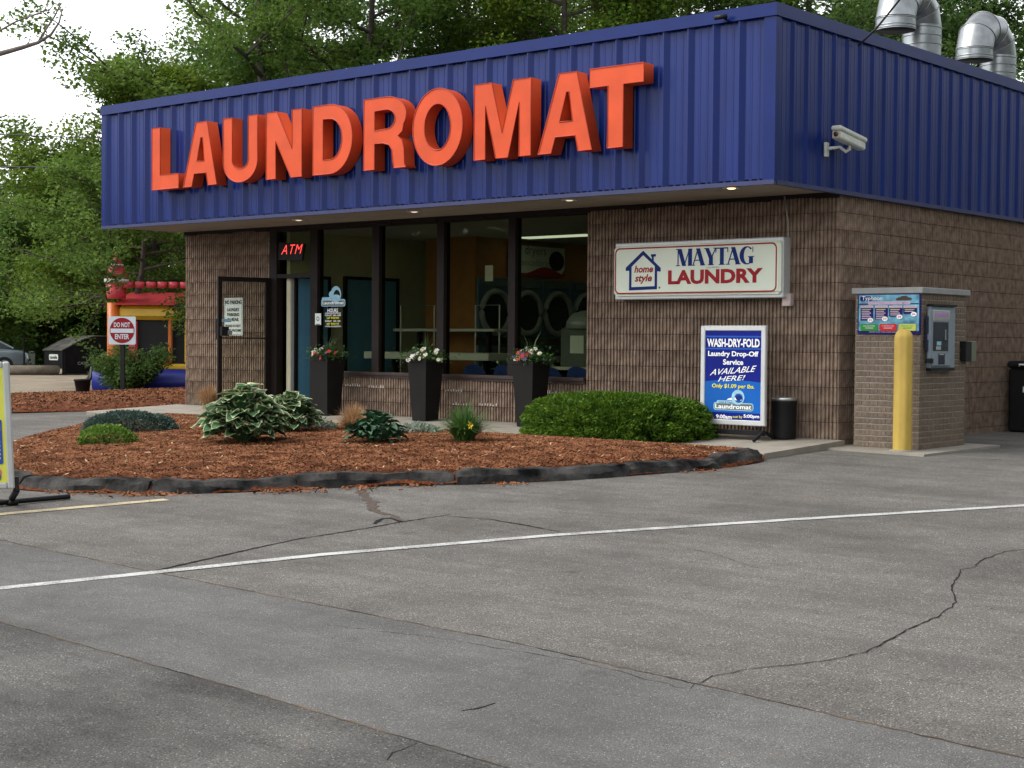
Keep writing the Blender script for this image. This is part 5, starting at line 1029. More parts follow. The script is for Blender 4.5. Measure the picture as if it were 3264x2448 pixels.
part(MB().bbox(-5.05, -4.45, 1.15, 1.65, 0.03, 1.30, 0.02), 'machine_body', M['inkgrey'], DV); part(MB().lathe([(0.31, 0.0), (0.30, 0.10), (0.23, 0.20), (0.10, 0.25), (0.001, 0.26)], (-4.75, 1.40, 1.30), 20), 'dome', M['chrome'], DV, True)
part(MB().box(-4.86, -4.62, 1.143, 1.148, 0.95, 1.2), 'notice', M['signwhite'], DV)

# ------------------------------------------------------------------ foliage helpers
def leaf_quads(P, size, up=0.35, tone=None, asp=0.6, rg=None, direc=None):
    rg = rg or rng; n = len(P); s = size * rg.uniform(0.65, 1.35, n)
    if direc is None: d = rg.standard_normal((n, 3)); d[:, 2] *= 0.6
    else: d = direc + rg.standard_normal((n, 3)) * 0.45
    d /= np.linalg.norm(d, axis=1)[:, None] + 1e-9
    nr = rg.standard_normal((n, 3)); nr[:, 2] = np.abs(nr[:, 2]) + up * 2
    b = np.cross(d, nr); b /= np.linalg.norm(b, axis=1)[:, None] + 1e-9; nn = np.cross(b, d)
    d = d * s[:, None]; b = b * (s * asp)[:, None]; nn = nn * (s * 0.15)[:, None]
    V = np.stack([P - d * 0.5, P + b * 0.5 + nn, P + d * 0.5, P - b * 0.5 + nn], 1).reshape(-1, 3)
    F = np.arange(n * 4).reshape(n, 4); return V, F
def limbs(base, H, crown_lo, R, n, rd, lean=(0, 0), trunk_r=0.22, sub=4, rise=0.45):
    """trunk polyline, limb polylines and the clump centres along them"""
    base = np.array(base, float); tr = [base]; k = 7
    for i in range(1, k + 1):
        f = i / k; tr.append(base + np.array([lean[0] * f + rd.uniform(-0.15, 0.15), lean[1] * f + rd.uniform(-0.15, 0.15), H * 0.93 * f]))
    tr = np.array(tr); lims = []; cl = []
    for i in range(n):
        f = crown_lo + (0.96 - crown_lo) * (i + rd.random() * 0.7) / n; p = np.array([np.interp(f, np.linspace(0, 1, k + 1), tr[:, j]) for j in range(3)])
        az = i * 2.39996 + rd.uniform(-0.4, 0.4); env = math.sin(pi * min(1, max(0.05, (f - crown_lo) / (1 - crown_lo) * 0.80 + 0.22))) ** 0.7
        L = R * env * rd.uniform(0.75, 1.15); el = rise * rd.uniform(0.3, 1.2) + 0.5 * max(0, f - 0.7)
        d = np.array([math.cos(az), math.sin(az), math.tan(el)]); d /= np.linalg.norm(d); pts = [p]; q = p
        for s_ in range(4):
            d = d + np.array([rd.uniform(-0.22, 0.22), rd.uniform(-0.22, 0.22), rd.uniform(-0.15, 0.12)]); d /= np.linalg.norm(d); q = q + d * L / 4; pts.append(q)
        lims.append((np.array(pts), trunk_r * 0.42 * (1 - 0.55 * f)))
        for s_ in range(1, 5): cl.append((pts[s_], 0.5 + 0.14 * s_))
        for j in range(sub):
            s0 = rd.randint(1, 3); d2 = d + np.array([rd.uniform(-1, 1), rd.uniform(-1, 1), rd.uniform(-0.5, 0.6)]); d2 /= np.linalg.norm(d2); L2 = L * rd.uniform(0.22, 0.5); e_ = pts[s0] + d2 * L2
            lims.append((np.array([pts[s0], pts[s0] + d2 * L2 * 0.5 + np.array([0, 0, rd.uniform(-0.1, 0.15)]), e_]), trunk_r * 0.16)); cl.append((e_, 0.85)); cl.append((pts[s0] + d2 * L2 * 0.6, 0.65))
    cl.append((tr[-1] + np.array([0, 0, 0.3]), 0.9)); return tr, lims, cl
def tree(name, label, base, H, R, nleaf, lsize, m, seed, crown_lo=0.25, n=16, clump=1.0, trunk_r=0.22, group='trees behind the laundromat', lean=(0, 0), asp=0.62, rise=0.45, sub=6, flat=0.65, shell=0.0):
    rd = random.Random(seed); rg = np.random.default_rng(seed); TR = thing(name, label, 'tree', base, group)
    tr, lims, cl = limbs(base, H, crown_lo, R, n, rd, lean, trunk_r, sub, rise); q = MB(); kk = len(tr)
    q.tube(tr, [trunk_r * (1.25 if i == 0 else 1) * (1 - 0.85 * i / (kk - 1)) for i in range(kk)], 8)
    for pts, r0 in lims: q.tube(pts, [max(0.012, r0 * (1 - 0.8 * i / (len(pts) - 1))) for i in range(len(pts))], 5, False)
    part(q, 'trunk', M['bark'], TR, True)
    C0 = np.array([c for c, _ in cl]); W = np.array([w_ for _, w_ in cl]); pr = W ** 2 / (W ** 2).sum(); nleaf = int(nleaf * 1.85); lsize *= 0.88; clump *= 0.84; idx = rg.choice(len(cl), nleaf, p=pr)
    v = rg.standard_normal((nleaf, 3)); v /= np.linalg.norm(v, axis=1)[:, None]; rr_ = rg.random(nleaf) ** 0.45
    P = C0[idx] + v * (rr_ * W[idx] * clump)[:, None] * np.array([1, 1, flat]); ct = rg.normal(0, 0.20, len(cl))
    tone = np.clip(0.48 + ct[idx] + rg.normal(0, 0.17, nleaf), 0, 1)
    V, F = leaf_quads(P, lsize, 0.35, asp=asp, rg=rg); link('crown', fast_mesh('crown', V, F, tone), m, TR)
    for ch in TR.children:
        if ch.name.startswith('crown'): parent(ch, TR)
    return TR
def ground_at(px, depth):          # a point on the ground in the direction of picture column px (2212-wide view), at the given distance
    p = dep(px * 1.47559, 1079, depth); return (p[0], p[1], float(g(p[0], p[1])) - 0.02)

# ------------------------------------------------------------------ trees
T_ = [  # column, distance, height, radius, leaves, leaf size, material, crown start, limbs, clump, label
    ('oak_tree', 560, 43, 15.5, 6.2, 26000, 0.15, 'leafA', 0.22, 20, 0.95, 'open branched oak reaching over the left end of the fascia, sky showing through it'),
    ('maple_tree', 800, 47, 17, 6.0, 36000, 0.16, 'leafA', 0.18, 24, 1.25, 'mid green tree rising behind the letters U and N of the fascia'),
    ('maple_tree', 1010, 52, 18, 5.5, 30000, 0.17, 'leafC', 0.15, 24, 1.35, 'dark green tree rising behind the letter O of the fascia'),
    ('maple_tree', 1210, 44, 15.5, 5.0, 36000, 0.15, 'leafB', 0.20, 24, 1.25, 'bright yellow green tree rising behind the letter M of the fascia'),
    ('maple_tree', 1480, 48, 17, 5.6, 36000, 0.16, 'leafA', 0.18, 24, 1.3, 'green tree rising behind the letters A and T of the fascia'),
    ('maple_tree', 1330, 58, 20, 7.0, 30000, 0.19, 'leafC', 0.12, 26, 1.5, 'tall dark tree standing farthest back above the middle of the roof'),
    ('maple_tree', 1740, 46, 16, 5.0, 32000, 0.16, 'leafC', 0.15, 24, 1.3, 'dark green tree just behind the highest corner of the fascia'),
    ('maple_tree', 640, 60, 17, 6.5, 26000, 0.19, 'leafC', 0.12, 22, 1.4, 'dark tree far behind the open oak, left of the letter D'),
    ('pine_tree', 2010, 50, 16.5, 4.6, 34000, 0.17, 'leafC', 0.10, 28, 1.15, 'dark pine like tree directly behind the two roof vents'),
    ('pine_tree', 2330, 47, 10.0, 3.0, 18000, 0.15, 'leafC', 0.20, 20, 1.05, 'dark tree cut by the right edge of the picture, beyond the vents'),
    ('maple_tree', 1860, 60, 17, 5.5, 24000, 0.19, 'leafC', 0.10, 22, 1.4, 'dark tree far behind the nearer roof vent'),
    ('maple_tree', 335, 45, 9.6, 4.4, 36000, 0.15, 'leafB', 0.16, 22, 1.15, 'yellow green maple against the left end of the fascia'),
    ('maple_tree', 190, 66, 8.4, 4.6, 30000, 0.17, 'leafA', 0.30, 22, 1.3, 'rounded green tree above the dumpster'),
    ('maple_tree', 20, 66, 6.9, 4.8, 30000, 0.18, 'leafA', 0.08, 22, 1.4, 'green tree at the left edge of the picture above the parked cars'),
    ('maple_tree', -120, 60, 6.8, 4.6, 22000, 0.18, 'leafA', 0.10, 22, 1.4, 'tree mostly cut off by the left edge of the picture'),
    ('maple_tree', 400, 66, 10.5, 5.0, 26000, 0.19, 'leafC', 0.06, 22, 1.45, 'dark tree behind the inflatable castle'),
]
for i, (nm, px, dd, H, R, nl, ls, m, clo, nn_, cl_, lab) in enumerate(T_):
    tree(nm, lab, ground_at(px, dd), H, R, nl, ls, M[m], 100 + i, clo, nn_, cl_, group='trees behind the laundromat' if px > 400 else 'trees beyond the gravel lot')
tree('pine_tree', 'thin crowned pine with bare grey twigs poking above the left tree line', ground_at(70, 78), 10.2, 2.6, 9000, 0.17, M['needle'], 301, 0.45, 22, 0.75, 0.2, 'trees beyond the gravel lot')
tree('maple_tree', 'low branched maple hanging over the inflatable castle roof', ground_at(310, 38.8), 5.9, 3.5, 15000, 0.115, M['leafA'], 302, 0.34, 24, 0.62, 0.13, 'trees beyond the gravel lot', rise=0.12)
tree('plum_tree', 'dark purple leaved shrub tree behind the white post', ground_at(48, 65), 6.6, 2.5, 16000, 0.13, M['leafD'], 303, 0.20, 18, 0.9, 0.12, 'trees beyond the gravel lot')
# undergrowth closing the wood behind the lot
def mass(name, cols, d0, d1, h0, n, ls, m, seed):
    rg = np.random.default_rng(seed); u = rg.uniform(cols[0], cols[1], n); dd = rg.uniform(d0, d1, n); z = rg.random(n) ** 1.2; P = np.array([dep(a * 1.47559, 1079, b) for a, b in zip(u, dd)]); gz = g(P[:, 0], P[:, 1])
    hh = h0 * (0.8 + 0.25 * np.sin(u * 0.045) + 0.15 * np.sin(u * 0.13 + 1)); P[:, 2] = gz + z * hh
    V, F = leaf_quads(P, ls, 0.3, rg=rg); stuff(link(name, fast_mesh(name, V, F, np.clip(rg.normal(0.32, 0.2, n), 0, 1)), m))
mass('undergrowth', (-200, 470), 70, 80, 6.0, 30000, 0.30, M['leafC'], 5)
def forest():
    rg = np.random.default_rng(6); path = np.array([(-12, -92), (-32, -82), (-50, -68), (-62, -52), (-66, -25), (-70, 0)]); right = np.array([tuple(dep(420 * 1.47559, 1079, 68)[:2]), tuple(dep(1400 * 1.47559, 1079, 66)[:2]), tuple(dep(2300 * 1.47559, 1079, 62)[:2]), (22, 34), (25, 12), (27, -6), (28, -22)]); mid = np.array(dep(2000 * 1.47559, 1079, 63)[:2]); first = np.concatenate([right[:2], mid[None]]); edge = right[2]; last = right[2:]; right = np.stack([mid, edge])
    Vs, Fs, Ts, b = [], [], [], 0
    for pth, n, ls, h in ((first, 62000, 0.45, 13.5), (right, 9000, 0.5, 8.0), (last, 46000, 0.6, 15.0), (path, 80000, 1.0, 12.0)):  # added out of view: path darkens window reflections; last, made taller, shades side fascia
        a = np.concatenate([[0], np.cumsum(np.linalg.norm(np.diff(pth, axis=0), axis=1))]); u = rg.uniform(0, a[-1], n); x = np.interp(u, a, pth[:, 0]) + rg.uniform(-4, 4, n); y = np.interp(u, a, pth[:, 1]) + rg.uniform(-4, 4, n)
        hh = h * (0.85 + 0.18 * np.sin(u * 0.5) + 0.10 * np.sin(u * 1.3 + 1)); z = g(x, y) + rg.random(n) ** 1.1 * hh; V, F = leaf_quads(np.stack([x, y, z], 1), ls, 0.3, rg=rg); Vs.append(V); Fs.append(F + b); b += len(V); Ts.append(np.clip(rg.normal(0.32, 0.2, n), 0, 1))
    stuff(link('forest', fast_mesh('forest', np.concatenate(Vs), np.concatenate(Fs), np.concatenate(Ts)), M['leafC']))
forest()
P = np.stack([rng.uniform(0, 1, 6000), rng.uniform(0, 1, 6000)], 1); q0, q1 = np.array(gv[0]), np.array(gv[1]); vd_ = np.array(vd); P3 = q0 + (P[:, :1] * 14 - 7) * vd_ + P[:, 1:] * np.array([-0.7, 0.7]) * 5
P3 = np.concatenate([P3, (g(P3[:, 0], P3[:, 1]) + 0.08)[:, None]], 1); V, F = leaf_quads(P3, 0.22, -0.2, direc=np.array([0, 0, 1.0]), asp=0.2); stuff(link('grass', fast_mesh('grass', V, F, np.clip(rng.normal(0.5, 0.25, 6000), 0, 1)), M['grass']))
# bare branches reaching in at the upper left, and the overhead wires
DB = thing('dead_branch', 'bare dead branches reaching in from the upper left against the sky', 'branch', tuple(dep(0, 172, 22)))
def br(px, r0, r1): return MB().tube([tuple(dep(x * 1.47559, y * 1.47559, 22)) for x, y in px], list(np.linspace(r0, r1, len(px))), 6)
part(br([(-160, 190), (-70, 140), (0, 116), (50, 102), (82, 92), (110, 75), (128, 48), (135, 18)], 0.050, 0.008), 'limb', M['deadwood'], DB, True)
part(br([(82, 92), (100, 62), (118, 35), (130, 10), (128, -10)], 0.018, 0.006), 'limb', M['deadwood'], DB, True)
part(br([(-80, 110), (-20, 78), (0, 66), (34, 47), (70, 33), (108, 20), (120, 5)], 0.020, 0.006), 'limb', M['deadwood'], DB, True)
for px in ([(70, 33), (84, 30), (96, 22), (104, 5)], [(110, 75), (118, 60), (126, 55)], [(34, 47), (22, 52), (8, 62)], [(118, 35), (124, 24), (134, 14)], [(50, 102), (62, 92), (66, 78)]): part(br(px, 0.012, 0.005), 'twig', M['deadwood'], DB, True)
def wire(px, d, r, label):
    tag(part(MB().tube([tuple(dep(x * 1.47559, y * 1.47559, d)) for x, y in px], r, 5), 'overhead_wire', M['cable']), label, 'wire', 'overhead wires')
wire([(-60, 288), (60, 293), (140, 296), (220, 298), (420, 301)], 40, 0.014, 'thin overhead wire crossing the sky, highest of the two'); wire([(-60, 360), (60, 361), (150, 362), (230, 356), (420, 340)], 40, 0.022, 'thick overhead cable crossing the left trees, the lower one')

# ------------------------------------------------------------------ left side objects
def frame_at(px, py, yaw_off=0.0):
    p = at(px, py); a = YAW + yaw_off; return p, Matrix.Translation(p) @ Matrix.Rotation(a, 4, 'Z')     # local x = to the right, y = away
# DO NOT ENTER sign
p, Tm = frame_at(391, 1266, -0.10); sc_ = (Vector(p) - Vector(CAM)).dot(Vector(CW)) / CF
DN = thing('road_sign', 'square white sign with red disc and white bar on a dark post', 'sign', tuple(p))
def loc(T, *q): return tuple(T @ Vector(q))
q = MB(); q.T = Tm; q.box(-0.045, 0.045, -0.03, 0.03, -0.1, (1266 - 1150) * sc_ + 0.5); part(q, 'post', M['darksteel'], DN)
sw_ = 89 * sc_; z0 = (1266 - 1098) * sc_; ex = Tm.to_3x3() @ Vector((1, 0, 0)); nf = Tm.to_3x3() @ Vector((0, -1, 0)); o = Tm @ Vector((-sw_ / 2, -0.035, z0))
cut([rrect(sw_, sw_, 0.03)], o, ex, EZ, M['signface'], DN, 'sign_plate', 0.006); o2 = o + nf * 0.006
cut([arc(sw_ / 2, sw_ / 2, sw_ * 0.455, sw_ * 0.455, 0, 360, 40)[:-1]], o2, ex, EZ, M['signred'], DN, 'red_disc'); o3 = o + nf * 0.009
cut([rect(0.075 * sw_, 0.925 * sw_, 0.415 * sw_, 0.565 * sw_)], o3, ex, EZ, M['signface'], DN, 'white_bar')
for s_, a, b, u, v in (('DO NOT', 0.615, 0.79, 0.20, 0.80), ('ENTER', 0.19, 0.37, 0.24, 0.76)): text(s_, o3 + ex * (u * sw_) + Vector((0, 0, a * sw_)), ex * ((v - u) * sw_), Vector((0, 0, (b - a) * sw_)), M['signface'], DN, bold=0.03)
# tub
p = at(264, 1275) + Vector((0, 0, 0.15)); hs_ = (Vector(p) - Vector(CAM)).dot(Vector(CW)) / CF
TU = thing('rubber_tub', 'black rubber tub with a raised rim beside the dark shrub', 'tub', tuple(p))
hh = 44 * hs_; r1 = 28 * hs_; q = MB(); n = 24; vs = []; fs = []
for i, (rr_, z) in enumerate(((0.72, 0), (0.95, 0.86), (1.03, 0.88), (1.03, 1.0), (0.92, 1.0), (0.70, 0.1))):
    for k in range(n):
        t = 2 * pi * k / n; lift = (0.0 if i in (0, 5) else (0.95 * max(0, math.cos(t - YAW - 0.5)) ** 6) * (1 if i > 2 else 0.3)); vs.append((p.x + r1 * rr_ * math.cos(t), p.y + r1 * rr_ * math.sin(t), p.z + hh * (z + lift)))
    if i: fs += [((i - 1) * n + k, (i - 1) * n + (k + 1) % n, i * n + (k + 1) % n, i * n + k) for k in range(n)]
part(q.add(vs, fs), 'tub_body', M['black'], TU, True)
# inflatable castle, in its own frame: x to the right, y away
p = at(345, 1254); CT_ = (Vector(p) - Vector(CAM)).dot(Vector(CW)) / CF
Tm = Matrix.Translation(p) @ Matrix.Rotation(YAW + 0.06, 4, 'Z')
IC = thing('inflatable_castle', 'yellow, red and blue inflatable bouncy castle with dark mesh windows', 'bouncy castle', tuple(p))
def X_(px): return (px - 345) * CT_
def Z_(py): return (1254 - py) * CT_
def infl(pts, r, m, name, n=14):
    q = MB(); q.T = Tm; q.tube(pts, r, n); return part(q, name, M[m], IC, True)
WC = 4.6; zb1 = Z_(1180)
for y, nm in ((0.0, 'base_tube'), (0.55, 'base_tube')): infl([(X_(300), y, zb1 * 0.5), (X_(420), y, zb1 * 0.55), (X_(560), y, zb1 * 0.52), (WC, y, zb1 * 0.5)], zb1 * 0.52, 'vinylblue', nm)
q = MB(); q.T = Tm; q.bbox(X_(330), WC, 0.5, 4.0, 0.0, zb1 * 0.95, 0.1); part(q, 'floor_cushion', M['vinylblue'], IC)
zt_ = Z_(970)
def slabv(x0, x1, z0, z1, m, name, y0=0.62, y1=0.95, b=0.10):
    q = MB(); q.T = Tm; q.bbox(x0, x1, y0, y1, z0, z1, b); return part(q, name, M[m], IC)
slabv(X_(358), WC, Z_(1018), zt_, 'vinylyellow', 'wall_beam'); slabv(X_(420), WC, Z_(1182), Z_(1160), 'vinylyellow', 'wall_beam', b=0.05); slabv(X_(572), X_(592), Z_(1160), Z_(1018), 'vinylyellow', 'wall_post', b=0.05)
slabv(X_(392), X_(420), Z_(1182), Z_(1018), 'vinylred', 'wall_post', b=0.05)
slabv(X_(520), X_(533), Z_(1160), Z_(1018), 'vinylorange', 'window_bar', 0.60, 0.75, 0.03); slabv(X_(420), X_(533), Z_(1160), Z_(1148), 'vinylorange', 'window_bar', 0.60, 0.75, 0.03)
q = MB(); q.T = Tm; q.box(X_(400), WC, 0.80, 0.84, Z_(1165), Z_(1015)); part(q, 'mesh_window', M['net'], IC)
infl([(X_(343), 0.75, 0.2), (X_(343), 0.75, zt_ * 0.5), (X_(343), 0.75, zt_ + 0.05)], 0.16, 'vinylorange', 'pillar')
q = MB(); q.T = Tm; q.add([(X_(352), 0.45, zt_), (WC, 0.45, zt_), (WC, 1.7, Z_(925)), (X_(372), 1.7, Z_(925)), (X_(352), 3.6, zt_), (WC, 3.6, zt_)], [(0, 1, 2, 3), (3, 2, 5, 4), (0, 3, 4)]); part(q, 'roof', M['vinylred'], IC)
for i in range(6): infl([(X_(395 + i * 36), 0.55, Z_(915)), (X_(395 + i * 36), 0.55, Z_(895))], 0.12, 'vinylred', 'battlement', 10)
q = MB(); q.T = Tm; cx_ = X_(352)
for k, (z0, z1, r0, r1_, m) in enumerate(((Z_(950), Z_(900), 0.24, 0.26, 'vinylred'), (Z_(900), Z_(886), 0.30, 0.30, 'white'), (Z_(886), Z_(845), 0.25, 0.16, 'vinylred'), (Z_(845), Z_(838), 0.17, 0.17, 'white'), (Z_(838), Z_(815), 0.14, 0.04, 'vinylred'), (Z_(815), Z_(800), 0.05, 0.05, 'vinylred'))):
    q = MB(); q.T = Tm; q.lathe([(r0 * 0.9, z0), (r0, z0 + 0.3 * (z1 - z0)), (r1_, z1), (0.001, z1 + 0.01)], (cx_, 0.75, 0), 18); part(q, 'turret_ring', M[m], IC, True)
# dark shrub before the castle
def shrub(name, label, cat, base, rx, ry, rz, n, ls, m, seed, z0=0.0, branches=9, group=None, asp=0.5, tone=0.4):
    rd = random.Random(seed); rg = np.random.default_rng(seed); SH = thing(name, label, cat, base, group); q = MB(); tips = []
    for i in range(branches):
        a = 2 * pi * i / branches + rd.uniform(-0.3, 0.3); f = rd.uniform(0.5, 1.0); e_ = np.array([base[0] + rx * 0.8 * f * math.cos(a), base[1] + ry * 0.8 * f * math.sin(a), base[2] + rz * rd.uniform(0.35, 1.0)]); b0 = np.array(base)
        mid = (b0 + e_) / 2 + np.array([0, 0, 0.1 * rz]); q.tube([b0, mid, e_], [0.02, 0.014, 0.006], 5); tips += [(e_, 1.0), (mid, 0.7), ((mid + e_) / 2, 0.85)]
    part(q, 'stems', M['bark'], SH, True); C0 = np.array([t for t, _ in tips]); idx = rg.integers(0, len(tips), n); v = rg.standard_normal((n, 3)); v /= np.linalg.norm(v, axis=1)[:, None]
    P = C0[idx] + v * (rg.random(n) ** 0.5)[:, None] * np.array([rx * 0.7, ry, rz * 0.6]) * 0.36; P[:, 2] = np.maximum(P[:, 2], base[2] + 0.02); ct = rg.normal(0, 0.12, len(tips))
    V, F = leaf_quads(P, ls, 0.3, asp=asp, rg=rg); me = fast_mesh('foliage', V, F, np.clip(tone + ct[idx] + rg.normal(0, 0.18, n), 0, 1)); link('foliage', me, m, SH); return SH
p = at(415, 1256); shrub('dark_shrub', 'loose dark evergreen shrub in front of the blue castle base', 'shrub', tuple(p), 1.7, 0.6, 1.05, 6500, 0.10, M['leafC'], 11, branches=24)
p = at(590, 1250); shrub('dark_shrub', 'small dark shrub half hidden by the left corner of the building', 'shrub', tuple(p), 0.35, 0.4, 0.6, 1200, 0.09, M['leafC'], 12)
# dumpster, own frame: x along the long side, y along the short end
pb_ = at(199, 1196); ds = (Vector(pb_) - Vector(CAM)).dot(Vector(CW)) / CF
Rv = Vector((CR[0], CR[1], 0)).normalized(); Dv = Vector((CW[0], CW[1], 0)).normalized(); th_ = math.radians(38)
ea = Rv * math.cos(th_) - Dv * math.sin(th_); eb = Rv * math.sin(th_) + Dv * math.cos(th_)
DU = thing('dumpster', 'black steel dumpster with rounded grey lid and white label plate', 'dumpster', tuple(pb_))
Wd = 75 * ds / math.cos(th_); Ln = 128 * ds / math.sin(th_) * 0.92; hw_ = 79 * ds; hp = 46 * ds
def DQ(u, v, z): return tuple(Vector(pb_) - ea * (Wd - u) + eb * v + Vector((0, 0, z)))        # u across the front end, v back, z up
def dfaces(name, m, quads):
    q = MB()
    for f in quads: q.poly([DQ(*c) for c in f])
    return part(q, name, m, DU)
nb = 12; top = [(v / nb * Ln, hw_ + hp * math.sin(min(1.0, v / nb / 0.75) * pi / 2)) for v in range(nb + 1)]
dfaces('front_end', M['darksteel'], [[(0, 0, 0.04), (Wd, 0, 0.04), (Wd, 0, hw_), (0, 0, hw_)]])
q = MB(); vsf = [DQ(0, 0, 0.04), DQ(Wd, 0, 0.04)]
for u in (0, Wd): part(MB().poly([DQ(u, 0, 0.04)] + [DQ(u, v, z) for v, z in top] + [DQ(u, Ln, 0.04)]), 'side_panel', M['darksteel'], DU)
dfaces('rear_end', M['darksteel'], [[(0, Ln, 0.04), (Wd, Ln, 0.04), (Wd, Ln, top[-1][1]), (0, Ln, top[-1][1])]])
for u0, u1 in ((-0.04, Wd * 0.49), (Wd * 0.51, Wd + 0.04)):
    q = MB(); vs = []; fs = []
    for i, (v, z) in enumerate(top):
        for u in (u0, u1):
            for dz_ in (0.03, -0.01): vs.append(DQ(u, v - (0.05 if i == 0 else 0), z + dz_))
        if i: a = 4 * i - 4; fs += [(a, a + 2, a + 6, a + 4), (a + 1, a + 5, a + 7, a + 3), (a, a + 4, a + 5, a + 1), (a + 2, a + 3, a + 7, a + 6)]
    fs += [(0, 1, 3, 2)]; part(q.add(vs, fs), 'lid', M['lid'], DU, False)
dfaces('worn_skirt', M['scuff'], [[(0.01, -0.012, 0.05), (Wd - 0.01, -0.012, 0.05), (Wd - 0.01, -0.012, 0.24), (Wd * 0.7, -0.012, 0.20), (Wd * 0.5, -0.012, 0.30), (Wd * 0.3, -0.012, 0.22), (0.01, -0.012, 0.18)]])
for v in (0.0, 0.5 * Ln): part(MB().prism([DQ(Wd, v + 0.05, 0.04), DQ(Wd, v + 0.13, 0.04), DQ(Wd, v + 0.13, hw_ * 0.98), DQ(Wd, v + 0.05, hw_ * 0.98)], ea * 0.002, ea * 0.05), 'stiffener', M['darksteel'], DU)
lo = Vector(DQ(Wd * 0.28, -0.016, hw_ * 0.60)); cut([rrect(Wd * 0.50, hw_ * 0.24, 0.05)], lo, ea, EZ, M['signwhite'], DU, 'label_plate'); text('casella', Vector(DQ(Wd * 0.32, -0.020, hw_ * 0.655)), ea * (Wd * 0.42), Vector((0, 0, hw_ * 0.13)), M['inkblack'], DU, bold=0.03)
text('CASELLA', Vector(DQ(Wd + 0.01, Ln * 0.30, hw_ * 0.42)), eb * (Ln * 0.34), Vector((0, 0, hw_ * 0.12)), M['aframe'], DU, bold=0.01); cut([rrect(Ln * 0.16, hw_ * 0.16, 0.03)], Vector(DQ(Wd + 0.01, Ln * 0.82, hw_ * 0.78)), eb, EZ, M['aframe'], DU, 'label_plate')
# parked cars beyond the verge
def car(px, dd, heading, paint, label):
    o = Vector(ground_at(px, dd)); Tm = Matrix.Translation(o) @ Matrix.Rotation(heading, 4, 'Z'); CA = thing('parked_car', label, 'car', tuple(o), 'cars parked beyond the verge')
    st = [(-2.25, 0.45, 0.62, 0.80), (-2.1, 0.28, 0.78, 0.86), (-1.5, 0.22, 0.90, 0.88), (-0.8, 0.22, 0.98, 0.89), (0.5, 0.22, 0.96, 0.89), (1.5, 0.22, 0.93, 0.88), (2.1, 0.28, 0.88, 0.84), (2.3, 0.45, 0.75, 0.76)]
    q = MB(); q.T = Tm; vs = []; fs = []
    for x, z0, z1, hw in st:
        for y, z in ((-hw * 0.92, z0), (-hw, z0 + 0.15), (-hw, z1 - 0.14), (-hw * 0.9, z1), (hw * 0.9, z1), (hw, z1 - 0.14), (hw, z0 + 0.15), (hw * 0.92, z0)): vs.append((x, y, z))
    for i in range(len(st) - 1): fs += [(i * 8 + k, i * 8 + (k + 1) % 8, i * 8 + 8 + (k + 1) % 8, i * 8 + 8 + k) for k in range(8)]
    fs += [tuple(range(8)), tuple(56 + k for k in range(8))[::-1]]; part(q.add(vs, fs), 'body', paint, CA, True)
    cb = [(-1.15, 0.95, 0.80), (-0.35, 1.38, 0.62), (0.45, 1.45, 0.62), (1.0, 1.36, 0.62), (1.75, 0.95, 0.78)]; q = MB(); q.T = Tm; vs = []; fs = []
    for x, z, hw in cb: vs += [(x, -hw, z), (x, hw, z)]
    q.add(vs, [(2, 3, 5, 4), (4, 5, 7, 6)]); part(q, 'roof', paint, CA, True)
    q = MB(); q.T = Tm; q.add([vs[0], vs[1], vs[3], vs[2]], [(0, 1, 2, 3)]); part(q, 'windscreen', M['carglass'], CA)
    q = MB(); q.T = Tm; q.add([vs[6], vs[7], vs[9], vs[8]], [(0, 1, 2, 3)]); part(q, 'rear_window', M['carglass'], CA)
    for s_ in (0, 1):
        q = MB(); q.T = Tm; q.poly([vs[s_], vs[2 + s_], vs[4 + s_], vs[6 + s_], vs[8 + s_]]); part(q, 'side_window', M['carglass'], CA)
        q = MB(); q.T = Tm; e = -1 if s_ == 0 else 1
        for a, b in ((0, 2), (4, 4), (6, 8)):
            pa_, pb2 = Vector(vs[a + s_]), Vector(vs[b + s_])
            if a == b: pb2 = Vector((pa_.x + 0.05, e * 0.83, 0.95))
            q.tube([pa_, pb2], 0.035, 6)
        part(q, 'window_pillar', paint, CA)
        q = MB(); q.T = Tm; q.bbox(-0.85, -0.68, e * 0.86 - 0.1, e * 0.86 + 0.1, 0.98, 1.10, 0.03); part(q, 'mirror', paint, CA)
        for x in (-1.45, 1.4):
            q = MB(); q.T = Tm; q.tube([(x, e * 0.68, 0.32), (x, e * 0.90, 0.32)], 0.32, 18); wh = part(q, 'wheel', M['rubber'], CA)
            q = MB(); q.T = Tm; q.tube([(x, e * 0.895, 0.32), (x, e * 0.912, 0.32)], 0.20, 14); part(q, 'rim', M['steel'], wh)
    for y in (-0.6, 0.6):
        q = MB(); q.T = Tm; q.bbox(-2.24, -2.12, y - 0.2, y + 0.2, 0.58, 0.72, 0.03); part(q, 'headlight', M['white'], CA)
car(-84, 58, YAW + 0.50, M['carsilver'], 'silver saloon car seen behind the left edge of the verge'); car(-88, 66, YAW + 0.50, M['carblue'], 'blue grey car parked behind the silver one')
p = at(100, 1160); o = Vector(ground_at(67, 61)); WP = tag(part(MB().lathe([(0.16, 0), (0.155, 0.75), (0.10, 0.82), (0.001, 0.83)], tuple(o), 14), 'white_post', M['signwhite'], None, True), 'short thick white post standing between the car and the dumpster', 'post')
o = Vector(ground_at(44, 55.5)); LGv = Rv * 1.5; tag(part(MB().tube([tuple(o - LGv * 0.3 + Vector((0, 0, 0.2))), tuple(o + LGv + Vector((0, 0, 0.2)) + Dv * 0.5)], 0.17, 12), 'log', M['wood'], None, True), 'grey log lying on the grass in front of the silver car', 'log')
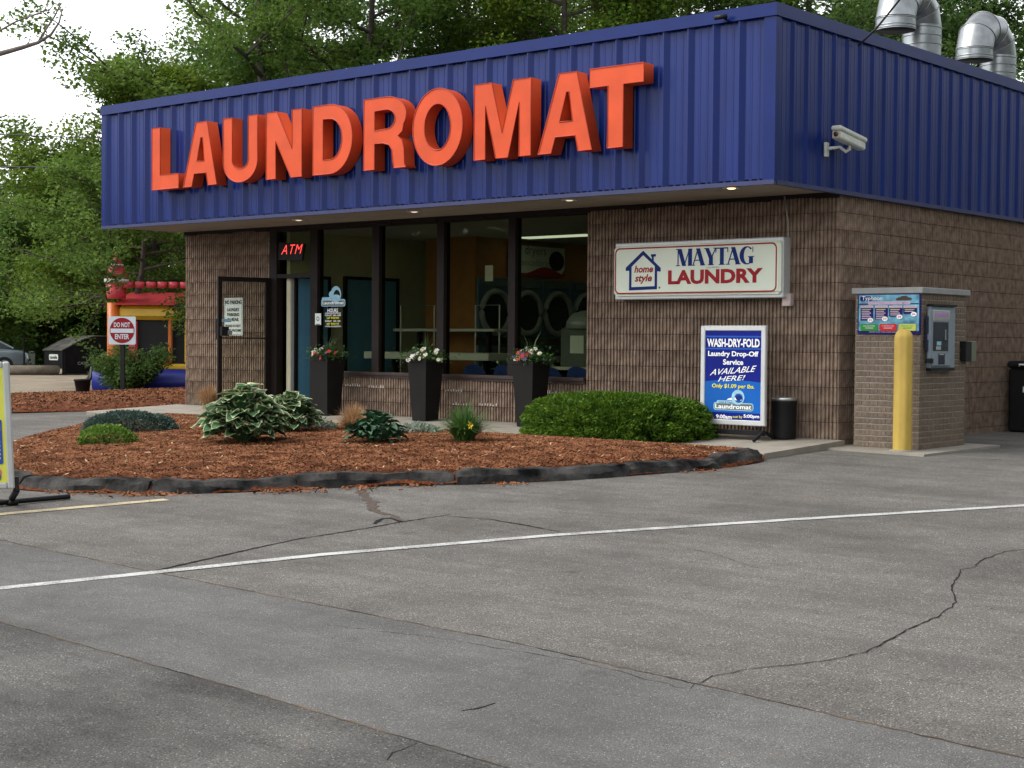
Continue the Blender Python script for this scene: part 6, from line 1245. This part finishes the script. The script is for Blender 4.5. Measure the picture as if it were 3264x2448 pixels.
o = Vector(ground_at(52, 58)); tag(part(MB().tube([tuple(o), tuple(o + Vector((0, 0, 1.45)))], 0.03, 6), 'thin_post', M['darksteel']), 'thin dark stake standing by the log', 'post')

# rolling sign at the left edge: own plane, x to the right
ap = np.array(at(26 * 1.47559, 1092 * 1.47559)); tr_, br2 = dep(20 * 1.47559, 781 * 1.47559, 12.75), dep(32 * 1.47559, 1056 * 1.47559, 12.75)
ya = YAW + math.radians(18); ex = Vector((math.cos(ya), math.sin(ya), 0)); ny = Vector((math.sin(ya), -math.cos(ya), 0)); ez = (Vector(tr_) - Vector(br2)).normalized(); AHt = (Vector(tr_) - Vector(br2)).length; AW = 0.66
AO = Vector(br2) - ex * AW
AF = thing('sidewalk_sign', 'grey framed yellow and blue rolling sign cut by the left edge', 'sign', tuple(AO + ex * AW / 2 - Vector((0, 0, 0.2))))
Tm = Matrix(((ex.x, -ny.x, ez.x, AO.x), (ex.y, -ny.y, ez.y, AO.y), (ex.z, -ny.z, ez.z, AO.z), (0, 0, 0, 1)))
def abox(x0, x1, y0, y1, z0, z1, name, m, b=0.012): q = MB(); q.T = Tm; q.bbox(x0, x1, y0, y1, z0, z1, b); return part(q, name, M[m], AF)
abox(AW - 0.055, AW, -0.012, 0.055, 0, AHt, 'frame_rail', 'aframe'); abox(0, 0.055, -0.012, 0.055, 0, AHt, 'frame_rail', 'aframe'); abox(0.056, AW - 0.056, -0.012, 0.055, AHt - 0.055, AHt, 'frame_rail', 'aframe'); abox(0.056, AW - 0.056, -0.012, 0.055, 0, 0.055, 'frame_rail', 'aframe')
abox(0.05, AW - 0.05, 0.0, 0.04, 0.05, AHt - 0.05, 'poster', 'posteryellow', 0.003)
def apl(x0, x1, z0, z1, m, name='print_panel', off=0.004, r=0.015): return cut([rrect((x1 - x0), (z1 - z0) * AHt, r)], AO + ex * x0 + ez * (z0 * AHt) + ny * off, ex, ez, M[m], AF, name)
def atx(s, x0, x1, z0, z1, m, off=0.007, **k): return text(s, AO + ex * x0 + ez * (z0 * AHt) + ny * off, ex * (x1 - x0), ez * ((z1 - z0) * AHt), M[m], AF, **k)
apl(0.08, AW - 0.085, 0.80, 0.945, 'sblue'); atx('S', AW - 0.16, AW - 0.105, 0.885, 0.925, 'whiteink', bold=0.03); apl(0.08, AW - 0.08, 0.195, 0.545, 'sblue')
atx('al', AW - 0.15, AW - 0.095, 0.455, 0.51, 'posteryellow', bold=0.03)
for z in (0.365, 0.333, 0.300, 0.268, 0.236): apl(0.15, AW - 0.10, z, z + 0.014, 'yellowink' if z < 0.36 else 'whiteink', 'print_line', 0.006, 0.003)
apl(0.30, AW - 0.095, 0.095, 0.160, 'pink', 'car_print', 0.004, 0.03); cut([arc(0, 0, 0.035, 0.035, 0, 360, 18)[:-1]], AO + ex * (AW - 0.135) + ez * (0.095 * AHt) + ny * 0.007, ex, ez, M['inkgrey'], AF, 'car_print')
p0 = AO + ex * (AW + 0.012) - ny * 0.02
abox(AW + 0.002, AW + 0.035, 0.0, 0.05, -0.02, 0.10, 'corner_bracket', 'black', 0.006)
gz = ap[2]; pb2 = p0 + Vector((0.0, 0.0, -0.06)); fx = Vector((ap[0], ap[1], gz + 0.03))
part(MB().tube([tuple(p0 + Vector((0, 0, -0.02))), tuple(fx + Vector((0, 0, 0.03)))], 0.028, 10), 'spring', M['darksteel'], AF)
e1_ = Vector(at(150 * 1.47559, 1079 * 1.47559)) + Vector((0, 0, 0.025)); part(MB().tube([tuple(fx), tuple(e1_)], 0.022, 8), 'foot', M['darksteel'], AF); part(MB().tube([tuple(fx), tuple(fx - (e1_ - fx) * 0.7)], 0.022, 8), 'foot', M['darksteel'], AF)
part(MB().tube([tuple(fx - ex * 0.7 + Vector((0, 0, 0.02))), tuple(fx)], 0.02, 8), 'base_bar', M['darksteel'], AF); part(MB().lathe([(0.05, -0.025), (0.055, 0.0), (0.03, 0.02), (0.001, 0.022)], tuple(fx), 12), 'hub', M['darksteel'], AF, True)

# ------------------------------------------------------------------ planters and their flowers
def planter(cx, cy, wt_, wb_, h, label, flabel, seed, mix):
    z = slab_h(cy); PL = thing('planter', label, 'planter', (cx, cy, z), 'tall black planters along the windows')
    a, b = wt_ / 2, wb_ / 2; m_ = MB(); vs = [(cx + sx * s_, cy + sy_ * s_, z + zz) for s_, zz in ((b, 0.0), (a * 0.97, h - 0.05), (a, h - 0.045), (a, h), (a - 0.03, h), (a - 0.04, h - 0.08)) for sx, sy_ in ((-1, -1), (1, -1), (1, 1), (-1, 1))]
    fs = [(4 * i + k, 4 * i + (k + 1) % 4, 4 * i + 4 + (k + 1) % 4, 4 * i + 4 + k) for i in range(5) for k in range(4)] + [(3, 2, 1, 0)]
    part(m_.add(vs, fs), 'pot', M['planter'], PL); part(MB().box(cx - a + 0.035, cx + a - 0.035, cy - a + 0.035, cy + a - 0.035, z + h - 0.12, z + h - 0.07), 'soil', M['soil'], PL)
    rd = random.Random(seed); rg = np.random.default_rng(seed); FL = thing('flower_arrangement', flabel, 'flowers', (cx, cy, z + h - 0.07), 'flowers in the black planters'); n = 700
    P = np.array([cx, cy, z + h + 0.02]) + rg.normal(0, 1, (n, 3)) * np.array([wt_ * 0.36, wt_ * 0.36, 0.05]); P[:, 2] = np.maximum(P[:, 2], z + h - 0.07); P[:, 2] += 0.06 * np.exp(-((P[:, 0] - cx) ** 2) / 0.02)
    V, F = leaf_quads(P, 0.045, 0.3, rg=rg); link('foliage', fast_mesh('foliage', V, F, np.clip(rg.normal(0.4, 0.25, n), 0, 1)), M['blade'], FL)
    for i in range(14):
        az = rd.uniform(0, 2 * pi); L = rd.uniform(0.25, 0.45); sp = rd.uniform(0.1, 0.55); p0 = Vector((cx, cy, z + h)); d = Vector((math.cos(az) * sp, math.sin(az) * sp, 1)).normalized(); sd = Vector((-math.sin(az), math.cos(az), 0)) * 0.006
        p1 = p0 + d * L * 0.6; p2 = p0 + d * L + Vector((math.cos(az), math.sin(az), -0.4)) * 0.08 * sp * 2; part(MB().add([p0 - sd, p0 + sd, p1 + sd * 0.8, p1 - sd * 0.8, p2], [(0, 1, 2, 3), (3, 2, 4)]), 'spike_leaf', M['stem'], FL)
    for i, kind in enumerate(mix):
        side = {'w': 0.25, 'r': 0.1, 'p': -0.3}[kind[0]]; a1 = rd.uniform(-pi, 0) if rd.random() < 0.8 else rd.uniform(0, pi); rad = wt_ * rd.uniform(0.15, 0.75)
        c = Vector((cx + rad * math.cos(a1) * 1.0, cy + rad * math.sin(a1), z + h + 0.10 - 0.14 * (rad / wt_) + rd.uniform(-0.02, 0.09))); nrm = Vector((rd.uniform(-0.4, 0.7), -0.9, rd.uniform(0.2, 0.9))).normalized(); t1 = nrm.cross(Vector((0, 0, 1))).normalized(); t2 = nrm.cross(t1); rp = rd.uniform(0.026, 0.038); m_ = MB(); nP = 7
        for k in range(nP):
            t = 2 * pi * k / nP; e0 = t1 * math.cos(t) + t2 * math.sin(t); e1 = t1 * math.cos(t + 0.42) + t2 * math.sin(t + 0.42); e2 = t1 * math.cos(t - 0.42) + t2 * math.sin(t - 0.42)
            m_.add([c, c + e1 * rp * 0.8 + nrm * 0.004, c + e0 * rp * 1.15 - nrm * 0.004, c + e2 * rp * 0.8 + nrm * 0.004], [(0, 1, 2, 3)])
        fl = part(m_, 'flower', M[{'w': 'petalwhite', 'r': 'petalred', 'p': 'petalpurple'}[kind]], FL)
        if kind == 'w': m_ = MB(); m_.poly([c + nrm * 0.006 + (t1 * math.cos(t) + t2 * math.sin(t)) * 0.009 for t in np.linspace(0, 2 * pi, 8)[:-1]]); part(m_, 'flower_eye', M['petalyellow'], fl)
pw_ = 0.47
def pl_at(px_l, px_r, py_b, cy):
    a = onY(px_l * 1.47559, py_b * 1.47559, cy)[0]; b = onY(px_r * 1.47559, py_b * 1.47559, cy)[0]; return (a + b) / 2
cyp = -0.42
planter(pl_at(683, 733, 893, cyp), cyp, 0.365, 0.255, 0.86, 'tall black planter beside the entrance door', 'red and white flowers in the planter beside the entrance', 1, 'wwwwrrrrpwppwwrrpp')
planter(pl_at(893, 944, 905, cyp), cyp, 0.365, 0.255, 0.86, 'tall black planter between the second and third window panes', 'white daisies spilling over the middle planter', 2, 'wwwwwwwwwwwwwwwwwppwwwwwwwwwwwpppp')
planter(pl_at(1120, 1172, 917, cyp), cyp, 0.365, 0.255, 0.86, 'tall black planter half behind the clipped hedge', 'red, purple and white flowers in the planter behind the hedge', 3, 'wwwwwwwwrrrrrrrpppppwwwwwrrrrpppp')

# ------------------------------------------------------------------ plants in the bed
def hosta_leaf(L, Wd, seed, attr=True):
    rd = random.Random(seed); nu, nv = 7, 5; vs = []; rim = []; fs = []
    for i in range(nu):
        u = i / (nu - 1); wd_ = Wd * (math.sin(pi * min(1, u * 0.93 + 0.07)) ** 0.75) * (1.12 - 0.35 * u) if 0 < i < nu - 1 else (0.012 if i == 0 else 0.002)
        for j in range(nv):
            v = (j / (nv - 1) - 0.5) * 2; x = L * u; y = wd_ * v; z = 0.16 * L * math.sin(pi * u * 0.8) - 0.30 * L * u ** 2.2 + 0.16 * wd_ / Wd * Wd * v * v * 2 + rd.uniform(-0.006, 0.006) + (0.012 * math.sin(u * 14 + seed) * abs(v))
            vs.append((x, y, z)); rim.append(max(abs(v) ** 1.6, max(0, (u - 0.72) / 0.28)) if 0 < i else 0.3)
    for i in range(nu - 1):
        for j in range(nv - 1): fs.append((i * nv + j, (i + 1) * nv + j, (i + 1) * nv + j + 1, i * nv + j + 1))
    me = bpy.data.meshes.new('leaf'); me.from_pydata(vs, [], fs); me.update(); me.polygons.foreach_set('use_smooth', np.ones(len(fs), bool))
    a = me.attributes.new('rim', 'FLOAT', 'POINT'); a.data.foreach_set('value', np.array(rim, np.float32)); return me
HL = [hosta_leaf(0.215, 0.108, s) for s in range(6)]
for q in HL: q.materials.append(M['hosta'])
BL = [hosta_leaf(0.17, 0.072, 20 + s) for s in range(4)]
for q in BL: q.materials.append(M['bluehosta'])
def hosta(label, base, R, H, n, meshes, seed, sc=1.0, gname='hosta'):
    rd = random.Random(seed); HO = thing('hosta', label, 'plant', base); q = MB()
    for i in range(n):
        f = (i + 0.5) / n; az = i * 2.39996 + rd.uniform(-0.25, 0.25); el = math.acos(1 - f * 0.97); el2 = el
        rr_ = R * math.sin(el) * rd.uniform(0.62, 0.95); zz = H * (0.14 + 0.78 * math.cos(el)) * rd.uniform(0.88, 1.06); p = Vector((base[0] + rr_ * math.cos(az), base[1] + rr_ * math.sin(az), base[2] + zz))
        ob = bpy.data.objects.new('leaf', rd.choice(meshes)); COL.objects.link(ob); s_ = sc * rd.uniform(0.75, 1.2); ob.scale = (s_, s_ * rd.uniform(0.85, 1.15), s_); ob.location = p - Vector((math.cos(az), math.sin(az), 0)) * 0.10 * s_
        ob.rotation_euler = (rd.uniform(-0.4, 0.4), -(1.0 - 0.85 * math.sin(el)) + rd.uniform(-0.25, 0.25) - 0.08, az + rd.uniform(-0.35, 0.35)); parent(ob, HO)
        if i % 2 == 0: q.tube([base, tuple((Vector(base) + p) / 2 + Vector((0, 0, 0.05))), tuple(ob.location)], [0.008, 0.006, 0.004], 4, False)
    part(q, 'stems', M['stem'], HO, True); return HO
p = at(528 * 1.47559, 957 * 1.47559); hosta('large variegated hosta with cream edged leaves, biggest plant of the bed', tuple(p), 0.50, 0.52, 180, HL, 5)
p = at(628 * 1.47559, 934 * 1.47559); hosta('smaller variegated hosta just behind the large one', tuple(p), 0.34, 0.40, 80, HL, 6, 0.9)
p = at(812 * 1.47559, 958 * 1.47559); hosta('plain blue green hosta near the middle of the bed', tuple(p), 0.34, 0.27, 90, BL, 7)
def dome_leaves(base, rx, ry, rz, n, rg, power=0.35, sq=2.0):
    v = rg.standard_normal((n, 3)); v[:, 2] = np.abs(v[:, 2]); v /= (np.abs(v) ** sq).sum(1)[:, None] ** (1 / sq); r_ = 1 - 0.35 * rg.random(n) ** 1.5 * power * 2
    return np.array(base) + v * r_[:, None] * np.array([rx, ry, rz]), v
def mound(name, label, base, rx, ry, rz, n, ls, m, seed, asp=0.45, sq=2.0, bump_=0.12, direc=True, tone=0.45, rot=0.0, cat='plant', nk=40):
    rg = np.random.default_rng(seed); P, v = dome_leaves((0, 0, 0), 1, 1, 1, n, rg, sq=sq); k = rg.standard_normal((nk, 3)); k[:, 2] = np.abs(k[:, 2]); k /= np.linalg.norm(k, axis=1)[:, None]; u = v / np.linalg.norm(v, axis=1)[:, None]
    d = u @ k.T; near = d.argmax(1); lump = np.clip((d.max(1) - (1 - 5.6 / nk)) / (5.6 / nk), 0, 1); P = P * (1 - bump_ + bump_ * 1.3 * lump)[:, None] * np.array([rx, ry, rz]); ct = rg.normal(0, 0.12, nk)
    c, s_ = math.cos(rot), math.sin(rot); P = np.stack([P[:, 0] * c - P[:, 1] * s_, P[:, 0] * s_ + P[:, 1] * c, P[:, 2]], 1) + np.array(base); uu = np.stack([u[:, 0] * c - u[:, 1] * s_, u[:, 0] * s_ + u[:, 1] * c, u[:, 2]], 1)
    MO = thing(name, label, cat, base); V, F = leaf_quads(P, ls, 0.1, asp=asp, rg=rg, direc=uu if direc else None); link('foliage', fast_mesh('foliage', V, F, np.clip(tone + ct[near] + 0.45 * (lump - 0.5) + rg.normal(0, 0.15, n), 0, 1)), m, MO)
    q = MB()
    for i in range(10): a = 2 * pi * i / 10; q.tube([base, (base[0] + 0.6 * rx * math.cos(a), base[1] + 0.6 * ry * math.sin(a), base[2] + rz * 0.5)], [0.012, 0.005], 5)
    part(q, 'stems', M['bark'], MO, True); return MO
# clipped hedge
hl, hr = at(1120 * 1.47559, 935 * 1.47559), at(1545 * 1.47559, 962 * 1.47559); hc = (hl + hr) / 2 + Vector((-0.17, 0.33, 0)); hlen = (hr - hl).length - 0.42; hrot = math.atan2(hr.y - hl.y, hr.x - hl.x)
hcz = surf(hc.x, hc.y) - 0.03; htop = onY(1330 * 1.47559, 850 * 1.47559, hc.y + 0.1)[2]
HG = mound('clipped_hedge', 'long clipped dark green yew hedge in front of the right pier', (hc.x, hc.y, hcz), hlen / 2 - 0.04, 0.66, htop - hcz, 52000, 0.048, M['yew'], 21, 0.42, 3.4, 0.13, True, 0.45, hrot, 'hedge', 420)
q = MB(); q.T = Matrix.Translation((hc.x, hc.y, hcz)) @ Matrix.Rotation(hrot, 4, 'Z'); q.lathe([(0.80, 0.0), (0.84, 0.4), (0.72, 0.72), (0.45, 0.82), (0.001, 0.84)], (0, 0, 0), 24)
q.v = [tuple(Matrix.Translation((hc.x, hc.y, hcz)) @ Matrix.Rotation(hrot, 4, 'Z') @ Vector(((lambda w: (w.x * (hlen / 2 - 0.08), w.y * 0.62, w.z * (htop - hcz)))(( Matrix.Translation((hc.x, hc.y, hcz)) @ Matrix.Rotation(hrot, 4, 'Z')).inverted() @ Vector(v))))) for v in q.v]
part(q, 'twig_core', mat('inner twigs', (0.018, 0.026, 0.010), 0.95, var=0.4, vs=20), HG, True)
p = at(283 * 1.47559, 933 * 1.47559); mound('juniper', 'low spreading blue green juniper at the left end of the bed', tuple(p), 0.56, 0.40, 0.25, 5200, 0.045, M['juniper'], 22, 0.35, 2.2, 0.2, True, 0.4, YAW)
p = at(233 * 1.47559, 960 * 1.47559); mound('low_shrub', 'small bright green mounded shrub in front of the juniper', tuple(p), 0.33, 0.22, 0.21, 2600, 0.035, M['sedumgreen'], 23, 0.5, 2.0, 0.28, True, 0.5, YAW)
p = at(680 * 1.47559, 928 * 1.47559); mound('lambs_ear', 'grey green low plant beside the smaller hosta', tuple(p), 0.30, 0.24, 0.15, 500, 0.065, M['sedum'], 24, 0.4, 2.0, 0.25)
p = at(905 * 1.47559, 936 * 1.47559); mound('lambs_ear', 'grey green low plant beside the daylily', tuple(p), 0.32, 0.2, 0.12, 420, 0.06, M['sedum'], 25, 0.4, 2.0, 0.25)
def tuft(name, label, base, n, L, spread, m, seed, wd_=0.008, droop=0.6, seg=4):
    rg = np.random.default_rng(seed); V = []; F = []; tone = []
    for i in range(n):
        az = rg.uniform(0, 2 * pi); sp = spread * rg.uniform(0.05, 1.35); l = L * rg.uniform(0.6, 1.1); o = np.array(base) + np.array([math.cos(az), math.sin(az), 0]) * rg.uniform(0, 0.07) + rg.normal(0, 0.02, 3) * np.array([1, 1, 0]); h = np.array([math.cos(az), math.sin(az), 0]); sd = np.array([-math.sin(az), math.cos(az), 0]) * wd_; b0 = len(V); tn = np.clip(rg.normal(0.5, 0.22), 0, 1)
        for k in range(seg + 1):
            f = k / seg; p = o + h * (l * sp * f * (0.5 + 0.5 * f)) + np.array([0, 0, l * (f - droop * sp * f * f * 0.75)]); p[2] = max(p[2], base[2] + 0.005); ww = sd * (1 - 0.85 * f); V += [p - ww, p + ww]
            if k: F.append((b0 + 2 * k - 2, b0 + 2 * k - 1, b0 + 2 * k + 1, b0 + 2 * k)); tone.append(tn)
    TF = thing(name, label, 'plant', base); link('blades', fast_mesh('blades', np.array(V), np.array(F), tone), m, TF); return TF
p = at(1003 * 1.47559, 955 * 1.47559); TF = tuft('daylily', 'arching green daylily clump with one yellow flower', tuple(p), 620, 0.46, 0.85, M['blade'], 31, 0.010, 0.85)
yf = Vector(dep(1019 * 1.47559, 918 * 1.47559, (Vector(p) - Vector(CAM)).dot(Vector(CW)) - 0.2)); m_ = MB()
for k in range(6): t = pi / 3 * k; m_.add([yf, yf + Vector((0.03 * math.cos(t + 0.4), -0.02, 0.03 * math.sin(t + 0.4))), yf + Vector((0.052 * math.cos(t), -0.03, 0.052 * math.sin(t))), yf + Vector((0.03 * math.cos(t - 0.4), -0.02, 0.03 * math.sin(t - 0.4)))], [(0, 1, 2, 3)])
part(m_, 'flower', M['petalyellow'], TF)
p = at(452 * 1.47559, 884 * 1.47559); tuft('ornamental_grass', 'tan dry grass tuft against the left pier', tuple(p), 900, 0.40, 0.55, M['tan'], 32, 0.006, 0.6)
p = at(765 * 1.47559, 930 * 1.47559); tuft('ornamental_grass', 'tan dry grass tuft behind the blue green hosta', tuple(p), 900, 0.36, 0.95, M['tan'], 33, 0.005, 0.8)
